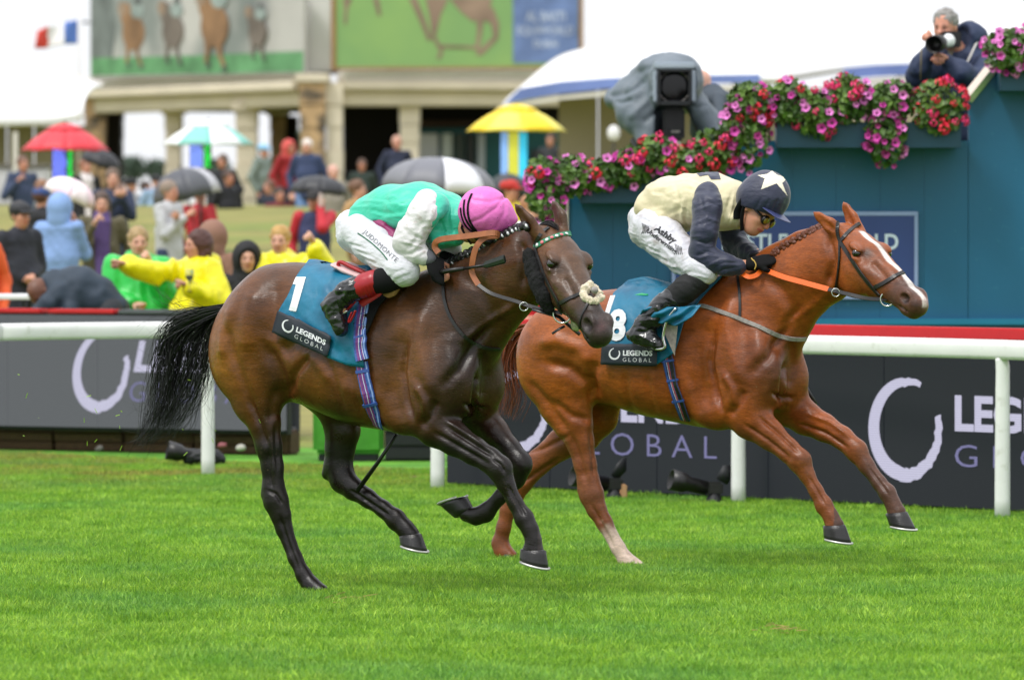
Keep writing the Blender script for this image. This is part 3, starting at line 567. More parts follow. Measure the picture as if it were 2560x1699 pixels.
for i, q in enumerate((('petunia_plant', 'magenta petunia trailing at the far left end of the lower planter', 1368, 478, 46, 62, (0, 1, 2), 26), ('geranium_plant', 'red geranium above petunias at the left end of the lower planter', 1358, 430, 40, 42, (3, 1, 1, 0), 20), ('petunia_plant', 'green topped petunia beside a yellowish shrub on the lower planter', 1432, 432, 46, 46, (0, 1, 1), 12),
    ('geranium_plant', 'salmon and red geranium on the lower planter left of the television camera', 1506, 428, 44, 36, (3, 4, 1, 1, 0), 17), ('petunia_plant', 'pink petunia directly under the television camera tripod', 1580, 410, 48, 46, (0, 1, 4), 15), ('geranium_plant', 'bright rose geranium under the television camera lens', 1640, 380, 48, 44, (4, 3, 0, 1, 1), 18), ('petunia_plant', 'petunia between lower planter and navy cap jockey back', 1706, 410, 50, 44, (0, 1, 3), 13),
    ('geranium_plant', 'red geranium at the foot of the tall trailing petunias', 1782, 378, 52, 56, (3, 4, 0, 1), 18), ('petunia_plant', 'tall petunia trailing down the left end of the upper planter', 1862, 320, 62, 92, (0, 1, 2, 1), 30), ('petunia_plant', 'petunia climbing at the left top of the upper planter', 1880, 250, 58, 48, (0, 1, 3), 16),
    ('geranium_plant', 'rose geranium in the left half of the upper planter', 1975, 248, 54, 52, (4, 3, 1, 1, 0), 22), ('petunia_plant', 'petunia hanging over the middle of the upper planter front', 2046, 278, 54, 56, (0, 1, 1, 4), 20), ('geranium_plant', 'tall stemmed rose geranium in the middle of the upper planter', 2120, 240, 52, 56, (4, 4, 1, 1), 20), ('petunia_plant', 'long petunia trail hanging below the upper planter', 2215, 316, 48, 84, (0, 1, 2, 0), 34), ('petunia_plant', 'petunia right of the trail in the upper planter', 2230, 244, 56, 44, (1, 0, 1), 16),
    ('geranium_plant', 'big leafed geranium with red heads at the right end of the upper planter', 2345, 262, 62, 62, (3, 4, 3), 19), ('petunia_plant', 'pale petunia spilling from the top right planter', 2520, 120, 56, 52, (1, 1, 0), 26), ('petunia_plant', 'petunia with brown tips at the extreme right edge', 2610, 110, 60, 62, (0, 1), 14))):
    nm, lb, cx_, cy_, rx_, ry_, ks, nf = q; flower_plant(nm, lb, cx_, cy_ + 8, rx_ * 1.12, ry_ * 1.14, dF, ks, nf, 520, i)
# ------------------------------------------------------------------ pavilion, marquees, flag
m_stone = mat('weathered sandstone', 'b89a74', .9, .3, 2.2, .5, 8, col2='5f5548', c2scale=1.6, bdist=.05); m_stone2 = mat('pale dressed stone', 'd6ccb8', .9, .10, .8, .2, 6, bdist=.02); m_cornice = mat('white coping', 'e4e0d8', .8, .06, 1)
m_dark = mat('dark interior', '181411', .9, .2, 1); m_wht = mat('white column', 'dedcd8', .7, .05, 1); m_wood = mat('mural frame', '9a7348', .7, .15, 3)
DB = 150.
def wx(px, d): return (px - CX) * d / FPX
def wz(py, d): return CAMZ + (HZ - py) * d / FPX
ZB = hbank(DB)
pv = thing('pavilion', 'sandstone pavilion with open pillared ground floor and two painted murals above', 'building', (wx(800, DB), DB, ZB))
# left wing recedes from the corner pillar; right wing faces the course
def wing(x0, d0, x1, d1): a = Vector((wx(x0, d0), d0, 0)); b = Vector((wx(x1, d1), d1, 0)); t = (b - a).normalized(); n = Vector((t.y, -t.x, 0)); return a, b, Matrix(((t.x, n.x, 0, a.x), (t.y, n.y, 0, a.y), (0, 0, 1, 0), (0, 0, 0, 1))), (b - a).length
aL, bL, ML, lenL = wing(228, 159, 752, 148.6); aR, bR, MR, lenR = wing(850, 148, 1480, 149)
zc0, zc1, ze0, ze1 = wz(238, 150), wz(196, 150), wz(268, 150), wz(236, 150)
for M, ln in ((ML, lenL), (MR, lenR)):
    box('lintel', (.02, -.9, ze0), (ln - .02, -.05, ze1 + .06), m_stone2, pv, .04, M); box('cornice', (-.02, -1.0, ze1 + .065), (ln + .02, .25, zc1 - .1), m_stone2, pv, .05, M); box('coping', (0, -.8, zc1 - .095), (ln, .05, zc1 + .12), m_cornice, pv, .04, M)
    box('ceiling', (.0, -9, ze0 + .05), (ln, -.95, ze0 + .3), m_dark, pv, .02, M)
def pillar(x0, x1, yb, d, m, ytop=262, dep=1.0, name='pillar', cap=True):
    bm = bmesh.new(); z0, z1 = hbank(d) - .3, wz(ytop, 150); xa, xb = wx(x0, d), wx(x1, d); n = 6
    for i in range(n):                                # coursed blocks, each slightly its own size
        j = .03 * ((i * 7) % 3 - 1); bx(bm, (xa - j * .5, d - j, z0 + (z1 - z0) * i / n + .012), (xb + j * .5, d + dep, z0 + (z1 - z0) * (i + 1) / n - .012))
    bx(bm, (xa + .05, d + .05, z0), (xb - .05, d + dep - .05, z1)); o = bm_obj(name, bm, m, pv)
    if cap: box('capital', (xa - .12, d - .12, z1 + .004), (xb + .12, d + dep + .05, z1 + .22), m_stone2, pv, .03)
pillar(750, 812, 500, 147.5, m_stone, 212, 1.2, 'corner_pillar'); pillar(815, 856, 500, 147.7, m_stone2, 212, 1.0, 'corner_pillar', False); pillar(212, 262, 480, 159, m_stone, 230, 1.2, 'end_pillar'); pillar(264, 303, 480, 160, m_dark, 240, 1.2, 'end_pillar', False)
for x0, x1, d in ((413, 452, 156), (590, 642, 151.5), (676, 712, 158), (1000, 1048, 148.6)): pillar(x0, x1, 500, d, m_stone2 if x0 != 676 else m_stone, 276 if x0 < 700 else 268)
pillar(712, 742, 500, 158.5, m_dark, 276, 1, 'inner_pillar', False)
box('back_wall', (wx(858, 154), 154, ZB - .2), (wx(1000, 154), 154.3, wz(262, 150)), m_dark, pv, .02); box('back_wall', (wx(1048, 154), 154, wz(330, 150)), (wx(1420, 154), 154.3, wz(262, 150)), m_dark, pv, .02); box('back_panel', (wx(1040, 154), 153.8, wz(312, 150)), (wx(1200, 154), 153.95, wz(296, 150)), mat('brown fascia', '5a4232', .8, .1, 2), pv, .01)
box('shop_front', (wx(1030, 152), 152, ZB - .2), (wx(1412, 152), 152.2, wz(318, 150)), mat('teal joinery', '14595c', .6, .15, 1), pv, .02)
for x0, x1, c in ((1028, 1095, 'cfd2dc'), (1105, 1130, 'c8d2d4'), (1138, 1160, '2a3a34'), (1168, 1186, '151a19'), (1195, 1212, 'b9c2cc'), (1330, 1388, '23262a')): box('door_panel', (wx(x0, 151.8), 151.8, ZB), (wx(x1, 151.8), 151.95, wz(332 if x0 < 1300 else 372, 150)), mat('panel ' + c, c, .5, .15, 1), pv, .01)
box('mural_column', (wx(772, 149), 149, zc1 + .14), (wx(829, 149), 150.2, wz(-120, 149)), m_wht, pv, .03)
for M, ln, m_ in ((ML, lenL, m_wht), (MR, lenR, m_wht)): box('upper_wall', (.1, -2.0, zc1 + .125), (ln - .3, -.75, wz(-120, 150)), m_wht, pv, .03, M)
def poly(nm, pts, Bd, off, m, par): return mesh(nm, [Bd.hit(x, y, off) for x, y in pts], [tuple(range(len(pts)))], m, par, False)
def flatb(px0, d0, px1, d1): a, b = Vector((wx(px0, d0), d0, 0)), Vector((wx(px1, d1), d1, 0)); return Board(a, b)
BL = flatb(234, 158.3, 768, 148.2); BR = flatb(830, 147.7, 1448, 148.7)
mu = thing('mural', 'painted mural of galloping horses on misty grey over green, left of the white column', 'mural', BL.hit(500, 190))
def pm_(n, c): return mat('paint ' + n, c, .8, .38, 1.3)
def slab(nm, Bd, pts, off, m, par): 
    V = [Bd.hit(x, y, off) for x, y in pts] + [Bd.hit(x, y, off - .12) for x, y in pts]; n = len(pts); return mesh(nm, V, [tuple(range(n)), tuple(range(2 * n - 1, n - 1, -1))] + [(i, i + n, (i + 1) % n + n, (i + 1) % n) for i in range(n)], m, par, False)
slab('canvas', BL, [(234, 192), (768, 182), (768, -60), (234, -60)], .10, mat('paint mist', 'b5b4b0', .8, .2, .35, col2='7f8683', c2scale=.25), mu); slab('frame', BL, [(234, 202), (770, 190), (770, 183), (234, 193)], .14, mat('stone sill', '8f8a80', .8, .1, 1), mu)
poly('painted_grass', [(236, 190), (767, 180), (767, 128), (520, 138), (236, 146)], BL, .106, pm_('green', '5f9466'), mu); poly('painted_mist', [(236, 146), (290, 143), (300, 60), (286, -40), (236, -40)], BL, .107, pm_('slate', '6d7573'), mu)
def painted_horse(Bd, x, y, s, mm, md, par, off, front=True):
    el = lambda cx, cy, rx, ry: [(x + s * (cx + rx * math.cos(a)), y + s * (cy + ry * math.sin(a))) for a in np.linspace(0, 2 * math.pi, 15)[:-1]]
    for i, (pts, m) in enumerate(((el(2, -58, 22, 34), mm), (el(-12, -92, 11, 24), mm), (el(-20, -104, 8, 15), pm_('roan', '8d7a68')), (el(9, -100, 13, 15), pm_('mint', '8f9c99')), (el(10, -118, 6, 7), md), ([(x + s * a, y + s * b) for a, b in ((-14, -38), (-4, -36), (-6, -18), (-9, 0), (-14, 0), (-12, -18))], mm), ([(x + s * a, y + s * b) for a, b in ((4, -34), (14, -36), (13, -16), (20, 4), (14, 5), (7, -14))], mm), ([(x + s * a, y + s * b) for a, b in ((-10, 0), (-3, 1), (-4, 8), (-11, 7))], md), ([(x + s * a, y + s * b) for a, b in ((14, 5), (21, 4), (22, 11), (14, 12))], md))):
        poly('painted_horse', pts, Bd, off + .0015 * i, m, par)
for i, (x, y, s) in enumerate(((340, 158, 1.3), (440, 150, 1.25), (545, 158, 1.6), (655, 140, 1.05))): painted_horse(BL, x, y, s, pm_('bay%d' % (i % 2), ('8a6a4c', '6f665e')[i % 2]), pm_('dark', '4c4f4e'), mu, .11 + .02 * i)
mu2 = thing('mural', 'green mural of running horse legs with blue lettered panel, right of the white column', 'mural', BR.hit(1100, 170))
slab('canvas', BR, [(838, 168), (1446, 166), (1446, -60), (838, -60)], .10, mat('paint turf', '8fb46c', .8, .12, .3, col2='7ea468', c2scale=.3), mu2)
for pts in ([(828, 176), (1456, 174), (1456, 167), (828, 169)], [(828, 168), (837.5, 168), (837.5, -60), (828, -60)], [(1446.5, 166), (1456, 166), (1456, -60), (1446.5, -60)]): slab('frame', BR, pts, .14, m_wood, mu2)
for i, pts in enumerate(([(856, -5), (880, -5), (868, 25), (866, 62), (858, 62), (860, 25)], [(930, -5), (945, -5), (952, 40), (944, 42)], [(1020, -5), (1040, -5), (1062, 50), (1078, 100), (1068, 104), (1048, 55)], [(1062, -5), (1120, -5), (1100, 40), (1088, 92), (1108, 130), (1098, 150), (1090, 146), (1098, 130), (1078, 94), (1072, 40)], [(1120, -5), (1230, -5), (1218, 40), (1180, 55), (1150, 30)], [(1200, 20), (1232, 20), (1246, 60), (1244, 98), (1204, 138), (1188, 140), (1192, 130), (1232, 92), (1226, 60), (1206, 50)], [(1188, 30), (1210, 40), (1202, 90), (1196, 128), (1186, 128), (1192, 80)], [(1090, 112), (1190, 116), (1190, 123), (1092, 120)])):
    poly('painted_leg', pts, BR, .106 + .0012 * i, pm_('brown', '8d7868'), mu2)
slab('blue_panel', BR, [(1281, 158), (1444, 157), (1444, -60), (1281, -60)], .115, pm_('blue', '6a80b0'), mu2)
for tx, y, w, h in (('AL BASTI', 55, 98, 26), ('EQUIWORLD', 92, 140, 26), ('DUBAI', 120, 60, 20)): BR.print('lettering', text_mesh(tx, 1, offset=.02), 1362 - w / 2, y, w, h, pm_('pale', 'b4bfd6'), mu2, 0, 0, .121)

m_tent = mat('white canvas', 'e9e9ea', .75, .03, .6); m_tent2 = mat('canvas hem', 'd6d2ca', .75, .05, .6); m_fas = mat('blue fascia', '7186c4', .6, .25, .8); m_wall = mat('beige wall', '9f957f', .85, .14, .7)
def marquee(label, d, x0, x1, ye, yt, yf, dep, fascia, wall, ns=14):
    t = thing('marquee', label, 'marquee', (wx((x0 + x1) / 2, d), d, hbank(d))); V = []; F_ = []; n = 20; k = 6
    for j in range(k + 1):
        for i in range(n + 1):
            u = i / n; x = x0 + (x1 - x0) * u; prof = math.sin(math.pi * (u * .8 + .1)) ** .8; lo = math.sin(math.pi * (.1)) ** .8; q = (prof - lo) / (1 - lo); dd = d + dep * j / k; z = wz(ye - (ye - yt) * max(q, 0) * (.55 + .45 * math.sin(math.pi * .5 * min(j / k * 2, 1))), d); V.append((wx(x, d), dd, z))
    F_ = [(j * (n + 1) + i, j * (n + 1) + i + 1, (j + 1) * (n + 1) + i + 1, (j + 1) * (n + 1) + i) for j in range(k) for i in range(n)]; o = mesh('canopy', V, F_, m_tent, t); md = o.modifiers.new('thickness', 'SOLIDIFY'); md.thickness = .06
    return t
# right-hand marquees: arched canopies with a blue fascia along the front
def arched(label, d, pts_top, pts_bot, dep, fas=None, hem=None):
    t = thing('marquee', label, 'marquee', (wx(pts_top[len(pts_top) // 2][0], d), d, hbank(d))); up = smooth_path([Vector((a, b, 0)) for a, b in pts_top], 5); lo = smooth_path([Vector((a, b, 0)) for a, b in pts_bot], 5); n = min(len(up), len(lo)); V = []; F_ = []; k = 8
    for j in range(k + 1):
        f = j / k; g = math.sin(f * math.pi / 2); 
        for i in range(n): q = lo[i].lerp(up[i], g); V.append((wx(q.x, d), d + dep * (1 - math.cos(f * math.pi / 2)), wz(q.y, d)))
    F_ = [(j * n + i, j * n + i + 1, (j + 1) * n + i + 1, (j + 1) * n + i) for j in range(k) for i in range(n - 1)]; o = mesh('canopy', V, F_, m_tent, t); md = o.modifiers.new('thickness', 'SOLIDIFY'); md.thickness = .08
    # hem pipe along the arch
    tube('arch_tube', [Vector((wx(q.x, d), d + dep + .02, wz(q.y - 1, d))) for q in up], .05, m_tent2, t, 6)
    if fas:
        a, b = fas; V = [(wx(x, d), d - .03, wz(y, d)) for x, y in a] + [(wx(x, d), d - .03, wz(y, d)) for x, y in b]; m = len(a); mesh('fascia', V, [(i, i + 1, m + i + 1, m + i) for i in range(m - 1)], m_fas, t, False).modifiers.new('thickness', 'SOLIDIFY').thickness = .03
    if hem:
        a, b = hem; V = [(wx(x, d), d - .05, wz(y, d)) for x, y in a] + [(wx(x, d), d - .05, wz(y, d)) for x, y in b]; m = len(a); mesh('hem', V, [(i, i + 1, m + i + 1, m + i) for i in range(m - 1)], m_tent2, t, False).modifiers.new('thickness', 'SOLIDIFY').thickness = .04
    return t
dT = 92
fa_ = [(1300, 222), (1400, 205), (1520, 196), (1700, 190), (1900, 186)], [(1262, 258), (1400, 235), (1520, 222), (1700, 212), (1900, 206)]
t = arched('white marquee roof with blue lettered fascia behind the television camera', dT, [(1290, 215), (1390, 130), (1460, 102), (1560, 82), (1680, 80), (1830, 100), (1960, 120)], [(1255, 262), (1330, 240), (1400, 226), (1520, 214), (1640, 206), (1800, 200), (1960, 198)], 7, fa_, ([(1245, 268), (1400, 241), (1520, 228), (1700, 218), (1900, 211)], [(1240, 275), (1400, 250), (1520, 240), (1700, 231), (1900, 226)]))
for x0, s_ in ((1312, 'AL BASTI'), (1420, 'EQUIWORLD')):
    for V, F_ in islands(fit(text_mesh(s_, 1), x0, 0, 80, 11)): mesh('letter', [Vector((wx(x, dT), dT - .045, wz(232 - y - (x - 1262) * .10 + 8, dT))) for x, y, _ in V], F_, m_tent2, t, False)
arched('second white marquee arch between television camera and photographer', dT + 4, [(1830, 102), (1900, 75), (2010, 58), (2120, 60), (2240, 72), (2330, 84)], [(1830, 220), (1950, 200), (2060, 180), (2150, 168), (2240, 162), (2330, 160)], 7, ([(2110, 172), (2190, 164), (2330, 158)], [(2100, 200), (2190, 192), (2330, 186)]), ([(2095, 203), (2190, 195), (2330, 189)], [(2095, 222), (2190, 214), (2330, 208)]))
arched('third white marquee arch behind the photographer head at far right', dT + 8, [(2240, 72), (2330, 48), (2440, 28), (2560, 24), (2700, 40)], [(2240, 190), (2340, 178), (2440, 172), (2560, 170), (2700, 172)], 7)
mw = thing('screen_wall', 'beige boarded wall below the white marquees behind the television camera', 'wall', (wx(1650, dT), dT + 2.5, hbank(dT)))
for i in range(11): box('panel', (wx(1395 + i * 100, dT + 2.5) + .01, dT + 2.5, hbank(dT) - .1), (wx(1495 + i * 100, dT + 2.5) - .01, dT + 2.6, wz(212, dT)), m_wall, mw, .01)
kb = thing('barrier', 'low white barrier in front of the beige wall behind the lower flowers', 'barrier', (wx(1500, 70), 70, hbank(70))); 
for i in range(4): box('panel', (wx(1400 + 90 * i, 70) + .01, 70, hbank(70)), (wx(1488 + 90 * i, 70) - .01, 70.05, wz(405, 70)), m_tent, kb, .01)
lp = thing('sign_paddle', 'small white oval paddle sign standing left of the television camera', 'sign', (wx(1534, 80), 80, hbank(80))); V, F_ = revolve([(.001, -.02), (.085, -.02), (.09, 0), (.085, .02), (.001, .02)], (0, 0, 0), (0, 1, 0), 16); mesh('paddle', [Vector((v.x + wx(1534, 80), v.y + 80, v.z * 1.25 + wz(333, 80))) for v in V], F_, m_tent, lp); tube('pole', [(wx(1534, 80), 80, hbank(80)), (wx(1534, 80), 80, wz(350, 80))], .015, m_frame, lp, 6)
# left marquee and clutter
t = arched('white marquee roof on the far left above an olive wall', 120, [(-260, 150), (-120, 156), (0, 164), (70, 168), (130, 176), (170, 186), (206, 200)], [(-260, 318), (-120, 316), (0, 313), (70, 311), (130, 308), (170, 300), (206, 292)], 6)
mw2 = thing('screen_wall', 'olive wall below the far left marquee behind the red umbrella', 'wall', (wx(60, 121), 121, hbank(121)))
for i in range(7): box('panel', (wx(-260 + i * 68, 121) + .02, 121.5, hbank(121)), (wx(-192 + i * 68, 121) - .02, 121.7, wz(314, 121)), mat('olive wall', '8a8268', .85, .15, .6), mw2, .01)
lb = thing('site_cabin', 'pale grey low cabin at the far left edge behind the crowd', 'cabin', (wx(50, 100), 100, hbank(100))); box('wall', (wx(-60, 100), 100, hbank(100)), (wx(112, 100), 101.5, wz(420, 100)), mat('cabin pale', 'c9c9cf', .7, .06, 1), lb, .03); box('roof', (wx(-64, 100), 99.95, wz(420, 100) + .004), (wx(116, 100), 101.6, wz(410, 100)), mat('cabin roof', '77736c', .8, .1, 1), lb, .02)
box('post', (wx(32, 99.8), 99.8, hbank(100)), (wx(44, 99.8), 99.95, wz(330, 100)), m_tent2, lb, .01)
# distant trees seen through the arcade
m_tree = mat('distant foliage', '4d5f50', .9, .3, 1.5, .4, 4, bdist=.1); m_trunk = mat('bark', '3a3028', .9, .2, 3)
for i, (px, py, r) in enumerate(((330, 420, 26), (390, 424, 22), (540, 420, 24), (660, 418, 22), (735, 352, 26))):
    d = 240; c_ = P(px, py, d); t = thing('tree', ('grey green tree seen through the leftmost pavilion arch', 'small grey green tree beside the second pavilion pillar', 'grey green tree behind the white and green umbrella', 'grey green tree between the middle pavilion pillars', 'taller tree top seen left of the corner pillar')[i], 'tree', (c_.x, d, hbank(d))); rr = random.Random(i); V = []; F_ = []; R0 = r / S(d)
    for _ in range(900):
        v = Vector((rr.gauss(0, .5), rr.gauss(0, .5), rr.gauss(0, .42))); p = c_ + v * R0; n = Vector((rr.gauss(0, 1), rr.gauss(0, 1), rr.gauss(0, 1))).normalized(); u = n.orthogonal().normalized() * .10; w_ = n.cross(u); k = len(V); V += [p - u, p + w_, p + u, p - w_]; F_.append((k, k + 1, k + 2, k + 3))
    f = mesh('crown', V, F_, m_tree, t, False); tube('trunk', [(c_.x, d, hbank(d)), (c_.x + .03, d, c_.z)], [.14, .07], m_trunk, t, 7)
fg = thing('flag', 'red white and blue striped flag hanging high at the far left', 'flag', (wx(140, 110), 110, hbank(110))); 
def cloth(nm, x0, x1, yt0, yt1, yb0, yb1, d, m, par):
    V = []; F_ = []; n, k = 8, 8
    for j in range(k + 1):
        for i in range(n + 1):
            u, v = i / n, j / k; x = x0 + (x1 - x0) * u + (-8 * v * (1 - u) if x0 < 130 else 0); y = (yt0 + (yt1 - yt0) * u) * (1 - v) + (yb0 + (yb1 - yb0) * u) * v; V.append((wx(x, d), d + .06 * math.sin(u * 3 + v * 2 + x0 * .1), wz(y, d)))
    mesh(nm, V, [(j * (n + 1) + i, j * (n + 1) + i + 1, (j + 1) * (n + 1) + i + 1, (j + 1) * (n + 1) + i) for j in range(k) for i in range(n)], m, par).modifiers.new('thickness', 'SOLIDIFY').thickness = .01
cloth('stripe_red', 96, 122, 79, 66, 122, 121, 110, mat('flag red', 'd8483f', .7, .08, 1), fg); cloth('stripe_white', 122, 163, 66, 57, 121, 111, 110, mat('flag white', 'e8e8ea', .7, .03, 1), fg); cloth('stripe_blue', 163, 194, 57, 51, 111, 110, 110, mat('flag blue', '5f83d8', .7, .08, 1), fg)
tube('pole', [(wx(198, 110), 110, hbank(110)), (wx(198, 110), 110, wz(44, 110))], .018, m_tent2, fg, 6)
fl_ = thing('floodlight', 'small dark lamp bracket on the pavilion left corner', 'lamp', (wx(214, 158), 157.5, wz(57, 157.5))); V, F_ = tube_data([(wx(209, 157.5), 157.5, wz(57, 157.5)), (wx(219, 157.5), 157.5, wz(57, 157.5))], .045, 8); mesh('lamp_head', V, F_, m_frame, fl_); tube('bracket', [(wx(219, 157.5), 157.5, wz(57, 157.5)), (wx(236, 157.8), 157.8, wz(60, 157.8))], .015, m_frame, fl_, 6)
# ------------------------------------------------------------------ the two racehorses
class Rig:                                            # a heading frame: x along the animal, y to its far side, z up
    def __init__(s, px, d, th):
        s.O = P(px, HZ, d); s.O.z = 0; s.th = th; s.h = Vector((math.cos(th), -math.sin(th), 0)); s.n = Vector((-math.sin(th), -math.cos(th), 0))
        s.d = d
    def L(s, px, py, v=0.):                           # photo pixel -> local point on the plane v metres to the near side
        r = ray(px, py); o = Vector((0, 0, CAMZ)); t = (v - (o - s.O).dot(s.n)) / r.dot(s.n); return s.loc(o + r * t)
    def loc(s, W):
        q = W - s.O; return np.array((q.dot(s.h), -q.dot(s.n), q.z))
    def W(s, l):
        return s.O + s.h * float(l[0]) - s.n * float(l[1]) + Vector((0, 0, float(l[2])))
    def Wn(s, A):                                     # the same for an array
        h, n, o = (np.array(v) for v in (s.h, s.n, s.O)); return o + A[:, :1] * h - A[:, 1:2] * n + A[:, 2:3] * np.array((0, 0, 1.))
    def sc(s, px, v=0): return 1 / S(s.W(s.L(px, 900, v)).y)

def leg(F, g, st, k=.035, ki=.02):
    F.limb([(g.L(x, y, v), 1.05 * r * g.sc(x, v), rb * 1.05 if rb else r * g.sc(x, v) * .95) for x, y, r, v, rb in st], k, ki)

def horse_head(F, g, o, m, phi, ov, sc=1., ears=(), nostril=1.):
    # head frame: a from poll to muzzle, b out of the forehead, c to the near cheek
    o = Vector(g.L(*o, ov)); W0 = g.W(o); r = ray(*m); tgt = .62 * sc
    ca = Vector((0, 0, CAMZ)); best = None            # the muzzle lies on its pixel's ray, one head length away, on the near side
    b_ = r.dot(ca - W0); c_ = (ca - W0).length_squared - tgt ** 2; aa = r.length_squared; disc = max(b_ * b_ - aa * c_, 0)
    W1 = ca + r * ((-b_ - math.sqrt(disc)) / aa); A = (W1 - W0).normalized()
    view = (ca - W0).normalized(); C0 = (view - A * view.dot(A)).normalized(); B0 = C0.cross(A)
    if B0.x < 0: B0 = -B0
    B = B0 * math.cos(phi) + C0 * math.sin(phi); C = C0 * math.cos(phi) - B0 * math.sin(phi)
    toL = lambda v: np.array((v.dot(g.h), -v.dot(g.n), v.z)); a, b, c = toL(A), toL(B), toL(C); rot = [a, b, c]; o = np.array(o)
    T = lambda x, y, z: o + sc * (x * a + y * b + z * c)
    E = lambda p, r, k=.02, op='u': F.ell(T(*p), [q * sc for q in r], k, rot, op)
    Lm = lambda st, k=.02, ki=.02, op='u': F.limb([(T(*p), ra * sc, rb * sc) for p, ra, rb in st], k, ki, op, lat=c)
    Lm([((0, -.01, 0), .095, .075), ((.09, -.022, 0), .112, .092), ((.19, -.030, 0), .116, .094), ((.29, -.022, 0), .096, .080), ((.39, -.012, 0), .076, .063),
        ((.48, -.010, 0), .062, .049), ((.56, -.014, 0), .056, .049), ((.595, -.012, 0), .048, .046)], .05, .03)
    E((.13, .05, 0), (.13, .045, .078), .03)
    Lm([((.2, .066, 0), .03, .05), ((.36, .048, 0), .024, .036), ((.5, .036, 0), .02, .026)], .02)
    for q in (1, -1):
        E((.176, .068, .083 * q), (.046, .016, .024), .016); E((.204, .030, .090 * q), (.03, .011, .016), .012); Lm([((.19, .012, .082 * q), .018, .016), ((.27, .004, .078 * q), .013, .012), ((.36, .002, .058 * q), .009, .008)], .018)
        E((.165, -.078, .046 * q), (.112, .088, .042), .03); E((.198, .048, .118 * q), (.028, .019, .022), .008, 'c')
        E((.55, .016, .040 * q), (.05, .036 * nostril, .022), .02); E((.566, .012, .066 * q), (.032 * nostril, .021 * nostril, .030), .008, 'c')
        Lm([((.60, -.036, .038 * q), .0035, .01), ((.55, -.040, .05 * q), .0035, .01), ((.50, -.046, .05 * q), .003, .008)], .006, op='c')
        Lm([((.30, .045, .070 * q), .006, .02), ((.40, .030, .060 * q), .006, .015)], .02, op='c')
    E((.605, -.004, 0), (.032, .042, .043), .02); E((.583, -.055, 0), (.034, .022, .034), .012); E((.54, -.062, 0), (.032, .022, .029), .015)
    for base, mid, tip, v0, v1, wd in ears:
        p = [np.array(g.L(*base, v0)), np.array(g.L(*mid, (v0 + v1) / 2)), np.array(g.L(*tip, v1))]; sx = g.sc(base[0], v0)
        F.limb([(p[0], wd * sx * .9, .026), (p[1], wd * sx, .02), (p[1] * .35 + p[2] * .65, wd * sx * .62, .012), (p[2], 3 * sx, .006)], .02, .012, lat=c)
        F.limb([(p[0] * .4 + p[1] * .6 + c * .026 + b * .006, wd * sx * .35, .012), (p[1] * .5 + p[2] * .5 + c * .021 + b * .006, wd * sx * .45, .010)], .008, .01, op='c', lat=c)
    return T, (a, b, c), o

def finish_body(F, g, strokes, it=2):
    V, Q = F.nets()
    if (V[Q[:, 0]] * np.cross(V[Q[:, 1]], V[Q[:, 2]])).sum() < 0: Q = Q[:, ::-1].copy()
    V = lap(V, Q, it); W = g.Wn(V); N = normals(V, Q); nn = g.Wn(N) - np.array(g.O); px = project_px(W)
    face = np.clip((-nn[:, 1] + .15) / .4, 0, 1); hgt = np.zeros(len(V))
    for pts, wd, dep in strokes:
        d, t = seg_dist(px, pts); fade = np.clip(np.minimum(t, 1 - t) * 5 + .25, 0, 1)
        hgt += 3.0 * dep * .001 * np.exp(-(d / wd) ** 2) * fade
    Vn = V + N * (hgt * face)[:, None]
    return Vn, Q
def horse_obj(name, label, g, V, Q, col, m, group):
    t = thing(name, label, 'racehorse', g.O, -g.th, group)
    o = mesh('body', V, Q, m, None, True, col); o.parent = t
    return t, o
def bvh_of(g, V, Q):
    W = g.Wn(V); return BVHTree.FromPolygons([tuple(v) for v in W], [tuple(int(i) for i in f) for f in Q])
def hoof(t, g, cor, heel, toe, v, m, ms, w=.052, lw=.040, lean=0):
    # coronet (two pixels), heel and toe of the sole; a flared, flat-soled cone with an iron under it
    lat = np.array((0, -1., 0)); up = None
    c0, c1, h, e = [np.array(g.L(*q, v)) for q in (cor[0], cor[1], heel, toe)]
    V = []; n = 20; rings = []
    ax = norm(e - h)
    for f, ww in ((-.06, .86), (0, 1.), (.25, 1), (.5, 1), (.75, 1), (1, .97), (1.05, .8)):
        ff = min(max(f, 0), 1); a = h + (c0 - h) * f; b = e + (c1 - e) * f; cw = (w + (lw - w) * ff) * ww; mid = (a + b) / 2; half = (b - a) / 2 * (1 if 0 <= f <= 1 else .86)
        R_ = []
        for k in range(n):
            q = 2 * math.pi * k / n; R_.append(mid + half * math.cos(q) + lat * (cw * math.sin(q) * (1 - .12 * math.cos(q) ** 2)))
        rings.append(R_)
    V = [p for r in rings for p in r]; F_ = []
    for i in range(len(rings) - 1):
        for k in range(n): F_.append((i * n + k, i * n + (k + 1) % n, (i + 1) * n + (k + 1) % n, (i + 1) * n + k))
    F_.append(tuple(range(n - 1, -1, -1))); F_.append(tuple(range(len(V) - n, len(V))))
    ho = mesh('hoof', V, F_, m, None); ho.parent = t
    dn = norm((h + e) / 2 - (c0 + c1) / 2); pts = []
    for k in range(3, 18):
        q = math.pi * 2 * (k - 10.5) / 20 * 1.12; pts.append(Vector((h + e) / 2 + dn * .006 + (e - h) / 2 * math.cos(q) * 1.01 + lat * (w * 1.01 * math.sin(q))))
    sh = tube('horseshoe', pts, .0065, ms, None, 6, 1.); sh.parent = ho
    return ho
def eyeball(t, T, q, m, sc=1.):
    p = T(.198, .049, .0860 * q); V, F_ = revolve([(0, -.024), (.016, -.018), (.023, -.007), (.0245, 0), (.021, .012), (.013, .021), (0, .0245)], p, (0, 0, 1), 14)
    o = mesh('eye', [np.array(p) + (np.array(v) - p) * sc for v in V], F_, m, None); o.parent = t
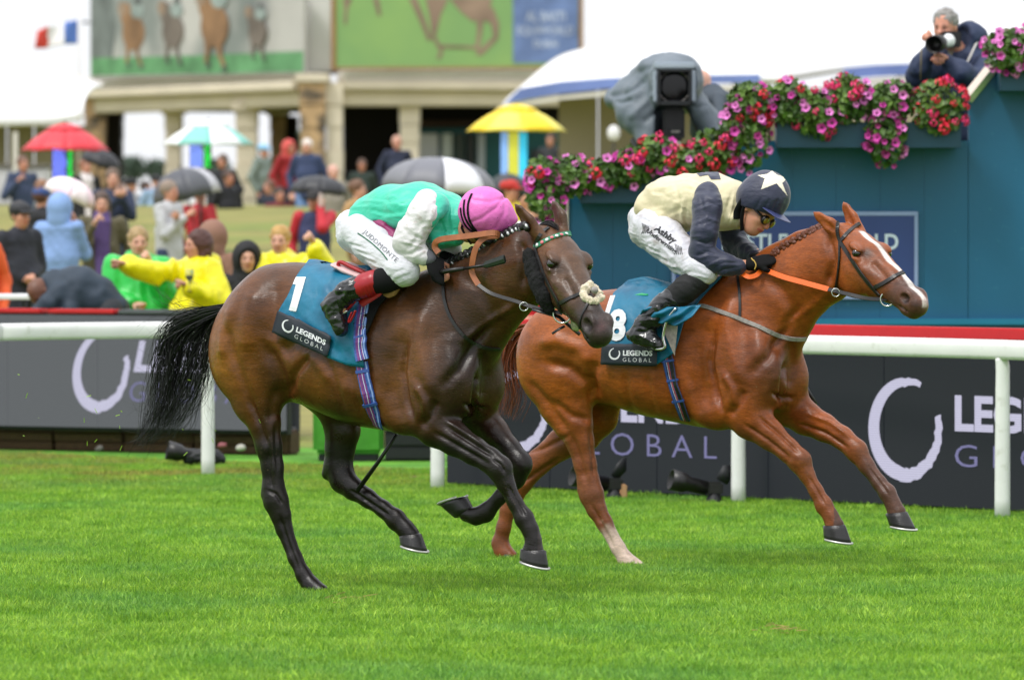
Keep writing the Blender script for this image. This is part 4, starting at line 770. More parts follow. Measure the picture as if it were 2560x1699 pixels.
def snap(bvh, px, py):                                # where the ray through a photo pixel first meets a body
    o = Vector((0, 0, CAMZ)); r = ray(px, py).normalized(); h = bvh.ray_cast(o, r); return (h[0], h[1]) if h[0] else (None, None)
def strap(name, bvh, pxs, w, m, parent=None, th=.004, lift=.003, k=5, far=None):
    # a flat leather strap laid on a body along a pixel path; far points (world) may carry it on round the body
    pts = []; last = None
    for q in smooth_path([Vector((a, b, 0)) for a, b in pxs], k):
        h, n = snap(bvh, q.x, q.y)
        if h is None:
            continue
        last = (h, n); pts.append((h + n * lift, n))
    if far: pts += [(Vector(p), Vector(n)) for p, n in far]
    for _ in range(2):
        pts = [pts[0]] + [((pts[i - 1][0] + pts[i][0] * 2 + pts[i + 1][0]) / 4, (pts[i - 1][1] + pts[i][1] * 2 + pts[i + 1][1]).normalized()) for i in range(1, len(pts) - 1)] + [pts[-1]]
    return ribbon(name, pts, w, m, parent, th)
def ribbon(name, pts, w, m, parent=None, th=.004):
    V = []; F_ = []; n = len(pts)
    for i, (p, nr) in enumerate(pts):
        t = (pts[min(i + 1, n - 1)][0] - pts[max(i - 1, 0)][0]); t = t.normalized() if t.length > 1e-7 else Vector((1, 0, 0))
        s = t.cross(nr); s = s.normalized() if s.length > 1e-6 else t.orthogonal().normalized(); nn = s.cross(t); ww = (w[i] if isinstance(w, list) else w) / 2
        V += [p - s * ww - nn * th * .3, p - s * ww * .9 + nn * th * .7, p + s * ww * .9 + nn * th * .7, p + s * ww - nn * th * .3]
    for i in range(n - 1):
        for k in range(4): F_.append((i * 4 + k, i * 4 + (k + 1) % 4, i * 4 + 4 + (k + 1) % 4, i * 4 + 4 + k))
    F_ += [(3, 2, 1, 0), (n * 4 - 4, n * 4 - 3, n * 4 - 2, n * 4 - 1)]
    return mesh(name, V, F_, m, parent, False)
def strands(name, guides, n, w, m, parent, jit=.01, rng=None):
    # guides: lists of (point, spread radius); each hair picks two guides and wanders between them
    rng = rng or random.Random(3); V = []; F_ = []
    for s in range(n):
        ga, gb = rng.choice(guides), rng.choice(guides); f = rng.random() * .5; k = min(len(ga), len(gb))
        off = Vector((rng.gauss(0, 1), rng.gauss(0, 1), rng.gauss(0, 1))); ph = rng.random() * 6; amp = rng.random() * jit; cut = k - (rng.random() < .35) * rng.randint(0, 2)
        path = []
        for i in range(max(cut, 3)):
            p = ga[i][0].lerp(gb[i][0], f) + off * (ga[i][1] * .5) + Vector((math.sin(ph + i * 1.3), math.cos(ph * 2 + i), math.sin(ph * 3 + i * 1.7))) * amp * (i / k)
            path.append(p)
        path = smooth_path(path, 4); ww = w * (.6 + rng.random() * .8); b = len(V); side = Vector((rng.gauss(0, 1), .6 * rng.gauss(0, 1), .4 * rng.gauss(0, 1))).normalized()
        for i, p in enumerate(path):
            t = (path[min(i + 1, len(path) - 1)] - path[max(i - 1, 0)]).normalized(); sd = t.cross(side); sd = sd.normalized() if sd.length > .01 else t.orthogonal(); x = ww * (1 - .85 * i / len(path)) / 2
            V += [p - sd * x, p + t.cross(sd) * x * .7, p + sd * x]
        for i in range(len(path) - 1):
            for j in (0, 1): F_.append((b + i * 3 + j, b + i * 3 + j + 1, b + i * 3 + j + 4, b + i * 3 + j + 3))
    return mesh(name, V, F_, m, parent)
def fill_decal(name, poly, bvh, m, parent, lift=.003, step=2.5, d0=29):   # a printed shape laid on a curved surface as a fine sheet
    pts = np.array(poly, float); x0, y0 = pts.min(0); x1, y1 = pts.max(0); nx, ny = int((x1 - x0) / step) + 2, int((y1 - y0) / step) + 2; ids = {}; V = []; F_ = []
    def inside(x, y):
        c = False; n = len(pts); j = n - 1
        for i in range(n):
            if (pts[i][1] > y) != (pts[j][1] > y) and x < (pts[j][0] - pts[i][0]) * (y - pts[i][1]) / (pts[j][1] - pts[i][1]) + pts[i][0]: c = not c
            j = i
        return c
    def vid(i, j):
        if (i, j) not in ids:
            h, n = snap(bvh, x0 + i * step, y0 + j * step)
            if h is None: return None
            ids[(i, j)] = len(V); V.append(h + n * lift)
        return ids[(i, j)]
    for i in range(nx):
        for j in range(ny):
            if inside(x0 + (i + .5) * step, y0 + (j + .5) * step):
                q = [vid(i, j), vid(i, j + 1), vid(i + 1, j + 1), vid(i + 1, j)]
                if None not in q and max((V[q[a]] - V[q[b]]).length for a in range(4) for b in range(a)) < .06: F_.append(q)
    return mesh(name, V, F_, m, parent)
# ------------------------------------------------------------------ the bay
TH = R(35)
m_hoof = mat('hoof horn', '1d1b1b', .28, .25, 30, .3, 90, stretch=(1, 1, 6)); m_iron = mat('worn shoe iron', 'c9c8c4', .35, .1, 40, metal=.7)
m_eye = mat('wet eye', '120a07', .06, .1, 30, coat=1)
def coat_mat(name, rough, spec=.3):
    m = bpy.data.materials.new(name); m.use_nodes = True; n = m.node_tree; L = n.links.new; b = n.nodes['Principled BSDF']; tc = n.nodes.new('ShaderNodeTexCoord')
    def noise(sc, det=4, st=None):
        z = n.nodes.new('ShaderNodeTexNoise'); z.inputs['Scale'].default_value = sc; z.inputs['Detail'].default_value = det; src = tc.outputs['Object']
        if st: mp = n.nodes.new('ShaderNodeMapping'); mp.inputs['Scale'].default_value = st; mp.inputs['Rotation'].default_value = (0, .35, 0); L(src, mp.inputs[0]); src = mp.outputs[0]
        L(src, z.inputs[0]); return z.outputs[0]
    def rng(x, lo, hi, a=.3, c=.7): r = n.nodes.new('ShaderNodeMapRange'); r.inputs[1].default_value = a; r.inputs[2].default_value = c; r.inputs[3].default_value = lo; r.inputs[4].default_value = hi; L(x, r.inputs[0]); return r.outputs[0]
    def mul(p, q): k = n.nodes.new('ShaderNodeMath'); k.operation = 'MULTIPLY'; L(p, k.inputs[0]); L(q, k.inputs[1]); return k.outputs[0]
    at = n.nodes.new('ShaderNodeAttribute'); at.attribute_name = 'col'; f = mul(mul(rng(noise(6), .72, 1.25), rng(noise(30, 5, (.5, 1, 2)), .82, 1.18)), rng(noise(150, 3, (.35, 1, 1.6)), .82, 1.18))
    mx = n.nodes.new('ShaderNodeMix'); mx.data_type = 'RGBA'; mx.blend_type = 'MULTIPLY'; mx.inputs[0].default_value = 1; L(at.outputs[0], mx.inputs[6]); L(f, mx.inputs[7]); mud = n.nodes.new('ShaderNodeMix'); mud.data_type = 'RGBA'; L(mul(rng(noise(170, 2), 0, .55, .64, .72), rng(noise(3.5, 3), 0, 1, .45, .6)), mud.inputs[0]); L(mx.outputs[2], mud.inputs[6]); mud.inputs[7].default_value = (.20, .14, .09, 1); L(mud.outputs[2], b.inputs['Base Color'])
    L(rng(noise(5, 5), rough - .10, rough + .16), b.inputs['Roughness']); b.inputs['Specular IOR Level'].default_value = spec
    bp = n.nodes.new('ShaderNodeBump'); bp.inputs['Strength'].default_value = .35; bp.inputs['Distance'].default_value = .004; L(noise(120, 3, (.35, 1, 1.6)), bp.inputs['Height']); b2 = n.nodes.new('ShaderNodeBump'); b2.inputs['Strength'].default_value = .3; b2.inputs['Distance'].default_value = .012; L(noise(16, 3), b2.inputs['Height']); L(bp.outputs[0], b2.inputs['Normal']); L(b2.outputs[0], b.inputs['Normal'])
    return m
def smoothstep(a, b, x): t = np.clip((x - a) / (b - a), 0, 1); return t * t * (3 - 2 * t)
def blend(c, d, w): return c + (np.array(lin(d))[None, :] - c) * np.clip(w, 0, 1)[:, None]
def blob(px, x, y, rx, ry, ang=0):
    dx, dy = px[:, 0] - x, px[:, 1] - y; ca, sa = math.cos(ang), math.sin(ang)
    return np.exp(-(((dx * ca + dy * sa) / rx) ** 2 + ((-dx * sa + dy * ca) / ry) ** 2))
G1 = Rig(900, 27.2, TH)
F1 = Field((-.95, -.55, -.12), (1.80, .42, 1.95), .0075)
tr = []
for x, t_, b_, w_, wh in ((608, 752, 905, .15, .5), (636, 702, 965, .205, .5), (665, 670, 985, .245, .52), (720, 656, 1000, .262, .55), (780, 659, 1015, .258, .5), (840, 668, 1040, .272, .45),
                      (900, 680, 1062, .285, .42), (960, 688, 1073, .28, .4), (1020, 690, 1081, .255, .38), (1080, 692, 1076, .225, .4), (1128, 712, 1064, .20, .42), (1172, 790, 1035, .15, .5)):
    a, b = G1.L(x, t_), G1.L(x, b_); tr.append(((a[0] + b[0]) / 2, a[2], b[2], w_, wh))
F1.loft(tr, .02)
px1 = lambda x, y, v=0: G1.L(x, y, v)
leg(F1, G1, [(1098, 850, 148, 0, .185), (1158, 792, 126, 0, .14), (1220, 730, 108, .01, .108), (1276, 684, 97, .02, .092), (1322, 662, 86, .03, .085), (1350, 655, 72, .03, .08)], .09, .06)
# haunches, shoulders, breast
for x, y, v, r in ((685, 808, .10, (.22, .17, .19)), (642, 885, .11, (.18, .14, .20)), (1075, 900, .13, (.13, .10, .24)), (1110, 985, .14, (.13, .085, .13)), (1062, 1030, .15, (.12, .075, .10))):
    for q in (1, -1): F1.ell(px1(x, y, 0) + np.array((0, -v * q, 0)), r, .07)
for q in (1, -1): F1.ell(px1(1163, 955, 0) + np.array((.02, -.09 * q, 0)), (.13, .10, .16), .05)
leg(F1, G1, [(642, 870, 105, .13, .12), (632, 925, 92, .14, .11), (642, 995, 68, .14, .085), (660, 1053, 43, .135, .06), (672, 1115, 34, .13, .047), (681, 1165, 28, .125, .04), (684, 1222, 29, .12, .038),
             (690, 1252, 33, .12, .04), (702, 1287, 26, .115, .034), (710, 1320, 21, .11, .03), (738, 1394, 17.5, .105, .027), (760, 1438, 19, .10, .03), (778, 1464, 22, .10, .034), (800, 1484, 26, .10, .04)], .06)
leg(F1, G1, [(664, 1236, 12, .12, .02), (676, 1205, 10, .12, .018), (684, 1165, 10, .12, .018)], .02)
leg(F1, G1, [(800, 950, 75, -.12, .10), (845, 1020, 52, -.13, .08), (856, 1075, 46, -.13, .06), (850, 1118, 39, -.13, .05), (846, 1165, 37, -.13, .045), (856, 1196, 34, -.125, .042), (882, 1220, 27, -.12, .036),
             (920, 1245, 22, -.115, .03), (958, 1271, 20, -.11, .028), (990, 1298, 25, -.11, .033), (1014, 1322, 22, -.11, .032), (1026, 1338, 25, -.11, .036)], .05)
leg(F1, G1, [(818, 1184, 15, -.125, .022), (830, 1150, 12, -.125, .02), (840, 1110, 12, -.13, .02)], .02)
leg(F1, G1, [(1085, 945, 85, .15, .08), (1075, 1030, 66, .15, .08), (1090, 1065, 50, .145, .07), (1136, 1096, 40, .14, .058), (1186, 1127, 33, .135, .048), (1225, 1150, 30, .13, .042), (1250, 1172, 32, .13, .042),
             (1263, 1206, 23, .125, .033), (1288, 1256, 18.5, .12, .027), (1311, 1296, 24, .115, .032), (1326, 1324, 20.5, .115, .029), (1334, 1350, 19, .115, .029), (1333, 1372, 28, .115, .038)], .05)
leg(F1, G1, [(1145, 985, 75, -.13, .08), (1190, 1035, 52, -.135, .065), (1236, 1082, 37, -.13, .052), (1274, 1126, 30, -.125, .042), (1298, 1160, 33, -.12, .044), (1289, 1194, 25, -.12, .034),
             (1250, 1242, 16.5, -.11, .026), (1214, 1281, 22, -.105, .03), (1190, 1290, 20, -.1, .03), (1166, 1284, 19, -.1, .032)], .05)
T1, AX1, o1 = horse_head(F1, G1, (1372, 612), (1508, 842), R(47), .03, 1.12,
    ears=(((1350, 592), (1322, 556), (1288, 510), .13, .15, 23), ((1410, 592), (1402, 545), (1381, 503), -.01, -.03, 23)), nostril=1.25)
st1 = [([(1110, 960), (1150, 920), (1185, 860), (1230, 800)], 14, -9), ([(1187, 1045), (1192, 985), (1200, 930)], 9, -12), ([(1000, 1060), (985, 980), (985, 900), (1010, 820)], 22, -9), ([(1085, 990), (1065, 930), (1050, 850), (1060, 770)], 20, 7),
       ([(1125, 960), (1130, 900), (1120, 830)], 25, 6), ([(1093, 1000), (1075, 1035), (1050, 1070)], 12, -6), ([(1120, 1068), (1180, 1105), (1235, 1140)], 6, -5), ([(1085, 1080), (1150, 1118), (1220, 1158)], 6, -4), ([(1110, 1050), (1170, 1088), (1220, 1122)], 6, 4),
       ([(720, 1005), (708, 960), (690, 915), (660, 860)], 15, -9), ([(700, 880), (735, 860), (770, 880)], 20, -7), ([(695, 970), (680, 1000), (675, 1060)], 12, -4), ([(560, 800), (580, 880), (610, 960), (645, 1040)], 12, -5),
       ([(640, 720), (620, 800), (615, 880)], 22, 6), ([(690, 700), (690, 780), (670, 850)], 22, -5), ([(620, 1000), (650, 1060), (670, 1120)], 7, -5), ([(690, 1060), (690, 1120), (695, 1180)], 6, -4),
       ([(672, 1120), (672, 1180), (680, 1225)], 8, -5), ([(700, 1290), (718, 1350), (745, 1420)], 4, -3.5), ([(878, 1225), (930, 1260), (975, 1290)], 4, -4), ([(1272, 1215), (1297, 1260), (1312, 1290)], 4, -3.5),
       ([(1150, 680), (1200, 720), (1240, 790), (1245, 850)], 18, -5), ([(1290, 760), (1230, 800), (1160, 850)], 10, 5), ([(1300, 600), (1310, 650), (1305, 720)], 10, -7), ([(850, 960), (900, 985), (960, 1000)], 18, 3),
       ([(1012, 860), (1002, 930), (1012, 1000), (1030, 1050)], 9, -9), ([(1040, 960), (1062, 1000), (1070, 1050)], 10, 7), ([(1205, 880), (1215, 940), (1205, 1000)], 10, -6), ([(1160, 1010), (1190, 1030), (1215, 1020)], 6, -8), ([(730, 860), (790, 900), (830, 960)], 14, 4), ([(775, 885), (735, 935), (722, 985)], 10, -7), ([(585, 760), (560, 830), (556, 900)], 14, 5), ([(1340, 1150), (1290, 1130), (1260, 1140)], 4, 0), ([(1232, 1148), (1250, 1160), (1262, 1180)], 4, -4), ([(668, 1225), (690, 1235), (706, 1260)], 4, -4), ([(820, 900), (840, 960), (860, 1030)], 8, -2.5), ([(870, 900), (885, 970), (905, 1040)], 8, -2.5), ([(920, 900), (930, 970), (945, 1050)], 8, -2.5)]
V1, Q1 = finish_body(F1, G1, st1); W1 = G1.Wn(V1); p1 = project_px(W1)
c = np.tile(np.array(lin('482a13')), (len(V1), 1)); nz = vnoise(V1, 5, 1) * .6 + vnoise(V1, 13, 2) * .4
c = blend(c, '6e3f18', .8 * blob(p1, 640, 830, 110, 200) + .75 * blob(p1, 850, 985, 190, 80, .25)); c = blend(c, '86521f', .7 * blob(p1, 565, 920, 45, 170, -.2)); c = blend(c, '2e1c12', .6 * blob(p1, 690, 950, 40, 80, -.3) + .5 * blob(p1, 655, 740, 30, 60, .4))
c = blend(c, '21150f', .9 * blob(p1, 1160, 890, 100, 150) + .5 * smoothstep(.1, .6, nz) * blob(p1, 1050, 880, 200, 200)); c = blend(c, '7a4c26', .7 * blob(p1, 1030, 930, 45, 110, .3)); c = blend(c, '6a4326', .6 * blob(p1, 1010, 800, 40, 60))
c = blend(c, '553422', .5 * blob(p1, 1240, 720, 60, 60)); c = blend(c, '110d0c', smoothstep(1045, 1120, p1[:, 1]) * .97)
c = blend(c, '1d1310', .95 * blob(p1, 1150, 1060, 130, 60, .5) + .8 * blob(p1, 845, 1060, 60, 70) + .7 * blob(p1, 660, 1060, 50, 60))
hd = p1[:, 0] > 1345; fa = ((V1 - o1) @ AX1[0]); fb = ((V1 - o1) @ AX1[1])
c = blend(c, '4d3727', hd * .8); c = blend(c, '6d4528', .6 * hd * blob(p1, 1370, 620, 60, 50)); c = blend(c, '2b2321', hd * smoothstep(.42, .56, fa) * .9); c = blend(c, '241a18', blob(p1, 1384, 662, 26, 20) * .9)
c = blend(c, '5a2c2c', .5 * blob(p1, 1497, 815, 16, 14)); c = blend(c, '15100e', .6 * blob(p1, 1488, 812, 20, 15))
for q in (1, -1): c = blend(c, '140b0a', smoothstep(.034, .022, np.linalg.norm(V1 - T1(.568, .012, .060 * q), axis=1)))
c *= (1 + .28 * nz)[:, None]
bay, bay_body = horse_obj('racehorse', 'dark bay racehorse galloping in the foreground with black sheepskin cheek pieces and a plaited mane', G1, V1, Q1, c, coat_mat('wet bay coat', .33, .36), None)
B1 = bvh_of(G1, V1, Q1)
hoof(bay, G1, ((782, 1478), (812, 1482)), (776, 1494), (826, 1500), .10, m_hoof, m_iron)
hoof(bay, G1, ((999, 1338), (1052, 1334)), (1003, 1358), (1066, 1377), -.11, m_hoof, m_iron)
hoof(bay, G1, ((1303, 1371), (1363, 1376)), (1301, 1396), (1369, 1419), .115, m_hoof, m_iron)
hoof(bay, G1, ((1182, 1270), (1138, 1294)), (1166, 1240), (1101, 1262), -.1, m_hoof, m_iron)
for q in (1, -1): eyeball(bay, T1, q, m_eye)
# ------------------------------------------------------------------ the chestnut
G2 = Rig(1640, 29.3, TH)
F2 = Field((-1.15, -.55, -.12), (1.95, .42, 1.95), .0075)
tr = []
for x, t_, b_, w_, wh in ((1370, 812, 925, .15, .5), (1400, 772, 970, .205, .5), (1430, 745, 985, .245, .52), (1485, 730, 1000, .262, .55), (1545, 722, 1015, .258, .5), (1605, 719, 1034, .272, .45),
                      (1665, 719, 1048, .28, .42), (1725, 714, 1060, .275, .4), (1785, 702, 1070, .25, .38), (1840, 695, 1070, .22, .4), (1890, 724, 1054, .195, .42), (1934, 800, 1024, .15, .5)):
    a, b = G2.L(x, t_), G2.L(x, b_); tr.append(((a[0] + b[0]) / 2, a[2], b[2], w_, wh))
F2.loft(tr, .02)
px2 = lambda x, y, v=0: G2.L(x, y, v)
leg(F2, G2, [(1860, 845, 143, 0, .185), (1912, 783, 122, 0, .14), (1968, 718, 104, .01, .108), (2026, 676, 93, .02, .092), (2078, 656, 84, .03, .085), (2102, 648, 72, .03, .08)], .09, .06)
for x, y, v, r in ((1440, 840, .10, (.22, .17, .17)), (1404, 908, .11, (.18, .14, .19)), (1845, 900, .13, (.13, .10, .23)), (1880, 975, .14, (.13, .085, .13)), (1835, 1025, .15, (.12, .075, .09))):
    for q in (1, -1): F2.ell(px2(x, y, 0) + np.array((0, -v * q, 0)), r, .07)
for q in (1, -1): F2.ell(px2(1930, 945, 0) + np.array((.02, -.09 * q, 0)), (.13, .10, .15), .05)
leg(F2, G2, [(1398, 880, 100, .13, .12), (1398, 935, 94, .14, .11), (1412, 1000, 72, .14, .085), (1432, 1053, 53, .135, .065), (1450, 1102, 36, .13, .048), (1463, 1160, 29, .125, .04), (1471, 1202, 28.5, .12, .037),
             (1479, 1236, 32, .12, .039), (1491, 1271, 25, .115, .033), (1511, 1306, 20.5, .11, .029), (1545, 1368, 17.5, .105, .027), (1564, 1398, 19, .10, .03), (1580, 1412, 20, .10, .032), (1598, 1422, 20, .10, .034)], .06)
leg(F2, G2, [(1455, 1224, 11, .12, .02), (1465, 1190, 10, .12, .018), (1470, 1150, 10, .12, .018)], .02)
leg(F2, G2, [(1495, 960, 80, -.12, .10), (1492, 1035, 55, -.13, .08), (1462, 1082, 43, -.13, .06), (1402, 1110, 37, -.13, .05), (1347, 1154, 31, -.13, .045), (1302, 1200, 32, -.125, .042), (1284, 1236, 26, -.12, .036),
             (1270, 1272, 20, -.115, .029), (1259, 1318, 18, -.11, .027), (1250, 1358, 21, -.11, .03), (1258, 1378, 22, -.11, .034), (1275, 1392, 20, -.11, .036)], .05)
leg(F2, G2, [(1872, 930, 90, .15, .08), (1862, 1000, 68, .15, .08), (1878, 1045, 52, .145, .07), (1925, 1086, 36, .14, .055), (1970, 1124, 28, .135, .045), (2000, 1153, 29, .13, .042),
             (2016, 1184, 19.5, .125, .031), (2040, 1226, 17, .12, .027), (2060, 1263, 21.5, .115, .031), (2077, 1290, 18.5, .115, .028), (2086, 1313, 25.5, .115, .036)], .05)
leg(F2, G2, [(1925, 955, 75, -.13, .08), (1968, 1008, 54, -.135, .065), (2012, 1043, 41, -.13, .055), (2060, 1068, 33, -.13, .05), (2106, 1094, 27, -.125, .042), (2142, 1127, 27, -.12, .04),
             (2166, 1163, 19.5, -.12, .031), (2198, 1206, 17.5, -.115, .027), (2219, 1232, 21, -.11, .031), (2232, 1258, 18.5, -.11, .028), (2241, 1280, 25, -.11, .036)], .05)
T2, AX2, o2 = horse_head(F2, G2, (2112, 608), (2302, 766), R(30), .03, 1.12,
    ears=(((2110, 592), (2076, 564), (2034, 531), .12, .14, 21), ((2150, 584), (2130, 548), (2108, 506), -.02, -.04, 22)))
sh = np.array((770, -30.)); st2 = [([(x + 770, y - 28) for x, y in pts], wd, dep) for pts, wd, dep in st1[:6] + [q for q in st1 if q[1:] in ((9, -9), (10, 7), (10, -6), (6, -8))]]
st2 += [([(1900, 1045), (1950, 1085), (1995, 1130)], 5, -5), ([(1860, 1060), (1920, 1100), (1975, 1145)], 5, -4), ([(2000, 1060), (2060, 1080), (2120, 1120)], 5, -5), ([(2020, 1035), (2075, 1055), (2125, 1092)], 5, 4),
        ([(1487, 1005), (1470, 960), (1420, 920), (1360, 905)], 14, -9), ([(1490, 900), (1475, 950), (1487, 1000)], 14, -8), ([(1345, 860), (1390, 850), (1450, 870), (1480, 920)], 18, 7), ([(1320, 950), (1370, 1010), (1420, 1080)], 10, -5),
        ([(1375, 1000), (1430, 1040), (1480, 1050)], 10, -5), ([(1430, 1090), (1450, 1150), (1462, 1200)], 7, -5), ([(1475, 1080), (1482, 1140), (1485, 1190)], 6, -4), ([(1478, 1260), (1505, 1310), (1535, 1370)], 4, -3.5),
        ([(1320, 1130), (1360, 1120), (1420, 1090)], 6, -4), ([(1290, 1215), (1345, 1180), (1400, 1145)], 6, -4), ([(2022, 1190), (2048, 1235), (2062, 1260)], 4, -3), ([(2172, 1168), (2203, 1210), (2220, 1235)], 4, -3),
        ([(1910, 690), (1960, 730), (2000, 790), (2005, 850)], 18, -5), ([(2060, 740), (2000, 790), (1930, 840)], 10, 4), ([(2070, 590), (2080, 650), (2070, 715)], 9, -8)]
st2 += [([(1560 + 55 * i, 930), (1570 + 55 * i, 990), (1585 + 55 * i, 1040)], 9, -2.5) for i in range(5)]
V2, Q2 = finish_body(F2, G2, st2); W2 = G2.Wn(V2); p2 = project_px(W2)
c = np.tile(np.array(lin('8e481a')), (len(V2), 1)); nz = vnoise(V2, 5, 1) * .6 + vnoise(V2, 13, 2) * .4
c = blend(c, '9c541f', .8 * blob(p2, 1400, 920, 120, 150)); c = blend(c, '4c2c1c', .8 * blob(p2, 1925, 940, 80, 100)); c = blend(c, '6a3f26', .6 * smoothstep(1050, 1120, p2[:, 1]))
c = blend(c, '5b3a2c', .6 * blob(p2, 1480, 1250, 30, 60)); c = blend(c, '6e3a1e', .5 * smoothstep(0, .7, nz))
fa = ((V2 - o2) @ AX2[0]); fb = ((V2 - o2) @ AX2[1]); fc = ((V2 - o2) @ AX2[2]); hd = (fa > .0) & (p2[:, 0] > 2085)
c = blend(c, '4a342c', hd * smoothstep(.40, .54, fa) * .85); c = blend(c, '5d3a2a', hd * .7 * blob(p2, 2185, 670, 40, 50)); c = blend(c, '2a1a14', blob(p2, 2166, 633, 18, 14) * .9)
blz = hd * smoothstep(.022, .013, np.abs(fc + .004 + .006 * np.sin(fa * 30))) * smoothstep(.075, .10, fa) * smoothstep(.0, .02, fb); c = blend(c, 'd8cfc8', blz * 1.)
c = blend(c, '9c6d62', hd * .6 * blob(p2, 2320, 755, 14, 20)); c = blend(c, '1a100d', .6 * blob(p2, 2290, 762, 14, 10))
sock = (p2[:, 0] > 1480) & (p2[:, 0] < 1640); c = blend(c, 'c9b3a4', sock * smoothstep(1285, 1335, p2[:, 1] + .35 * (p2[:, 0] - 1540) + 14 * vnoise(V2, 40, 5)) * .9)
for q in (1, -1): c = blend(c, '1a0e0c', smoothstep(.032, .02, np.linalg.norm(V2 - T2(.568, .012, .060 * q), axis=1)))
c *= (1 + .2 * nz)[:, None]
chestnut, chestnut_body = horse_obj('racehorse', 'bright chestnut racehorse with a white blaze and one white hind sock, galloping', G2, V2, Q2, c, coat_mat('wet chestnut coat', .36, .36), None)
B2 = bvh_of(G2, V2, Q2)
hoof(chestnut, G2, ((1585, 1416), (1612, 1420)), (1580, 1430), (1626, 1434), .10, m_hoof, m_iron)
hoof(chestnut, G2, ((1262, 1380), (1290, 1388)), (1256, 1396), (1304, 1404), -.11, m_hoof, m_iron)
hoof(chestnut, G2, ((2059, 1314), (2112, 1312)), (2061, 1342), (2127, 1356), .115, m_hoof, m_iron)
hoof(chestnut, G2, ((2215, 1284), (2267, 1279)), (2225, 1311), (2288, 1322), -.11, m_hoof, m_iron)
for q in (1, -1): eyeball(chestnut, T2, q, m_eye)
# ------------------------------------------------------------------ saddlery
def coons(top, bot, lft, rgt, nu, nv):                # a pixel grid between four edges
    def samp(pl, t):
        pl = [np.array(q, float) for q in pl]; d = [0]
        for a, b in zip(pl, pl[1:]): d.append(d[-1] + np.linalg.norm(b - a))
        x = t * d[-1]
        for i in range(len(pl) - 1):
            if x <= d[i + 1] or i == len(pl) - 2: return pl[i] + (pl[i + 1] - pl[i]) * (x - d[i]) / max(d[i + 1] - d[i], 1e-6)
    g = np.zeros((nv + 1, nu + 1, 2)); P00, P10, P01, P11 = [np.array(q, float) for q in (top[0], top[-1], bot[0], bot[-1])]
    for j in range(nv + 1):
        for i in range(nu + 1):
            u, v = i / nu, j / nv
            g[j, i] = (1 - v) * samp(top, u) + v * samp(bot, u) + (1 - u) * samp(lft, v) + u * samp(rgt, v) - ((1 - u) * (1 - v) * P00 + u * (1 - v) * P10 + (1 - u) * v * P01 + u * v * P11)
    return g
def drape(name, G, bvh, g, m, lift=.012, wr=.005, th=.003, mirror=True, seed=1, folds=(), label=None, parent=None):
    nv, nu = g.shape[0] - 1, g.shape[1] - 1; V = []; last = [None] * (nu + 1)
    for j in range(nv + 1):
        for i in range(nu + 1):
            h, n = snap(bvh, *g[j, i])
            if h is None or (last[i] is not None and abs(h.y - last[i][0].y) > .15):
                if last[i] is None:
                    q = G.W(G.L(*g[j, i], .02)); h, n = q, Vector((0, -.3, .95)).normalized()
                else: h, n = P(*g[j, i], last[i][0].y), last[i][1]
            last[i] = (h, n); V.append(h + n * lift)
    A = np.array([tuple(v) for v in V]); gp = g.reshape(-1, 2); hgt = wr * vnoise(np.c_[gp / 26, gp[:, :1] * 0], 1, seed) + wr * .5 * vnoise(np.c_[gp / 11, gp[:, :1] * 0], 1, seed + 3)
    for pts, wd, dep in folds:
        d, t = seg_dist(gp, pts); hgt += dep * .001 * np.exp(-(d / wd) ** 2)
    A += np.array((-.1, -.95, .25)) * np.abs(hgt)[:, None] * np.sign(hgt)[:, None] + np.array((0, -.002, 0)); A[:, 1] -= wr
    F_ = [(j * (nu + 1) + i, (j + 1) * (nu + 1) + i, (j + 1) * (nu + 1) + i + 1, j * (nu + 1) + i + 1) for j in range(nv) for i in range(nu)]
    if mirror:
        k = len(A); B = []
        for a in A:
            l = G.loc(Vector(a)); l[1] = -l[1]; B.append(tuple(G.W(l)))
        A = np.concatenate([A, np.array(B)]); F_ += [tuple(q + k for q in f[::-1]) for f in F_[:]]
        F_ += [(i, i + 1, k + i + 1, k + i) for i in range(nu)]
    o = mesh(name, A, np.array(F_), m, parent); sm = o.modifiers.new('thickness', 'SOLIDIFY'); sm.thickness = th; sm.offset = 1
    bv = BVHTree.FromPolygons([tuple(v) for v in A], F_); return o, bv
def decal(name, VF, fn, bvh, m, parent, lift=.005, th=0):
    # flat print carried from its own plane (fn: x, y -> photo pixel) on to a surface
    if name == 'lettering':
        for q in islands(VF): decal('letter', q, fn, bvh, m, parent, lift)
        return
    V, F_ = VF; out = []; dep = None
    for v in V:
        p = fn(v[0], v[1]); h, n = snap(bvh, *p)
        if h is None: h = P(*p, dep if dep else 28)
        dep = h.y; out.append(h + (Vector((0, 0, CAMZ)) - h).normalized() * lift)
    return mesh(name, out, F_, m, parent, False)
def quadmap(p00, p10, p01, p11):                      # unit square (y up) -> pixels
    a, b, c, d = [np.array(q, float) for q in (p00, p10, p01, p11)]
    return lambda x, y: (1 - x) * (1 - y) * a + x * (1 - y) * b + (1 - x) * y * c + x * y * d
def patch_print(fn, bvh, parent):
    decal('ring_logo', fit(ring_logo(seed=2), .09, .25, .21, .56), fn, bvh, m_white, parent)
    decal('lettering', fit(text_mesh('LEGENDS', 1, offset=.035), .35, .45, .54, .25), fn, bvh, m_white, parent)
    decal('lettering', fit(text_mesh('GLOBAL', 1, spacing=1.5, offset=-.012), .35, .17, .52, .18), fn, bvh, m_white, parent)

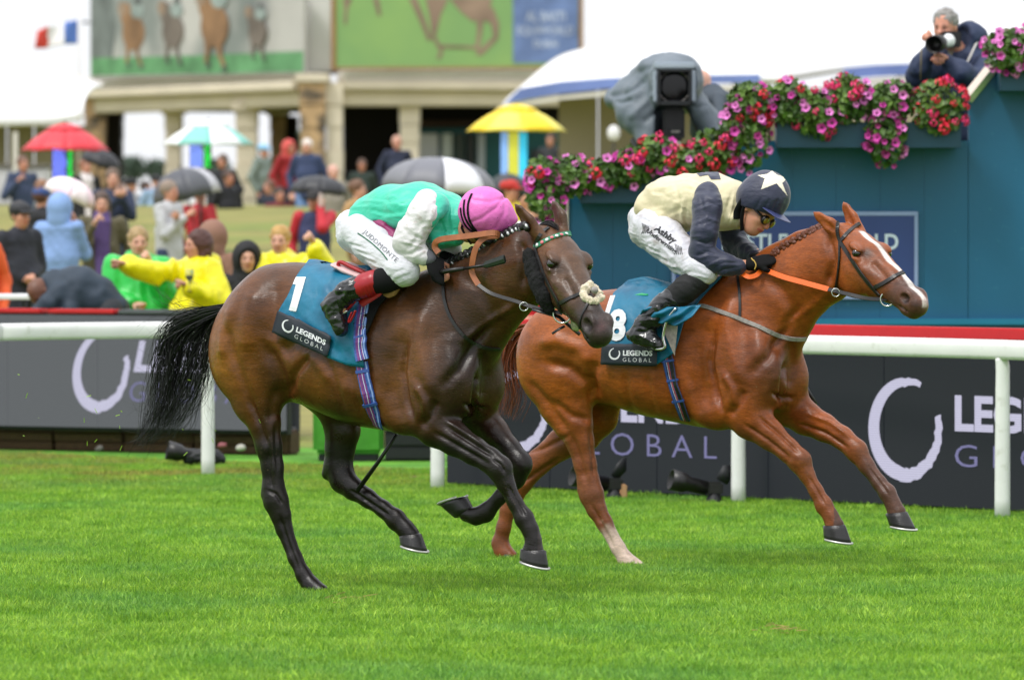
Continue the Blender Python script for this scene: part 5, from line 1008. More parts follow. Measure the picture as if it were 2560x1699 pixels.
# bay: cloth with number, patch, girth, saddle
g = coons([(772, 655), (840, 668), (920, 672), (985, 705), (1000, 722)], [(690, 832), (760, 860), (822, 893), (870, 912), (912, 918)], [(772, 655), (744, 694), (722, 746), (700, 780), (690, 832)], [(1000, 722), (950, 755), (915, 820), (910, 870), (912, 918)], 44, 34)
cloth1, bvc1 = drape('saddle_cloth', G1, B1, g, m_teal, .012, .006, seed=4, folds=[([(830, 700), (810, 760), (850, 850)], 9, 9), ([(790, 690), (830, 740), (870, 800)], 7, 8), ([(745, 790), (790, 830), (850, 880)], 8, -6), ([(880, 860), (900, 900)], 7, 8)])
tag(cloth1, 'teal saddle cloth with white number one under the pink capped jockey', 'saddle cloth')
one = [(731, 694), (766, 694), (742, 779), (724, 776), (741, 713), (729, 711)]
fill_decal('number', one, bvc1, m_white, cloth1, .006, 1.3)
g = coons([(700, 778), (765, 805), (834, 842)], [(685, 831), (750, 858), (822, 893)], [(700, 778), (685, 831)], [(834, 842), (822, 893)], 18, 8)
pt1, bvp1 = drape('sponsor_patch', G1, bvc1, g, m_navy, .014, .002, .002, False, 9, parent=cloth1)
patch_print(quadmap((685, 831), (822, 893), (700, 778), (834, 842)), bvp1, cloth1)
pad, bvpad = drape('saddle_pad', G1, B1, coons([(1010, 716), (985, 728)], [(922, 838), (890, 812)], [(1010, 716), (955, 768), (922, 838)], [(985, 728), (930, 758), (890, 812)], 8, 16), m_blackcloth, .030, .002, .008, True, 3)
tag(pad, 'black pad edge showing in front of the saddle flap on the bay', 'saddle pad')
def girth(G, bvh, path, w, label, cols):
    pts = []
    for q in smooth_path([Vector((a, b, 0)) for a, b in path], 6):
        h, n = snap(bvh, q.x, q.y)
        if h is not None: pts.append((h + n * .012, n))
    l = [G.loc(p) for p, _ in pts]; k = len(l)        # carried on under the belly and up the far side
    rest = [(G.W((a[0], -a[1], a[2])), Vector((n.x, -n.y * .2, n.z))) for a, (_, n) in zip(l[::-1], pts[::-1])]
    o = ribbon('girth', pts, w, cols[0], None, .006); tag(o, label, 'girth')
    mirror = ribbon('strap', rest, w, cols[0], o, .006)
    tg = lambda i: (pts[min(i + 1, k - 1)][0] - pts[max(i - 1, 0)][0]).normalized()
    for j, (off, ww, mm) in enumerate(cols[1:]):
        rb = ribbon('stripe', [(p + tg(i).cross(n) * off * w + n * .0045, n) for i, (p, n) in enumerate(pts)], ww * w, mm, o, .0015)
    return o, pts, tg
m_gb = mat('girth blue', '2f4f96', .6, .1, 60, .3, 300, bdist=.001); m_gp = mat('girth plum', '6a2f78', .6, .1, 60); m_gw = mat('girth pale', 'c6c2d8', .6, .1, 60); m_gl = mat('girth light blue', '7f9ad0', .6, .1, 60); m_gr = mat('girth red', 'a44b52', .6, .1, 60)
o, gp, tg1 = girth(G1, bvc1, [(914, 752), (905, 800), (902, 855), (907, 900)], .068, 'blue and purple striped girth strap running down the bay from saddle to belly', [m_gb, (-.36, .12, m_gl), (-.1, .10, m_gp), (.06, .06, m_gw), (.2, .2, m_gp), (-.2, .05, m_gw)])
o2_, gp2, tg2 = girth(G1, B1, [(906, 905), (914, 955), (928, 1010), (950, 1062)], .064, 'x', [m_gb, (-.36, .12, m_gl), (-.05, .14, m_gp), (.06, .06, m_gw), (.2, .2, m_gp), (.34, .05, m_gr)])
for k in ('label', 'category'): del o2_[k]
put(o2_, o); o2_.name = 'girth_end'
for y, x in ((928, 910), (1008, 928)):
    strap('keeper', B1, [(x - 16, y + 2), (x + 18, y - 3)], .016, m_gb, o, .012, .014)
# saddle: padded cantle, flap and stirrup
def solid(name, pxs, G, v, th, m, parent=None, bevel=.004):
    pts = [G.W(G.L(x, y, v)) for x, y in pxs]; nrm = Vector(G.n) * 1; n = len(pts)
    bm = bmesh.new(); a = [bm.verts.new(p) for p in pts]; b = [bm.verts.new(p - nrm * th) for p in pts]
    bm.faces.new(a[::-1]); bm.faces.new(b)
    for i in range(n): bm.faces.new((a[i], a[(i + 1) % n], b[(i + 1) % n], b[i]))
    bmesh.ops.recalc_face_normals(bm, faces=bm.faces); return bm_obj(name, bm, m, parent, bevel=bevel)
sd = thing('saddle', 'small red racing saddle under the white breeched jockey on the bay', 'saddle', G1.W(G1.L(900, 700, 0)))
def seat(G, pts, m, parent, w=.1):
    F = Field((-1.2, -.5, .9), (.9, .5, 1.9), .008)
    F.limb([(G.L(x, y, .05), r * G.sc(x), w) for x, y, r in pts], .01, .01); V, Q = netmesh(F, 2); return mesh('seat', G.Wn(V), Q, m, parent)
seat(G1, [(856, 662, 9), (885, 676, 12), (925, 692, 13), (965, 704, 12)], mat('saddle pale top', 'd8b4b4', .4, .1, 20), sd)
tube('cantle_rim', smooth_path([G1.W(G1.L(x, y, .13)) for x, y in ((925, 688), (880, 668), (852, 655), (846, 664), (860, 678), (900, 697), (935, 706))]), .010, m_red, sd)
solid('flap', [(880, 735), (930, 715), (970, 718), (948, 740), (905, 768)], G1, .30, .012, m_red, sd)
tube('stirrup_leather', [G1.W(G1.L(*q, .33)) for q in ((895, 745), (882, 760), (868, 776))], .010, m_red, sd, 6, .4)
tube('stirrup_leather', smooth_path([G1.W(G1.L(*q, .335)) for q in ((889, 776), (884, 788), (874, 805), (872, 800), (880, 780))]), .008, m_red, sd, 6, .5)
tube('stirrup_iron', smooth_path([G1.W(G1.L(x, y, v)) for x, y, v in ((868, 776, .335), (848, 792, .345), (828, 813, .35))]), .0055, m_steel, sd)
solid('flap', [(962, 722), (1000, 716), (985, 738), (970, 745), (955, 738)], G1, .27, .02, mat('tan suede', '8f6a3c', .85, .2, 40), sd)

# chestnut: cloth with number 8, patch, folded flap, girth, breast girth
g = coons([(1536, 738), (1570, 707), (1606, 699), (1650, 712), (1720, 735), (1815, 690)], [(1512, 908), (1560, 911), (1600, 911), (1646, 911), (1690, 880)], [(1536, 738), (1520, 790), (1510, 850), (1512, 908)], [(1815, 690), (1770, 735), (1715, 800), (1690, 880)], 46, 30)
cloth2, bvc2 = drape('saddle_cloth', G2, B2, g, m_teal, .014, .007, seed=11, folds=[([(1560, 735), (1610, 722), (1660, 740)], 14, 9), ([(1575, 745), (1620, 770), (1650, 800)], 8, 9), ([(1600, 730), (1660, 760)], 7, -6), ([(1560, 770), (1590, 830)], 9, 5)])
tag(cloth2, 'teal saddle cloth with white number eight under the cream and navy jockey', 'saddle cloth')
strap('edge_binding', bvc2, [(1533, 741), (1518, 790), (1507, 850)], .03, m_white, cloth2, .003, .006)
decal('number', fit(text_mesh('8', 1, offset=.04), 1521, -852, 44, 80), lambda x, y: (x + (y + 812) * .08, -y), bvc2, m_white, cloth2, .014)
g = coons([(1511, 860), (1646, 859)], [(1508, 911), (1646, 915)], [(1511, 860), (1508, 911)], [(1646, 859), (1646, 915)], 16, 6)
pt2, bvp2 = drape('sponsor_patch', G2, bvc2, g, m_navy, .018, .002, .002, False, 5, parent=cloth2)
patch_print(quadmap((1508, 911), (1646, 915), (1511, 860), (1646, 859)), bvp2, cloth2)
strap('edge_binding', bvc2, [(1818, 690), (1772, 737), (1728, 795), (1700, 850)], .018, m_black, cloth2, .004, .007)
o, gp, _ = girth(G2, B2, [(1664, 850), (1672, 905), (1690, 975), (1715, 1045)], .062, 'navy blue girth strap with red stripe down the chestnut behind the elbow', [mat('girth navy', '27355f', .6, .1, 60), (.30, .16, m_gb), (-.02, .12, m_gr), (.1, .05, m_gw), (-.3, .3, m_black)])
for y, x in ((902, 1672), (950, 1683), (1000, 1697)): strap('keeper', B2, [(x - 14, y + 2), (x + 15, y - 2)], .012, m_gb, o, .012, .012)
tag(strap('breast_girth', B2, [(1690, 765), (1752, 764), (1800, 778), (1850, 797), (1900, 818), (1951, 840), (1990, 847), (2012, 846)], .022, m_grey, None, .006, .006, 6), 'muddy grey breast girth strapped across the chestnut shoulder and chest', 'breast girth')
tag(strap('neck_strap', B2, [(1845, 690), (1850, 740), (1849, 798)], .014, m_black, None, .005, .005, 6), 'thin black strap from withers to breast girth on the chestnut', 'strap')
tag(strap('neck_strap', B1, [(1110, 694), (1111, 745), (1127, 793), (1160, 839), (1205, 866), (1248, 872)], .016, m_black, None, .006, .006, 6), 'thin black neck strap looped around the base of the bay neck', 'strap')
solid('flap', [(1652, 809), (1694, 813), (1690, 850), (1686, 890), (1668, 850)], G2, .30, .006, mat('muddy white felt', 'b8aca6', .9, .3, 50, .3, 120), cloth2)

# bridles
br = thing('bridle', 'black bridle with green and pink browband, sheepskin cheek pieces and noseband on the bay', 'bridle', G1.W(o1))
strap('browband', B1, [(1336, 618), (1365, 602), (1400, 588), (1428, 584)], .026, mat('browband green', '1e7a58', .5, .1, 50), br, .005, .004)
for i in range(8):
    t = i / 7; x = 1346 + 80 * t; y = 613 - 27 * t - 5 * math.sin(t * 3.1); h, n = snap(B1, x, y)
    if h is not None:
        V, F_ = revolve([(.009, 0), (.009, .004), (.004, .007)], h + n * .006, n, 10); mesh('browband_spot', V, F_, m_white if i % 2 == 0 else mat('browband pink', 'd8707c', .5, .05, 40), br)
strap('headpiece', B1, [(1372, 570), (1352, 585), (1338, 612)], .018, m_black, br, .005, .004)
strap('cheekpiece', B1, [(1338, 618), (1352, 660), (1372, 710), (1395, 752), (1404, 780)], .016, m_black, br, .005, .005)
strap('noseband', B1, [(1402, 757), (1430, 744), (1456, 733), (1490, 722)], .018, m_black, br, .006, .005)
strap('drop_strap', B1, [(1477, 737), (1470, 760), (1456, 790), (1450, 820), (1452, 842)], .012, m_black, br, .005, .004)
F = Field(*[np.array(q) for q in ((.55, -.75, 1.0), (1.6, .2, 1.9))], .006); hs = []
for x, y in ((1322, 640), (1331, 672), (1343, 706), (1357, 738), (1368, 762)):
    h, n = snap(B1, x + 6, y); hs.append(G1.loc((h if h else G1.W(G1.L(x, y, .2))) + (n if n else Vector((0, -1, 0))) * .014))
F.limb([(p, .043 if 0 < i < 4 else .038, .026) for i, p in enumerate(hs)], .01, .02, lat=AX1[2]); V, Q = netmesh(F, 2); N = normals(V, Q)
V = V + N * (.004 * vnoise(V, 70, 2) + .003 * vnoise(V, 150, 3))[:, None]; mesh('cheek_sheepskin', G1.Wn(V), Q, m_fleece, br)
F = Field((.9, -.8, 1.0), (1.62, .2, 1.7), .005)
for i, (x, y, r) in enumerate(((1463, 722, 13), (1475, 714, 13), (1487, 722, 12), (1496, 732, 11), (1500, 745, 11), (1491, 752, 11), (1476, 752, 11), (1463, 745, 11), (1458, 735, 11))):
    h, n = snap(B1, min(x, 1490), y); h = P(x, y, (h or G1.W(G1.L(x, y, .1))).y - .01); F.ell(G1.loc(h), [r * .0018] * 3, .008)
V, Q = netmesh(F, 1); N = normals(V, Q); V = V + N * (.006 * vnoise(V, 60, 4) + .003 * vnoise(V, 140, 6))[:, None]; mesh('nose_sheepskin', G1.Wn(V), Q, m_wool, br)
h, n = snap(B1, 1480, 735); V, F_ = revolve([(.018, 0), (.018, .012), (.010, .020), (.002, .021)], h + n * .02 + Vector((.0, -.02, 0)), n, 10); mesh('nose_button', V, F_, m_grey, br)
def bit(G, bvh, x, y, r, tilt, parent):
    h, n = snap(bvh, x - r * .5, y); h = h or G.W(G.L(x, y, .15)); c_ = P(x, y, h.y - .02); rr = r / S(h.y); ax = Vector((1, 0, 0)) * math.cos(tilt) + Vector((0, -1, 0)) * math.sin(tilt)
    pts = [c_ + ax * math.cos(a) * rr + Vector((0, 0, 1)) * math.sin(a) * rr for a in np.linspace(0, 2 * math.pi, 25)]
    tube('bit_ring', pts, .0045, m_steel, parent, 6); V, F_ = revolve([(.010, -.015), (.014, 0), (.010, .02), (.003, .024)], P(x + r * .95, y + r * .2, h.y - .015), (.3, -1, 0), 10); mesh('bit_end', V, F_, m_steel, parent)
    return c_
bit1 = bit(G1, B1, 1406, 783, 24, .3, br)
tube('chin_strap', [P(x, y, bit1.y + .03) for x, y in ((1330, 772), (1365, 782), (1398, 792), (1425, 815), (1450, 836))], .012, m_black, br, 8, .4)
V, F_ = revolve([(.012, -.03), (.02, -.01), (.022, .015), (.008, .03)], P(1438, 812, bit1.y + .01), (.4, -.2, -1), 10); mesh('bit_foam', V, F_, m_foam, br)
tube('strap_end', [P(x, y, bit1.y + .02) for x, y in ((1412, 815), (1398, 822), (1380, 834))], .008, m_black, br, 6, .4)
br2 = thing('bridle', 'plain black leather bridle on the white blazed chestnut', 'bridle', G2.W(o2))
strap('browband', B2, [(2100, 605), (2120, 582), (2145, 562), (2168, 553)], .020, m_black, br2, .005, .005)
strap('headpiece', B2, [(2094, 556), (2094, 580), (2102, 606)], .018, m_black, br2, .005, .005)
strap('cheekpiece', B2, [(2101, 604), (2125, 640), (2155, 685), (2185, 722), (2200, 738)], .021, m_black, br2, .006, .005)
strap('throatlatch', B2, [(2100, 606), (2100, 650), (2094, 700), (2088, 726)], .013, m_black, br2, .005, .005)
strap('noseband', B2, [(2188, 718), (2210, 708), (2240, 690), (2266, 678)], .022, m_black, br2, .006, .005)
strap('chin_strap', B2, [(2090, 728), (2130, 738), (2170, 748), (2205, 765)], .018, m_black, br2, .006, .005)
bit2 = bit(G2, B2, 2218, 748, 17, .3, br2)

# reins
def reins(name, pts, w, m, label, extra):
    o = ribbon(name, [(p, Vector((0, -1, .25)).normalized()) for p in smooth_path(pts, 6)], w, m, None, .005); tag(o, label, 'reins')
    for nm, q, ww, mm in extra: ribbon(nm, [(p, Vector((0, -1, .25)).normalized()) for p in smooth_path(q, 6)], ww, mm, o, .005)
    return o
W1_ = lambda x, y, v: G1.W(G1.L(x, y, v)); W2_ = lambda x, y, v: G2.W(G2.L(x, y, v))
reins('reins', [W1_(1097, 632, .20), W1_(1087, 618, .205), W1_(1092, 603, .21), W1_(1116, 596, .21), W1_(1170, 590, .20), W1_(1232, 582, .17), W1_(1248, 588, .13)], .030, m_tan, 'tan leather reins of the bay looping by the pink cap down to black ends',
      [('rein_loop', [W1_(1246, 590, .13), W1_(1214, 594, .16), W1_(1192, 615, .19), W1_(1182, 650, .20), W1_(1180, 682, .20), W1_(1196, 712, .20)], .028, m_tan),
       ('rein_end', [W1_(1196, 712, .20), W1_(1230, 734, .20), W1_(1290, 753, .20), W1_(1335, 768, .19), Vector(bit1)], .018, m_black)])
reins('reins', [W2_(1909, 673, .13), W2_(1958, 692, .16), W2_(2016, 708, .17), W2_(2071, 723, .18)], .030, m_orange, 'bright orange rubber reins of the chestnut running to black leather ends',
      [('rein_loop', [W2_(1855, 684, .18), W2_(1872, 692, .19), W2_(1890, 688, .18), W2_(1901, 678, .15)], .026, m_orange), ('rein_end', [W2_(2071, 723, .18), W2_(2120, 735, .19), W2_(2170, 746, .19), Vector(bit2)], .02, m_black)])
c_ = W1_(1310, 766, .195); tube('martingale_ring', [c_ + Vector((math.cos(a) * .02, -.01, math.sin(a) * .02)) for a in np.linspace(0, 6.283, 17)], .003, m_steel, br, 5)
c_ = W2_(2089, 731, .19); tube('martingale_ring', [c_ + Vector((math.cos(a) * .02, -.01, math.sin(a) * .02)) for a in np.linspace(0, 6.283, 17)], .003, m_steel, br2, 5)

# manes and tails
m_blackhair = mat('black hair', '0c0a0b', .35, .3, 40, spec=.5); m_redhair = mat('chestnut hair', '7d3f1c', .45, .3, 40)
def plaits(G, bvh, path, n, r, m, t, band):
    path = smooth_path([Vector((a, b, 0)) for a, b in path], 8); root = None
    for i in range(n):
        q = path[int(i / (n - 1) * (len(path) - 1))]; yy = q.y - 12
        while yy < 720 and snap(bvh, q.x, yy)[0] is None: yy += 2
        h = snap(bvh, q.x, yy + 2)[0]; c_ = P(q.x, yy + 1, (h or G.W(G.L(q.x, q.y, 0))).y - .004); F = Field(*[np.array(G.loc(c_)) + e for e in (-.06, .06)], .004); o_ = G.loc(c_)
        F.ell(o_, (r, r * .8, r * .9), .004); F.ell(o_ + np.array((r * .7, -r * .2, -r * .8)), (r * .8, r * .7, r * .8), .004); F.ell(o_ + np.array((-r * .6, -r * .3, -r * .6)), (r * .7, r * .6, r * .7), .004)
        V, Q = netmesh(F, 1); V = V + normals(V, Q) * (.003 * vnoise(V, 90, i))[:, None]; b = mesh('mane_plait', G.Wn(V), Q, m, t)
        if band: w_ = c_ + Vector((.008, -r * 1.0, -.004)); Vb, Fb = revolve([(.008, -.004), (.011, 0), (.008, .004)], w_, (.7, -.4, .5), 8); mesh('plait_band', Vb, Fb, m_white, b)
plaits(G1, B1, [(1118, 668), (1150, 652), (1185, 634), (1220, 612), (1262, 594), (1290, 580), (1312, 573)], 17, .021, m_blackhair, bay, True)
plaits(G2, B2, [(1935, 640), (1960, 622), (1990, 606), (2020, 590), (2036, 582), (2050, 576)], 12, .018, mat('chestnut plaits', '5d2c14', .5, .35, 60), chestnut, False)
def gw(G, l): return [(G.W(G.L(x, y, v)), r) for x, y, v, r in l]
strands('forelock', [gw(G1, [(1356, 560, .04, .004), (1372, 556, .05, .008), (1388, 564, .06, .008), (1398, 572, .07, .006)]), gw(G1, [(1350, 562, .05, .004), (1375, 560, .06, .008), (1392, 570, .07, .008), (1396, 576, .08, .006)])], 60, .005, m_blackhair, bay, .004)
strands('tail', [gw(G1, [(572, 762, .02, .012), (530, 786, .02, .025), (486, 800, .02, .035), (448, 838, .02, .05), (432, 915, .02, .055), (412, 990, .02, .05), (388, 1050, .02, .035), (355, 1104, .02, .014)]),
    gw(G1, [(566, 775, 0, .012), (525, 805, 0, .025), (495, 850, 0, .035), (490, 900, 0, .05), (470, 960, 0, .05), (440, 1020, 0, .04), (418, 1070, 0, .03), (378, 1105, 0, .014)]),
    gw(G1, [(568, 770, .03, .012), (512, 784, .03, .025), (452, 812, .03, .035), (406, 872, .03, .04), (386, 950, .03, .045), (376, 1020, .03, .035), (362, 1070, .03, .025), (346, 1112, .03, .012)]),
    gw(G1, [(568, 768, .03, .012), (515, 778, .03, .025), (460, 795, .03, .04), (415, 838, .03, .05), (420, 920, .03, .06), (430, 1000, .03, .05), (400, 1060, .03, .03)]),
    gw(G1, [(562, 785, 0, .01), (535, 815, 0, .025), (520, 860, 0, .035), (510, 920, 0, .05), (490, 985, 0, .05), (462, 1040, 0, .035), (435, 1085, 0, .025)])], 560, .0050, m_blackhair, bay, .075)
strands('tail_wisps', [gw(G1, [(560, 765, .03, .01), (510, 780, .03, .02), (470, 780, .04, .03), (430, 755, .05, .03), (385, 715, .06, .03)]), gw(G1, [(560, 770, 0, .01), (500, 790, 0, .02), (450, 800, 0, .03), (400, 800, 0, .04), (350, 850, 0, .05)]),
    gw(G1, [(548, 800, 0, .01), (520, 870, 0, .03), (525, 960, 0, .04), (515, 1040, 0, .04), (545, 1095, 0, .02)]), gw(G1, [(548, 800, 0, .01), (540, 880, 0, .03), (550, 950, 0, .04), (530, 1000, 0, .04)]),
    gw(G1, [(500, 830, 0, .02), (440, 920, 0, .03), (400, 1010, 0, .03), (350, 1085, 0, .03), (300, 1085, 0, .03)]), gw(G1, [(560, 765, .03, .01), (505, 775, .03, .02), (455, 770, .04, .035), (420, 765, .05, .04), (405, 730, .06, .03)])], 150, .0030, m_blackhair, bay, .06, random.Random(9))
strands('tail', [gw(G2, [(1338, 812, .02, .012), (1305, 822, .02, .02), (1275, 850, .02, .03), (1262, 910, .02, .04), (1262, 970, .02, .04), (1252, 1030, .02, .03)]), gw(G2, [(1330, 825, 0, .012), (1300, 845, 0, .02), (1285, 890, 0, .03), (1290, 940, 0, .04), (1300, 990, 0, .04), (1285, 1040, 0, .03)]),
    gw(G2, [(1336, 815, .03, .012), (1300, 818, .03, .02), (1262, 835, .03, .02), (1240, 880, .03, .03), (1225, 950, .03, .03), (1215, 1000, .03, .03)])], 220, .0055, m_redhair, chestnut, .03)
# ------------------------------------------------------------------ the jockeys
m_skin = mat('skin', 'c98f74', .5, .10, 20, sss=.15, attr='col'); m_white_cloth = mat('white breeches', 'd0cfd6', .6, .06, 12, .55, 26, sheen=.2, bdist=.010, stretch=(1, 1, 1.8))
m_mud = mat('muddied white silk', 'd6d2d4', .55, .06, 10, .6, 24, col2='a99a94', c2scale=22, c2lo=.6, c2hi=.78, bdist=.012)
m_emer = mat('emerald silk', '34bfa0', .45, .08, 10, .6, 22, sheen=.2, bdist=.012, stretch=(.7, 1, 1.6)); m_pink = mat('pink silk cap', 'e06cbc', .45, .06, 12, .6, 18, bdist=.014, col2='7b3a68', c2scale=85, c2lo=.66, c2hi=.74)
m_boot = mat('polished boot', '1a1a1c', .22, .3, 12, .35, 45, bdist=.004, coat=.3); m_bootred = mat('red boot cuff', '9c1220', .35, .1, 20, .2, 60)
m_cream = mat('cream silk', 'd6cba6', .5, .06, 10, .6, 20, sheen=.2, bdist=.012, col2='a89a74', c2scale=3.5, c2lo=.5, c2hi=.8); m_navysilk = mat('navy silk', '20253e', .5, .10, 12, .35, 26, sheen=.2, bdist=.012, stretch=(.8, 1, 1.8))
m_maroon = mat('maroon silk', '8a2c5e', .5, .1, 20)
def garment(G, lo, hi, parts, h=.006, strokes=(), k=.02, it=3, amp=0, ns=30, seed=1):
    F = Field(lo, hi, h)
    for st in parts:
        if st[0] == 'e': F.ell(*st[1:])
        else: F.limb([(G.L(x, y, v), r * G.sc(x, v), rb if rb else r * G.sc(x, v) * .9) for x, y, r, v, rb in st], k, .02)
    V, Q = F.nets()
    if (V[Q[:, 0]] * np.cross(V[Q[:, 1]], V[Q[:, 2]])).sum() < 0: Q = Q[:, ::-1].copy()
    V = lap(V, Q, it); N = normals(V, Q); px = project_px(G.Wn(V)); hg = np.zeros(len(V))
    for pts, wd, dep in strokes:
        d, t = seg_dist(px, pts); hg += dep * .001 * np.exp(-(d / wd) ** 2) * np.clip(np.minimum(t, 1 - t) * 4 + .2, 0, 1)
        d2, t2 = seg_dist(px, [(x + 6 + 3 * i, y + 7) for i, (x, y) in enumerate(pts)]); hg -= .55 * dep * .001 * np.exp(-(d2 / (wd * .55)) ** 2) * np.clip(np.minimum(t2, 1 - t2) * 4, 0, 1)
    if amp:                                           # creases: ridged, warped noise
        wv = V + .035 * np.stack([vnoise(V, 9, seed + 5), vnoise(V, 9, seed + 6), vnoise(V, 9, seed + 7)], 1)
        rg = lambda sc, s_: 1 - 2 * np.abs(vnoise(wv * np.array((.55, 1, 1.5)), sc, s_))
        hg += amp * (1.1 * rg(ns * .6, seed) + .7 * rg(ns * 1.3, seed + 1) + .3 * vnoise(V, ns * 2.2, seed + 2))
    return V + N * hg[:, None], Q
def gobj(name, G, VQ, m, parent): o = mesh(name, G.Wn(VQ[0]), VQ[1], m, None); put(o, parent); return o
def jockey_skin(G, F, head_o, fwd, up, arms, nm, parent, sc=1.):
    T, ax = human_head(F, head_o, fwd, up, sc); V, Q = netmesh(F, 1); c = np.tile(np.array(lin('c58a70')), (len(V), 1))
    for q in (1, -1): c = blend(c, '2a1c18', np.exp(-(np.linalg.norm(V - T(.088, .031 * q, .0), axis=1) / .012) ** 2))
    c = blend(c, 'a34f4a', np.exp(-((V - T(.086, 0, -.058)) @ ax[2] / .008) ** 2) * (np.linalg.norm(V - T(.086, 0, -.058), axis=1) < .026)); c = blend(c, 'b9604f', .5 * np.exp(-(np.linalg.norm(V - T(.105, 0, -.025), axis=1) / .025) ** 2))
    o = mesh(nm, G.Wn(V), Q, m_skin, None, True, c); put(o, parent); return T, ax

def obvh(o): return BVHTree.FromPolygons([tuple(v.co) for v in o.data.vertices], [tuple(p.vertices) for p in o.data.polygons])
# --- pink cap
LO, HI = (-.75, -.75, .95), (1.15, .5, 2.0)
j1 = thing('person', 'jockey in emerald jacket, pink cap and white breeches crouching low on the bay', 'person', G1.W(G1.L(930, 680, 0)))
L1 = lambda x, y, v=0: G1.L(x, y, v)
F = Field(LO, HI, .007)
for st in ([(915, 575, 30, 0, .12), (1000, 530, 40, 0, .13), (1100, 525, 40, 0, .12), (1165, 552, 26, .03, .055), (1192, 570, 26, .05, .055)], [(1075, 520, 22, .17, None), (1008, 600, 22, .24, None), (1062, 640, 15, .22, None), (1078, 650, 13, .21, None)],
           [(1090, 530, 22, -.17, None), (1060, 610, 20, -.20, None), (1118, 640, 14, -.05, None)],
           [(905, 590, 36, .12, None), (1005, 676, 26, .24, None), (925, 705, 20, .30, None), (872, 728, 17, .33, None), (845, 790, 16, .335, None)], [(905, 590, 36, -.12, None), (1000, 672, 26, -.24, None), (925, 705, 20, -.30, None), (872, 728, 17, -.33, None), (845, 790, 16, -.33, None)]):
    F.limb([(L1(x, y, v), r * G1.sc(x, v), rb if rb else r * G1.sc(x, v) * .9) for x, y, r, v, rb in st], .02, .02)
hv = G1.L(1250, 600, .06) - G1.L(1200, 545, .05); fw1 = np.array(G1.loc(P(1200, 640, 27))) - np.array(G1.loc(P(1180, 560, 27))); up1 = np.array(G1.loc(P(1300, 520, 26.9))) - np.array(G1.loc(P(1200, 560, 27)))
hd1 = np.array(L1(1200, 552, .08))
hand(F, L1(1080, 652, .205), L1(1110, 694, .19) - L1(1080, 655, .215), L1(1120, 660, .25) - L1(1100, 680, .19), 1.02, 1.02, rad=.85, side=-1)
T, ax = jockey_skin(G1, F, hd1, fw1, up1, None, 'body', j1, 1.0)
gobj('jacket', G1, garment(G1, LO, HI, [[(932, 540, 50, 0, .145), (985, 525, 62, 0, .165), (1050, 528, 70, 0, .185), (1105, 545, 62, .02, .175), (1140, 553, 48, .03, .10), (1160, 552, 42, .03, .075)],
     [(1080, 520, 42, .15, .06), (1070, 540, 40, .19, .05)], [(1090, 560, 42, .08, .10), (1110, 598, 20, .08, .08), (1140, 596, 18, .08, .06)], [(1090, 520, 42, -.15, .06), (1080, 545, 38, -.19, .05)]],
     strokes=[([(910, 520), (960, 535), (1010, 530)], 7, -7), ([(915, 545), (960, 550), (1000, 580)], 8, 6), ([(1055, 480), (1050, 500), (1040, 520)], 5, -8), ([(1095, 540), (1110, 570), (1105, 610)], 6, -7), ([(1125, 490), (1120, 540), (1130, 600)], 5, -5), ([(940, 500), (980, 505), (1030, 480)], 7, -4), ([(1080, 600), (1120, 585), (1150, 600)], 5, 5)], amp=.0040, ns=14), m_emer, j1)
gobj('lining', G1, garment(G1, LO, HI, [[(928, 560, 12, .12, .03), (955, 566, 16, .15, .03), (985, 590, 12, .16, .03), (1000, 605, 8, .16, .03)]], strokes=[([(940, 560), (985, 592)], 4, -6)], amp=.004, ns=40), m_maroon, j1)
gobj('sleeve', G1, garment(G1, LO, HI, [[(1062, 508, 36, .18, .05), (1058, 535, 40, .21, .06), (1030, 580, 38, .24, .06), (1018, 606, 34, .25, .058), (1038, 630, 28, .235, .05), (1060, 642, 20, .22, .04)]],
     strokes=[([(1090, 500), (1060, 550), (1010, 600)], 7, -4), ([(1000, 560), (1030, 590), (1060, 600)], 5, -6), ([(995, 600), (1030, 610), (1060, 622)], 4, 5), ([(1050, 560), (1040, 600), (1015, 625)], 5, -5), ([(1070, 530), (1075, 560), (1060, 590)], 5, 4), ([(1020, 640), (1045, 625), (1060, 618)], 4, -5)], amp=.0038, ns=18, seed=4), m_mud, j1)
gobj('sleeve', G1, garment(G1, LO, HI, [[(1090, 530, 32, -.17, None), (1062, 605, 28, -.20, None), (1118, 628, 18, -.06, None), (1140, 622, 15, -.02, None)]], amp=.004), m_mud, j1)
gobj('cuff', G1, garment(G1, LO, HI, [[(1066, 640, 19, .215, .034), (1074, 648, 18, .212, .033)]]), mat('cuff grey', '55555c', .7, .1, 30), j1)
F = Field(LO, HI, .005); hand(F, L1(1080, 652, .205), L1(1110, 694, .19) - L1(1080, 655, .215), L1(1120, 660, .25) - L1(1100, 680, .19), 1.02, 1.05, rad=1.28, side=-1)
V, Q = netmesh(F, 1); pxv = project_px(G1.Wn(V)); keep = (pxv[Q].mean(1)[:, 0] < 1111); gobj('glove', G1, (V, Q[keep]), m_blackcloth, j1)
gobj('glove', G1, garment(G1, LO, HI, [[(1112, 640, 14, -.02, .03), (1122, 650, 17, 0, .03), (1126, 664, 12, .02, .03)]]), m_blackcloth, j1)
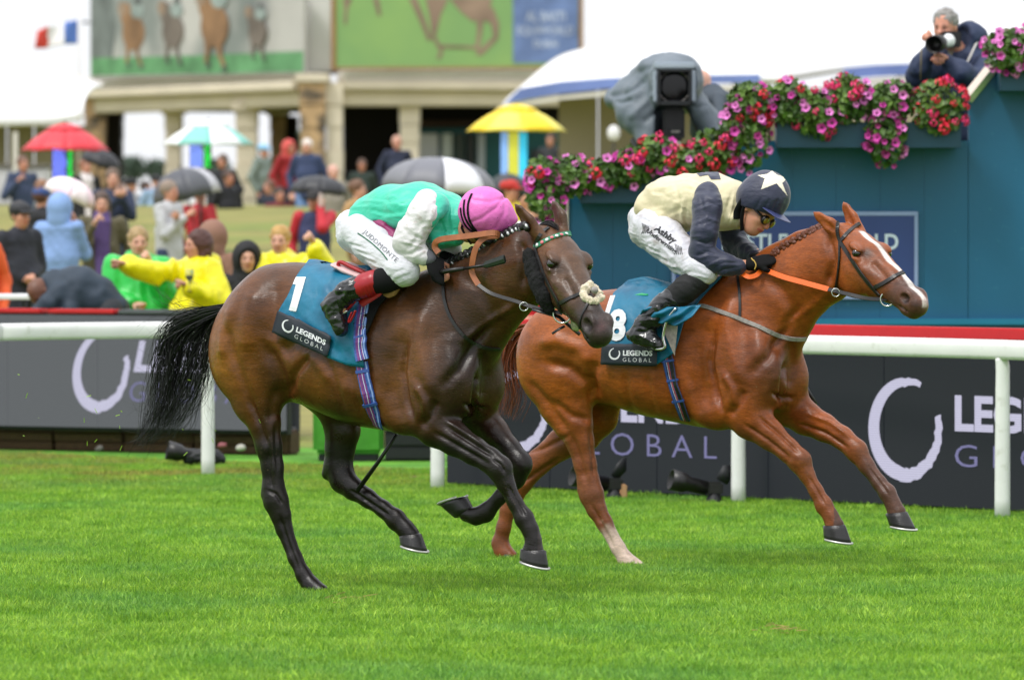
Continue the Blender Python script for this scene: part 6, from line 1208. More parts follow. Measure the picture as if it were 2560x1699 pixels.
bre1 = gobj('breeches', G1, garment(G1, LO, HI, [[(896, 560, 40, 0, .15), (905, 590, 44, 0, .16), (930, 615, 40, 0, .14)], [(903, 580, 46, .12, .10), (935, 612, 50, .17, .09), (968, 640, 46, .21, .085), (1004, 672, 41, .245, .08), (1012, 682, 34, .25, .075)], [(903, 580, 46, -.12, .10), (935, 612, 50, -.17, .09), (968, 640, 46, -.21, .085), (1004, 668, 40, -.245, .08)]],
     strokes=[([(866 + i * 9, 600 + i * 9), (905 + i * 8, 612 + i * 10)], 3.2, (-4 if i % 2 else 3)) for i in range(7)] + [([(975, 690), (995, 678), (1015, 672)], 3, -4), ([(985, 702), (1010, 690), (1030, 685)], 3, -4), ([(880, 540), (900, 560), (930, 575)], 5, -4), ([(990, 640), (1010, 650), (1030, 655)], 4, -4)], amp=.002, ns=30, it=2), m_white_cloth, j1)
BV = obvh(bre1)
th = R(-48); ca_, sa_ = math.cos(th), math.sin(th)
m_print = mat('grey print', '6a6b70', .6, .05, 20); m_green = mat('green piping', '0f5a3c', .6, .05, 20)
VF = fit(text_mesh('JUDDMONTE', 1, spacing=1.08), 0, 0, 112, 15)
decal('lettering', VF, lambda x, y: (904 + x * .74 + y * .67 + .0016 * x * x * 0, 583 + x * .67 - y * .74 - 4 * math.sin(x / 112 * 3.1) * 0), BV, m_print, j1, .004)
strap('piping', BV, [(895, 583), (930, 608), (955, 632), (969, 650)], .006, m_green, j1, .002, .002)
gobj('knee_band', G1, garment(G1, LO, HI, [[(985, 694, 33, .262, .062), (962, 700, 31, .28, .06), (940, 706, 29, .295, .055)]]), m_blackcloth, j1)
gobj('boot_cuff', G1, garment(G1, LO, HI, [[(934, 705, 31, .30, .058), (915, 713, 30, .31, .056), (900, 719, 28, .32, .054)]], strokes=[([(905 + 9 * i, 720 - 3 * i), (915 + 9 * i, 745 - 3 * i)], 2, -3) for i in range(4)]), m_bootred, j1)
gobj('boot', G1, garment(G1, LO, HI, [[(905, 716, 26, .318, .05), (882, 724, 26, .33, .05), (862, 736, 27, .335, .05), (842, 756, 28, .34, .048), (836, 775, 24, .34, .045), (846, 800, 18, .342, .042), (852, 820, 14, .342, .036), (853, 830, 9, .342, .03)], [(842, 754, 20, .34, .04), (816, 762, 12, .34, .034)]],
     strokes=[([(860, 715), (850, 740), (870, 765)], 5, -8), ([(875, 712), (868, 735), (880, 755)], 4, 6), ([(840, 740), (845, 765), (868, 780)], 4, -6), ([(845, 790), (862, 786)], 3, 4)], amp=.004, ns=34, seed=7), m_boot, j1)
for nm, mm, st in (('knee_band', m_blackcloth, [(985, 694, 33, -.262, .06), (940, 706, 29, -.295, .055)]), ('boot', m_boot, [(934, 706, 30, -.30, .055), (882, 724, 26, -.33, .05), (842, 756, 28, -.34, .048), (846, 800, 18, -.342, .042), (853, 830, 9, -.342, .03)])): gobj(nm, G1, garment(G1, LO, HI, [st]), mm, j1)
# cap: a silk cover over the helmet, gathered on top, with black elastic bands
c_ = np.array(G1.loc(P(1220, 534, G1.W(L1(1210, 545, .08)).y)))
F = Field(c_ - .22, c_ + .22, .005); ax_ = [norm(np.array(G1.loc(P(*q, 27))) - np.array(G1.loc(P(1220, 534, 27)))) for q in ((1282, 560), (1240, 475))]; ax3 = np.cross(ax_[0], ax_[1]); ax_[1] = np.cross(ax3, ax_[0])
F.ell(c_, (.128, .112, .112), .02, [ax_[0], norm(ax_[1]), norm(ax3)]); F.ell(c_ - ax_[0] * .03, (.11, .113, .113), .03, [ax_[0], norm(ax_[1]), norm(ax3)]); F.ell(c_ + ax_[0] * .12 + ax_[1] * .02, (.02, .02, .02), .03)
V, Q = netmesh(F, 2); N = normals(V, Q); px = project_px(G1.Wn(V)); hg = .0022 * vnoise(V, 26, 3)
for pts, wd, dep in (([(1262, 492), (1240, 520), (1205, 545), (1180, 555)], 5, -4), ([(1262, 492), (1225, 505), (1185, 500)], 5, -4), ([(1262, 495), (1262, 530), (1240, 570)], 5, -4), ([(1262, 495), (1278, 520), (1275, 560)], 4, -3), ([(1190, 575), (1230, 582), (1270, 575)], 4, -3)):
    d, t = seg_dist(px, pts); hg += dep * .001 * np.exp(-(d / wd) ** 2)
gobj('cap', G1, (V + N * hg[:, None], Q), m_pink, j1); BC = BVHTree.FromPolygons([tuple(v) for v in G1.Wn(V)], [tuple(int(i) for i in f) for f in Q])
for pth in ([(1180, 485), (1172, 505), (1170, 530), (1176, 555), (1192, 578)], [(1162, 500), (1160, 520), (1162, 540), (1172, 560), (1186, 578)], [(1152, 520), (1156, 545), (1168, 568), (1184, 580)]): strap('cap_band', BC, pth, .011, m_blackcloth, j1, .004, .002)
tube('chin_strap', [G1.W(G1.L(x, y, .15)) for x, y in ((1160, 545), (1154, 570), (1164, 590), (1178, 610))], .008, m_blackcloth, j1, 6, .5)
tube('goggles', smooth_path([G1.W(G1.L(x, y, v)) for x, y, v in ((1185, 585, .15), (1200, 600, .14), (1225, 606, .10), (1240, 604, .04))]), [.012] * 13, m_black, j1, 8, 1.2)
wh = thing('whip', 'black padded whip held in the gloved hand of the pink capped jockey', 'whip', G1.W(L1(1112, 678, .2)))
tube('grip', [G1.W(L1(1098, 680, .20)), G1.W(L1(1112, 678, .21)), G1.W(L1(1160, 671, .215))], [.012, .013, .010], m_black, wh)
tube('shaft', [G1.W(L1(1158, 671.4, .215)), G1.W(L1(1212, 663, .22))], .007, m_black, wh)
bm = bmesh.new(); a, b = G1.W(L1(1208, 664, .22)), G1.W(L1(1262, 647, .225)); V, F_ = tube_data([a, a.lerp(b, .15), a.lerp(b, .9), b], [.010, .017, .021, .020], 8, .45, Vector((0, 0, 1))); mesh('flap', V, F_, mat('whip flap', '1c241f', .35, .2, 40), wh, False)

# --- navy cap
LO, HI = (-.55, -.75, .95), (1.05, .5, 2.05)
L2 = lambda x, y, v=0: G2.L(x, y, v)
j2 = thing('person', 'jockey in cream and navy silks and starred navy cap riding the chestnut', 'person', G2.W(G2.L(1680, 690, 0)))
F = Field(LO, HI, .007)
for st in ([(1650, 535, 32, 0, .12), (1720, 500, 42, 0, .13), (1810, 500, 40, 0, .12), (1858, 525, 26, .02, .052), (1885, 525, 26, .03, .052)], [(1766, 500, 22, .17, None), (1756, 640, 22, .24, None), (1840, 664, 15, .20, None), (1868, 662, 13, .16, None)],
           [(1800, 510, 22, -.17, None), (1838, 600, 20, -.18, None), (1905, 645, 13, -.04, None)],
           [(1640, 570, 36, .12, None), (1758, 674, 24, .24, None), (1690, 738, 20, .30, None), (1622, 800, 17, .33, None), (1600, 845, 16, .335, None)], [(1640, 570, 36, -.12, None), (1758, 674, 24, -.24, None), (1690, 738, 20, -.30, None), (1622, 800, 17, -.33, None), (1600, 845, 16, -.33, None)]):
    F.limb([(L2(x, y, v), r * G2.sc(x, v), rb if rb else r * G2.sc(x, v) * .9) for x, y, r, v, rb in st], .02, .02)
hd2 = np.array(L2(1893, 528, .05)); W_ = lambda x, y, d: np.array(G2.loc(P(x, y, d)))
hand(F, L2(1884, 658, .15), L2(1930, 648, .10) - L2(1866, 662, .16), L2(1900, 600, .16) - L2(1900, 660, .10), .95, 1.12, rad=.85, side=1)
T_, ax_ = jockey_skin(G2, F, hd2, W_(1935, 572, 29) - W_(1893, 532, 29.08), W_(1935, 480, 29) - W_(1893, 530, 29.02), None, 'body', j2, 1.0)
jk2 = gobj('jacket', G2, garment(G2, LO, HI, [[(1650, 512, 40, 0, .15), (1672, 505, 62, 0, .165), (1720, 505, 68, 0, .18), (1780, 502, 68, 0, .19), (1825, 512, 58, .02, .16), (1850, 520, 46, .02, .08)], [(1640, 520, 40, .02, .15), (1690, 545, 36, .03, .16)], [(1780, 520, 45, .15, .07), (1785, 530, 42, .15, .07)], [(1790, 515, 45, -.15, .07), (1795, 525, 42, -.15, .07)], [(1800, 545, 30, .08, .10), (1850, 548, 20, .06, .08)]],
     strokes=[([(1625, 530), (1660, 550), (1710, 565)], 6, 7), ([(1640, 480), (1680, 500), (1720, 490)], 8, -4), ([(1690, 460), (1700, 510), (1690, 560)], 7, -6), ([(1715, 480), (1705, 540), (1715, 575)], 5, 5), ([(1830, 480), (1815, 530), (1800, 570)], 5, -7), ([(1850, 500), (1835, 540), (1820, 570)], 4, 6), ([(1660, 540), (1700, 520), (1720, 530)], 5, -5)], amp=.0042, ns=14, seed=8), m_cream, j2)
gobj('sleeve', G2, garment(G2, LO, HI, [[(1766, 488, 36, .17, .05), (1768, 520, 40, .21, .06), (1762, 580, 34, .25, .058), (1754, 632, 30, .255, .055), (1778, 652, 30, .245, .052), (1815, 662, 25, .22, .045), (1846, 668, 19, .19, .036)]],
     strokes=[([(1735, 520), (1770, 505), (1800, 520)], 5, -7), ([(1740, 560), (1770, 545), (1795, 560)], 4, 6), ([(1735, 600), (1765, 610), (1790, 600)], 4, -6), ([(1740, 640), (1770, 630), (1795, 640)], 4, -6), ([(1760, 670), (1800, 650), (1840, 650)], 4, 5), ([(1780, 690), (1810, 672), (1845, 668)], 3, -5), ([(1750, 480), (1760, 530), (1745, 580)], 5, -4)], amp=.0034, ns=18, seed=3), m_navysilk, j2)
gobj('sleeve', G2, garment(G2, LO, HI, [[(1800, 515, 36, -.17, None), (1830, 575, 34, -.19, None), (1838, 608, 30, -.18, None), (1870, 630, 22, -.10, None), (1888, 640, 18, -.06, None)]], amp=.004), m_navysilk, j2)
F = Field(LO, HI, .005); hand(F, L2(1884, 658, .15), L2(1930, 648, .10) - L2(1866, 662, .16), L2(1900, 600, .16) - L2(1900, 660, .10), .95, 1.15, rad=1.35, side=1); F.limb([(L2(1874, 662, .158), .03, .027), (L2(1888, 658, .148), .034, .028)], .02, .01); V, Q = netmesh(F, 1); gobj('glove', G2, (V, Q), m_blackcloth, j2)
F = Field(LO, HI, .006); hand(F, L2(1888, 640, -.05), L2(1930, 648, 0) - L2(1880, 640, -.06), L2(1900, 600, -.05) - L2(1900, 660, -.05), .95, 1.1, rad=1.3, side=-1); V, Q = netmesh(F, 1); gobj('glove', G2, (V, Q), m_blackcloth, j2)
for pth in ([(1884, 650), (1890, 662), (1886, 674)], [(1878, 645), (1884, 652)]): tube('glove_print', smooth_path([G2.W(L2(x, y, .205)) for x, y in pth]), .003, mat('gold print', 'c9a850', .5, .1, 30), j2, 5)
bre2 = gobj('breeches', G2, garment(G2, LO, HI, [[(1622, 545, 38, 0, .15), (1632, 575, 46, 0, .16), (1660, 605, 40, 0, .14)], [(1632, 565, 50, .12, .10), (1665, 600, 50, .17, .09), (1705, 638, 44, .21, .08), (1748, 672, 36, .245, .072), (1762, 682, 30, .25, .066)], [(1632, 565, 50, -.12, .10), (1665, 600, 50, -.17, .09), (1705, 638, 44, -.21, .08), (1760, 668, 34, -.22, .072), (1790, 676, 22, -.22, .05)]],
     strokes=[([(1595 + i * 14, 600 + i * 13), (1640 + i * 13, 622 + i * 12)], 3.2, (-4 if i % 2 else 3)) for i in range(8)] + [([(1690, 690), (1730, 680), (1770, 690)], 4, -4), ([(1600, 540), (1625, 560), (1650, 570)], 5, -4), ([(1720, 640), (1740, 660), (1770, 668)], 4, 4)], amp=.003, ns=34, it=2, seed=6), mat('white breeches muddied', 'cecdd4', .6, .06, 12, .55, 26, col2='a39a98', c2scale=16, c2lo=.56, c2hi=.76, bdist=.010), j2)
BV = obvh(bre2); m_ink = mat('black print', '15151c', .6, .05, 20)
ro = lambda x0, y0, a: (lambda x, y: (x0 + x * math.cos(a) + y * math.sin(a), y0 + x * math.sin(a) - y * math.cos(a)))
decal('lettering', fit(text_mesh('Ashby', 1, offset=.035, shear=.1), 0, 0, 64, 22), ro(1630, 578, R(35)), BV, m_ink, j2, .004)
decal('lettering', fit(text_mesh('Underwriting', 1, offset=.02, shear=.1), 0, 0, 92, 16), ro(1612, 582, R(37)), BV, m_ink, j2, .004)
for x0, y0 in ((1612, 572), (1694, 624)):
    for k in range(5):
        strap('emblem', BV, [(x0 + k * 4 - 6, y0 - 14 + k * 2), (x0 + k * 3 - 2, y0 + 2), (x0 + k * 5 - 8, y0 + 12)], .003, m_ink, j2, .002, .002, 3)
gobj('boot', G2, garment(G2, LO, HI, [[(1745, 700, 31, .262, .058), (1716, 722, 33, .285, .058), (1690, 742, 32, .30, .056)]], amp=.002), mat('black suede', '101012', .75, .2, 40, .3, 200), j2)
gobj('boot', G2, garment(G2, LO, HI, [[(1682, 748, 31, .306, .055), (1658, 768, 30, .32, .054), (1632, 795, 27, .335, .05), (1612, 815, 26, .34, .05), (1600, 838, 23, .345, .046), (1622, 848, 20, .345, .042), (1648, 862, 14, .345, .036), (1654, 866, 10, .345, .03)], [(1604, 834, 20, .345, .044), (1580, 838, 12, .345, .034)]],
     strokes=[([(1600, 810), (1620, 825), (1640, 820)], 4, -6), ([(1640, 760), (1650, 785), (1640, 800)], 4, 5), ([(1590, 835), (1620, 850), (1650, 862)], 3, 4)], amp=.0035, ns=34, seed=2), m_boot, j2)
for st in ([(1745, 700, 31, -.262, .058), (1690, 742, 32, -.30, .056), (1632, 795, 27, -.335, .05), (1600, 838, 23, -.345, .046), (1654, 866, 12, -.345, .03)],): gobj('boot', G2, garment(G2, LO, HI, [st]), m_boot, j2)
# helmet with peak, stars, goggles, chin straps
c_ = np.array(G2.loc(P(1913, 490, G2.W(L2(1900, 520, .05)).y))); F = Field(c_ - .24, c_ + .24, .005); u_ = norm(W_(1935, 425, 29) - W_(1913, 490, 29)); f_ = norm(W_(1990, 530, 28.85) - W_(1913, 495, 29)); f_ = norm(f_ - u_ * u_.dot(f_)); s_ = np.cross(u_, f_)
F.ell(c_, (.138, .116, .132), .02, [f_, s_, u_]); F.ell(c_ - f_ * .03 - u_ * .03, (.12, .116, .11), .03, [f_, s_, u_]); F.ell(c_ - u_ * .17, (.2, .2, .095), .01, [f_, s_, u_], 'c')
V, Q = netmesh(F, 2); N = normals(V, Q); px = project_px(G2.Wn(V)); hg = .002 * vnoise(V, 22, 3)
for i in range(5):
    d, t = seg_dist(px, [(1890 + 22 * i, 520 + 2 * i), (1900 + 22 * i, 500)]); hg -= .003 * np.exp(-(d / 4) ** 2)
cp2 = gobj('cap', G2, (V + N * hg[:, None], Q), m_navysilk, j2); BC = obvh(cp2)
def star(x0, y0, r, a0, k=.42, n=5, sx=1, sy=1, sk=0): return subdiv_poly([(x0 + sx * (r if i % 2 == 0 else r * k) * math.cos(a0 + i * math.pi / n) + sk * math.sin(a0 + i * math.pi / n), y0 + sy * (r if i % 2 == 0 else r * k) * math.sin(a0 + i * math.pi / n)) for i in range(2 * n)], 5)
fill_decal('star', [(1903, 474), (1912, 447), (1895, 439), (1917, 436), (1930, 428), (1943, 438), (1968, 446), (1955, 458), (1968, 490), (1941, 459)], BC, mat('cap star cream', 'e2dac4', .55, .05, 10), j2, .002, 1.3)
fill_decal('star', [(1742, 434), (1765, 426), (1796, 432), (1802, 449), (1778, 450), (1770, 438), (1750, 442)], obvh(jk2), m_navysilk, j2, .003, 1.3)
F = Field(c_ - .24, c_ + .24, .005); F.limb([(c_ + f_ * .09 - u_ * .062, .055, .085), (c_ + f_ * .150 - u_ * .080, .03, .07)], .01, .01, lat=s_); V, Q = F.nets(); V, Q = netmesh(F, 1)
d_ = (V - c_) @ u_ + .066 + ((V - c_) @ f_ - .09) * .3; V = V - u_[None, :] * (d_ * .82)[:, None]; gobj('peak', G2, (V, Q), mat('navy peak', '39406a', .4, .08, 20), j2)
gb = [T_(a, b, c__) for a, b, c__ in ((-.05, -.090, .03), (.0, -.088, .018), (.04, -.080, .010), (.075, -.060, .006))]
tube('goggle_strap', smooth_path([G2.W(p) for p in gb]), .013, m_black, j2, 6, .4)
for q in (1, -1):
    o_ = G2.W(T_(.095, .032 * q, .0)); dr = G2.W(T_(.195, .045 * q, 0)) - o_; V, F_ = revolve([(.022, -.022), (.026, 0), (.024, .006), (.019, .008)], o_, dr, 14); gg = mesh('goggles', V, F_, m_black, j2)
    V, F_ = revolve([(.0215, .006), (.015, .011), (.002, .013)], o_, dr, 14); mesh('lens', V, F_, mat('amber lens', '8a7a20', .1, .3, 20, coat=1), gg)
tube('chin_strap', smooth_path([G2.W(T_(a, b, c__)) for a, b, c__ in ((-.03, -.090, .03), (-.015, -.088, -.03), (.008, -.074, -.075), (.03, -.04, -.118))]), .013, m_blackcloth, j2, 8, .4)
tube('chin_strap', smooth_path([G2.W(T_(a, b, c__)) for a, b, c__ in ((-.05, -.088, .03), (-.045, -.086, -.02), (-.04, -.078, -.06), (-.02, -.066, -.09))]), .026, m_blackcloth, j2, 8, .4)
# loose front of the chestnut cloth turned over the boot
g = coons([(1625, 764), (1690, 768), (1752, 762)], [(1598, 792), (1650, 808), (1694, 815)], [(1625, 764), (1605, 775), (1598, 792)], [(1752, 762), (1730, 790), (1694, 815)], 20, 10)
V = []; 
for j in range(11):
    for i in range(21): x, y = g[j, i]; V.append(G2.W(G2.L(x, y, .385 + .012 * math.sin(i * .9 + j * .35) - .004 * abs(j - 5))))
fl = mesh('turned_flap', V, [(j * 21 + i, j * 21 + 21 + i, j * 21 + 22 + i, j * 21 + i + 1) for j in range(10) for i in range(20)], m_teal, cloth2); md = fl.modifiers.new('thickness', 'SOLIDIFY'); md.thickness = .004
sd2 = thing('saddle', 'slim black and green racing saddle under the navy capped jockey', 'saddle', G2.W(L2(1690, 720, 0)))
seat(G2, [(1640, 752, 6), (1670, 748, 8), (1710, 742, 9), (1750, 735, 8)], m_black, sd2, .06)
seat(G2, [(1622, 737, 5), (1636, 736, 7), (1655, 737, 6)], mat('green vinyl', '2aa56a', .4, .1, 20), sd2, .14)
tube('stirrup_iron', smooth_path([G2.W(L2(x, y, .37)) for x, y in ((1690, 770), (1668, 800), (1658, 840), (1662, 868), (1640, 872), (1625, 862))]), .007, m_steel, sd2)
# ------------------------------------------------------------------ spectators, umbrellas, cameras
SK = ['c58f76', 'd0a088', 'b57f66', 'c8917c']
def cl(c, r=.7): return mat('cloth ' + c, c, r, .10, 6, .35, 18, bdist=.012)
def person(label, px, ytop, d, H=1.72, yaw=0, top='2a3350', legs='20242e', hair='4a3a2c', arms=((0, 0), (0, 0)), lean=0, style='coat', hood=None, skin=0, hat=None, build=1., scarf=None, h=.013, longhair=False, cap_beard=None, sleeves=None, pose_dx=0, z0=None):
    # px, ytop: the photo pixel at the top of the head; arms: hand targets as photo pixels with a depth offset, or None for hanging
    s = S(d); zt = CAMZ + (HZ - ytop) / s; x = (px - CX) / s; base = hbank(d) if z0 is None else z0; H = min(max(H, 1.2), 2.0); feet = zt - H if z0 is None else z0
    feet = base if abs(feet - base) < .6 or z0 is not None else feet
    Hh = zt - feet; t = thing('person', label, 'person', (x + pose_dx * 0, d, feet)); ya = R(yaw); fw = np.array((math.sin(ya), -math.cos(ya), 0)); sd = np.array((math.cos(ya), math.sin(ya), 0))
    hc = np.array((0, 0, Hh - .118 - .0)); k = 1.; sh_z = Hh - .30; hip_z = min(.52 * Hh, sh_z - .50); ln = R(lean); off = fw * math.sin(ln) * .45
    hc = hc + 0; neck = np.array((0, 0, Hh - .235)) - fw * .02; shc = np.array((0, 0, sh_z)) - fw * (.03 + .1 * math.sin(ln)); hip = np.array((0, 0, hip_z)) - off
    rt = lambda v: np.asarray(v, float)
    def tgt(a, q):
        if a is None: return shc + sd * .24 * q * build + fw * .06 + np.array((0, 0, -.56))
        ax_, ay_, dy = a; dd = d + dy; ss = S(dd); return np.array(((ax_ - CX) / ss - x, dy, CAMZ + (HZ - ay_) / ss - feet))
    A = []
    for q, a in zip((-1, 1), arms):
        s0 = shc + sd * .185 * q * build; hnd = tgt(a, q); v = hnd - s0; L_ = np.linalg.norm(v)
        if L_ > .62: hnd = s0 + v * .62 / L_; L_ = .62; v = hnd - s0
        mid = (s0 + hnd) / 2; drop = math.sqrt(max(.31 ** 2 - (L_ / 2) ** 2, 0)); pv_ = np.array((0, 0, -1.)) + sd * q * .5 - fw * .35; u = v / max(L_, .01); pv_ = pv_ - u * pv_.dot(u); el = mid + norm(pv_) * drop; A.append((s0, el, hnd))
    lo, hi = np.array((-.85, -.75, -.02)), np.array((.85, .75, Hh + .12)); F = Field(lo, hi, h)
    T, ax = human_head(F, hc, fw, np.array((0, 0, 1.)) + fw * .15 * math.sin(ln), .96); F.limb([(neck - (0, 0, .04), .055, .055), (hc - (0, 0, .06), .052, .052)], .02)
    F.limb([(shc - (0, 0, .05), .09, .14), (hip, .09, .13)], .02, lat=sd)
    for s0, el, hnd in A:
        F.limb([(s0, .04, .04), (el, .036, .036), (hnd, .028, .028)], .02); hand(F, hnd, hnd - el, np.array((0, 0, 1.)) + fw * .2, 1.05, .7 if a is None else .9, rad=1.1)
    for q in (-1, 1): F.limb([(hip + sd * .09 * q, .07, .07), (hip * .5 + sd * .10 * q + fw * .03, .055, .055), (sd * .11 * q + np.array((0, 0, .07)), .04, .04), (sd * .12 * q + fw * .14 + np.array((0, 0, .045)), .035, .045)], .02)
    V, Q = netmesh(F, 1); c = np.tile(np.array(lin(SK[skin % 4])), (len(V), 1))
    for q in (1, -1): c = blend(c, '2a1d1a', np.exp(-(np.linalg.norm(V - T(.088, .031 * q, .004), axis=1) / .013) ** 2)); c = blend(c, '4a342a', .8 * np.exp(-(np.linalg.norm(V - T(.092, .031 * q, .024), axis=1) / .012) ** 2))
    c = blend(c, '9a4a46', np.exp(-((V - T(.086, 0, -.058)) @ ax[2] / .009) ** 2) * (np.linalg.norm(V - T(.086, 0, -.058), axis=1) < .028)); c = blend(c, 'b86a58', .4 * np.exp(-(np.linalg.norm(V - T(.075, 0, -.03), axis=1) / .05) ** 2))
    c = blend(c, '1b1a1c', (V[:, 2] < .12) * 1.)
    if cap_beard: c = blend(c, cap_beard, .8 * np.exp(-(np.linalg.norm(V - T(.05, 0, -.085), axis=1) / .045) ** 2))
    local_obj('body', V, Q, m_skin, t, c)
    F = Field(lo, hi, h); bl = build
    if style == 'poncho':
        F.limb([(neck - (0, 0, .03), .075, .10), (shc - (0, 0, .05), .13, .22 * bl), (hip + (0, 0, .1), .20, .30 * bl), (hip - (0, 0, .28), .26, .36 * bl)], .04, .05, lat=sd); ar = (.085, .085, .075)
    else:
        F.limb([(neck - (0, 0, .02), .06, .07), (shc - (0, 0, .02), .10, .17 * bl), (shc * .5 + hip * .5, .135 * bl, .19 * bl), (hip - (0, 0, .06 if style == 'coat' else .02), .13 * bl, .185 * bl)] + ([(hip - (0, 0, .38), .14, .20)] if style == 'long' else []), .04, .04, lat=sd); ar = (.068, .062, .05)
    if sleeves is None:
        for s0, el, hnd in A: F.limb([(s0, ar[0], ar[0]), (el, ar[1], ar[1]), (el * .12 + hnd * .88, ar[2], ar[2])], .04, .03)
    if hood == 'down': F.ell(neck - fw * .07 + np.array((0, 0, -.02)), (.10, .10, .075), .03)
    V, Q = netmesh(F, 2); N = normals(V, Q); V = V + N * ((.022 * (1 - 2 * np.abs(vnoise(V * np.array((1, 1, .3)), 10, int(px)))) if style == 'poncho' else .013 * vnoise(V * np.array((1, 1, .6)), 11, int(px))) + .004 * vnoise(V, 24, int(px) + 1))[:, None]; local_obj('jacket' if style != 'poncho' else 'poncho', V, Q, cl(top, .35 if style == 'poncho' else .75), t)
    if sleeves:
        for s0, el, hnd in A: F = Field(lo, hi, h); F.limb([(s0, ar[0] + .012, ar[0] + .012), (el, ar[1] + .004, ar[1] + .004), (el * .12 + hnd * .88, ar[2], ar[2])], .04, .03); V, Q = netmesh(F, 2); local_obj('sleeve', V, Q, cl(sleeves), t)
    F = Field(lo, hi, h)
    for q in (-1, 1): F.limb([(hip + sd * .09 * q + np.array((0, 0, .02)), .105, .105), (hip * .5 + sd * .10 * q + fw * .03, .078, .078), (sd * .11 * q + np.array((0, 0, .06)), .06, .06)], .03, .03)
    V, Q = netmesh(F, 2); local_obj('trousers', V, Q, cl(legs), t)
    F = Field(hc - .24, hc + .24, .009)
    if hood and hood != 'down':
        F.ell(hc - fw * .025 + np.array((0, 0, .01)), (.135, .125, .150), .02, [fw, sd, np.array((0, 0, 1.))]); F.ell(hc + fw * .115 + np.array((0, 0, -.02)), (.105, .080, .105), .02, [fw, sd, np.array((0, 0, 1.))], 'c'); F.limb([(hc - fw * .05 - (0, 0, .10), .10, .115), (hc - fw * .03 - (0, 0, .17), .10, .13)], .03, lat=sd); V, Q = netmesh(F, 1); local_obj('hood', V, Q, cl(hood, .4 if style == 'poncho' else .75), t)
    elif hat:
        F.ell(hc - fw * .012 + np.array((0, 0, .062)), (.116, .098, .075), .01, [fw, sd, np.array((0, 0, 1.))]); F.ell(hc + fw * .11 + np.array((0, 0, .035)), (.07, .075, .012), .01, [fw, sd, np.array((0, 0, 1.))]); V, Q = netmesh(F, 1); local_obj('cap', V, Q, cl(hat), t)
    if hair:
        F = Field(hc - .26, hc + .26, .009); F.ell(hc - fw * .024 + np.array((0, 0, .045)), (.104, .088, .098), .02, [fw, sd, np.array((0, 0, 1.))])
        if longhair: F.limb([(hc - fw * .05, .09, .10), (hc - fw * .04 - (0, 0, .14), .06, .105)], .04, lat=sd)
        F.ell(hc + fw * .105 + np.array((0, 0, -.055)), (.085, .088, .112), .015, [fw, sd, np.array((0, 0, 1.))], 'c')
        V, Q = netmesh(F, 1); V = V + normals(V, Q) * (.006 * vnoise(V, 40, 2))[:, None]; local_obj('hair', V, Q, mat('hair ' + hair, hair, .55, .2, 40, .5, 120, bdist=.004), t)
    if scarf: F = Field(lo, hi, h); F.limb([(neck + fw * .04, .07, .09), (shc + fw * .12, .03, .09), (shc + fw * .15 - (0, 0, .3), .03, .08), (hip + fw * .16 - (0, 0, .1), .03, .07)], .02, lat=sd); V, Q = netmesh(F, 1); local_obj('scarf', V, Q, cl(scarf), t)
    return t
# front row, at the left-hand board
gN = 'spectators along the left board'
person('spectator in a bright green poncho with blond hair, hand raised by the cheek', 346, 572, 46.5, yaw=12, top='2fbf4f', legs='2a2f3a', hair='9c8258', arms=((335, 760, -.25), (378, 660, -.22)), style='poncho', hood='down', skin=1)
person('dark haired woman in a yellow poncho pointing left with a wine glass', 492, 578, 46, yaw=-62, top='e6dc12', legs='2a2f3a', hair='4b2a22', arms=((312, 660, -.15), (474, 716, -.35)), style='poncho', hood='down', skin=0, longhair=True)
person('person in a brown hood facing away behind the yellow ponchoed woman', 536, 560, 47.5, yaw=150, top='86614f', legs='33302e', hair=None, hood='8a6554', arms=(None, None))
person('smiling woman in a black hood behind the bay croup', 618, 612, 47, yaw=8, top='17171b', legs='1b1b1f', hair='2c211c', hood='141417', arms=(None, None), skin=1)
person('blond woman in a yellow poncho with one sleeve raised high', 700, 568, 47, yaw=-12, top='e8de14', legs='2a2f3a', hair='b08a4c', arms=(None, (786, 612, -.30)), style='poncho', hood='down', skin=1)
# the man bent double over the board
bd_ = thing('person', 'bald man in a dark padded jacket bent over the left board', 'person', P(190, HZ, 45.6)); F = Field((-1, -.7, .55), (1.1, .7, 1.5), .012); Lb = lambda x, y, dy=0: np.array(P(x, y, 45.6 + dy)) - np.array((P(190, HZ, 45.6).x, 45.6, 0))
bd_.location = (P(190, HZ, 45.6).x, 45.6, 0); hcB = Lb(104, 735, -.08); T, ax = human_head(F, hcB, norm(np.array((-.45, -.5, -.75))), norm(np.array((-.7, -.3, .45))), 1.05); F.limb([(hcB + (.08, 0, .02), .06, .06), (Lb(180, 720), .08, .12)], .02)
for x, y in ((80, 778), (165, 774)): hand(F, Lb(x, y, -.2), np.array((-.6, -.5, -.2)), (0, 0, 1), 1.1, .8, rad=1.1)
V, Q = netmesh(F, 1); local_obj('body', V, Q, m_skin, bd_, np.tile(np.array(lin('6a4330')), (len(V), 1)))
F = Field((-1, -.7, .0), (1.1, .7, 1.5), .013); F.limb([(Lb(140, 715), .14, .15), (Lb(195, 728), .20, .21), (Lb(240, 748), .18, .20), (Lb(275, 775), .16, .18)], .05, .05)
for x, y, x2, y2 in ((150, 730, 95, 776), (175, 750, 178, 776)): F.limb([(Lb(x, y, -.15), .085, .085), (Lb((x + x2) / 2, y + 30, -.2), .075, .075), (Lb(x2, y2, -.2), .06, .06)], .05)
V, Q = netmesh(F, 2); V = V + normals(V, Q) * (.012 * vnoise(V, 14, 5))[:, None]; local_obj('jacket', V, Q, cl('263442'), bd_)
F = Field((-1, -.7, -.02), (1.1, .7, 1.2), .014)
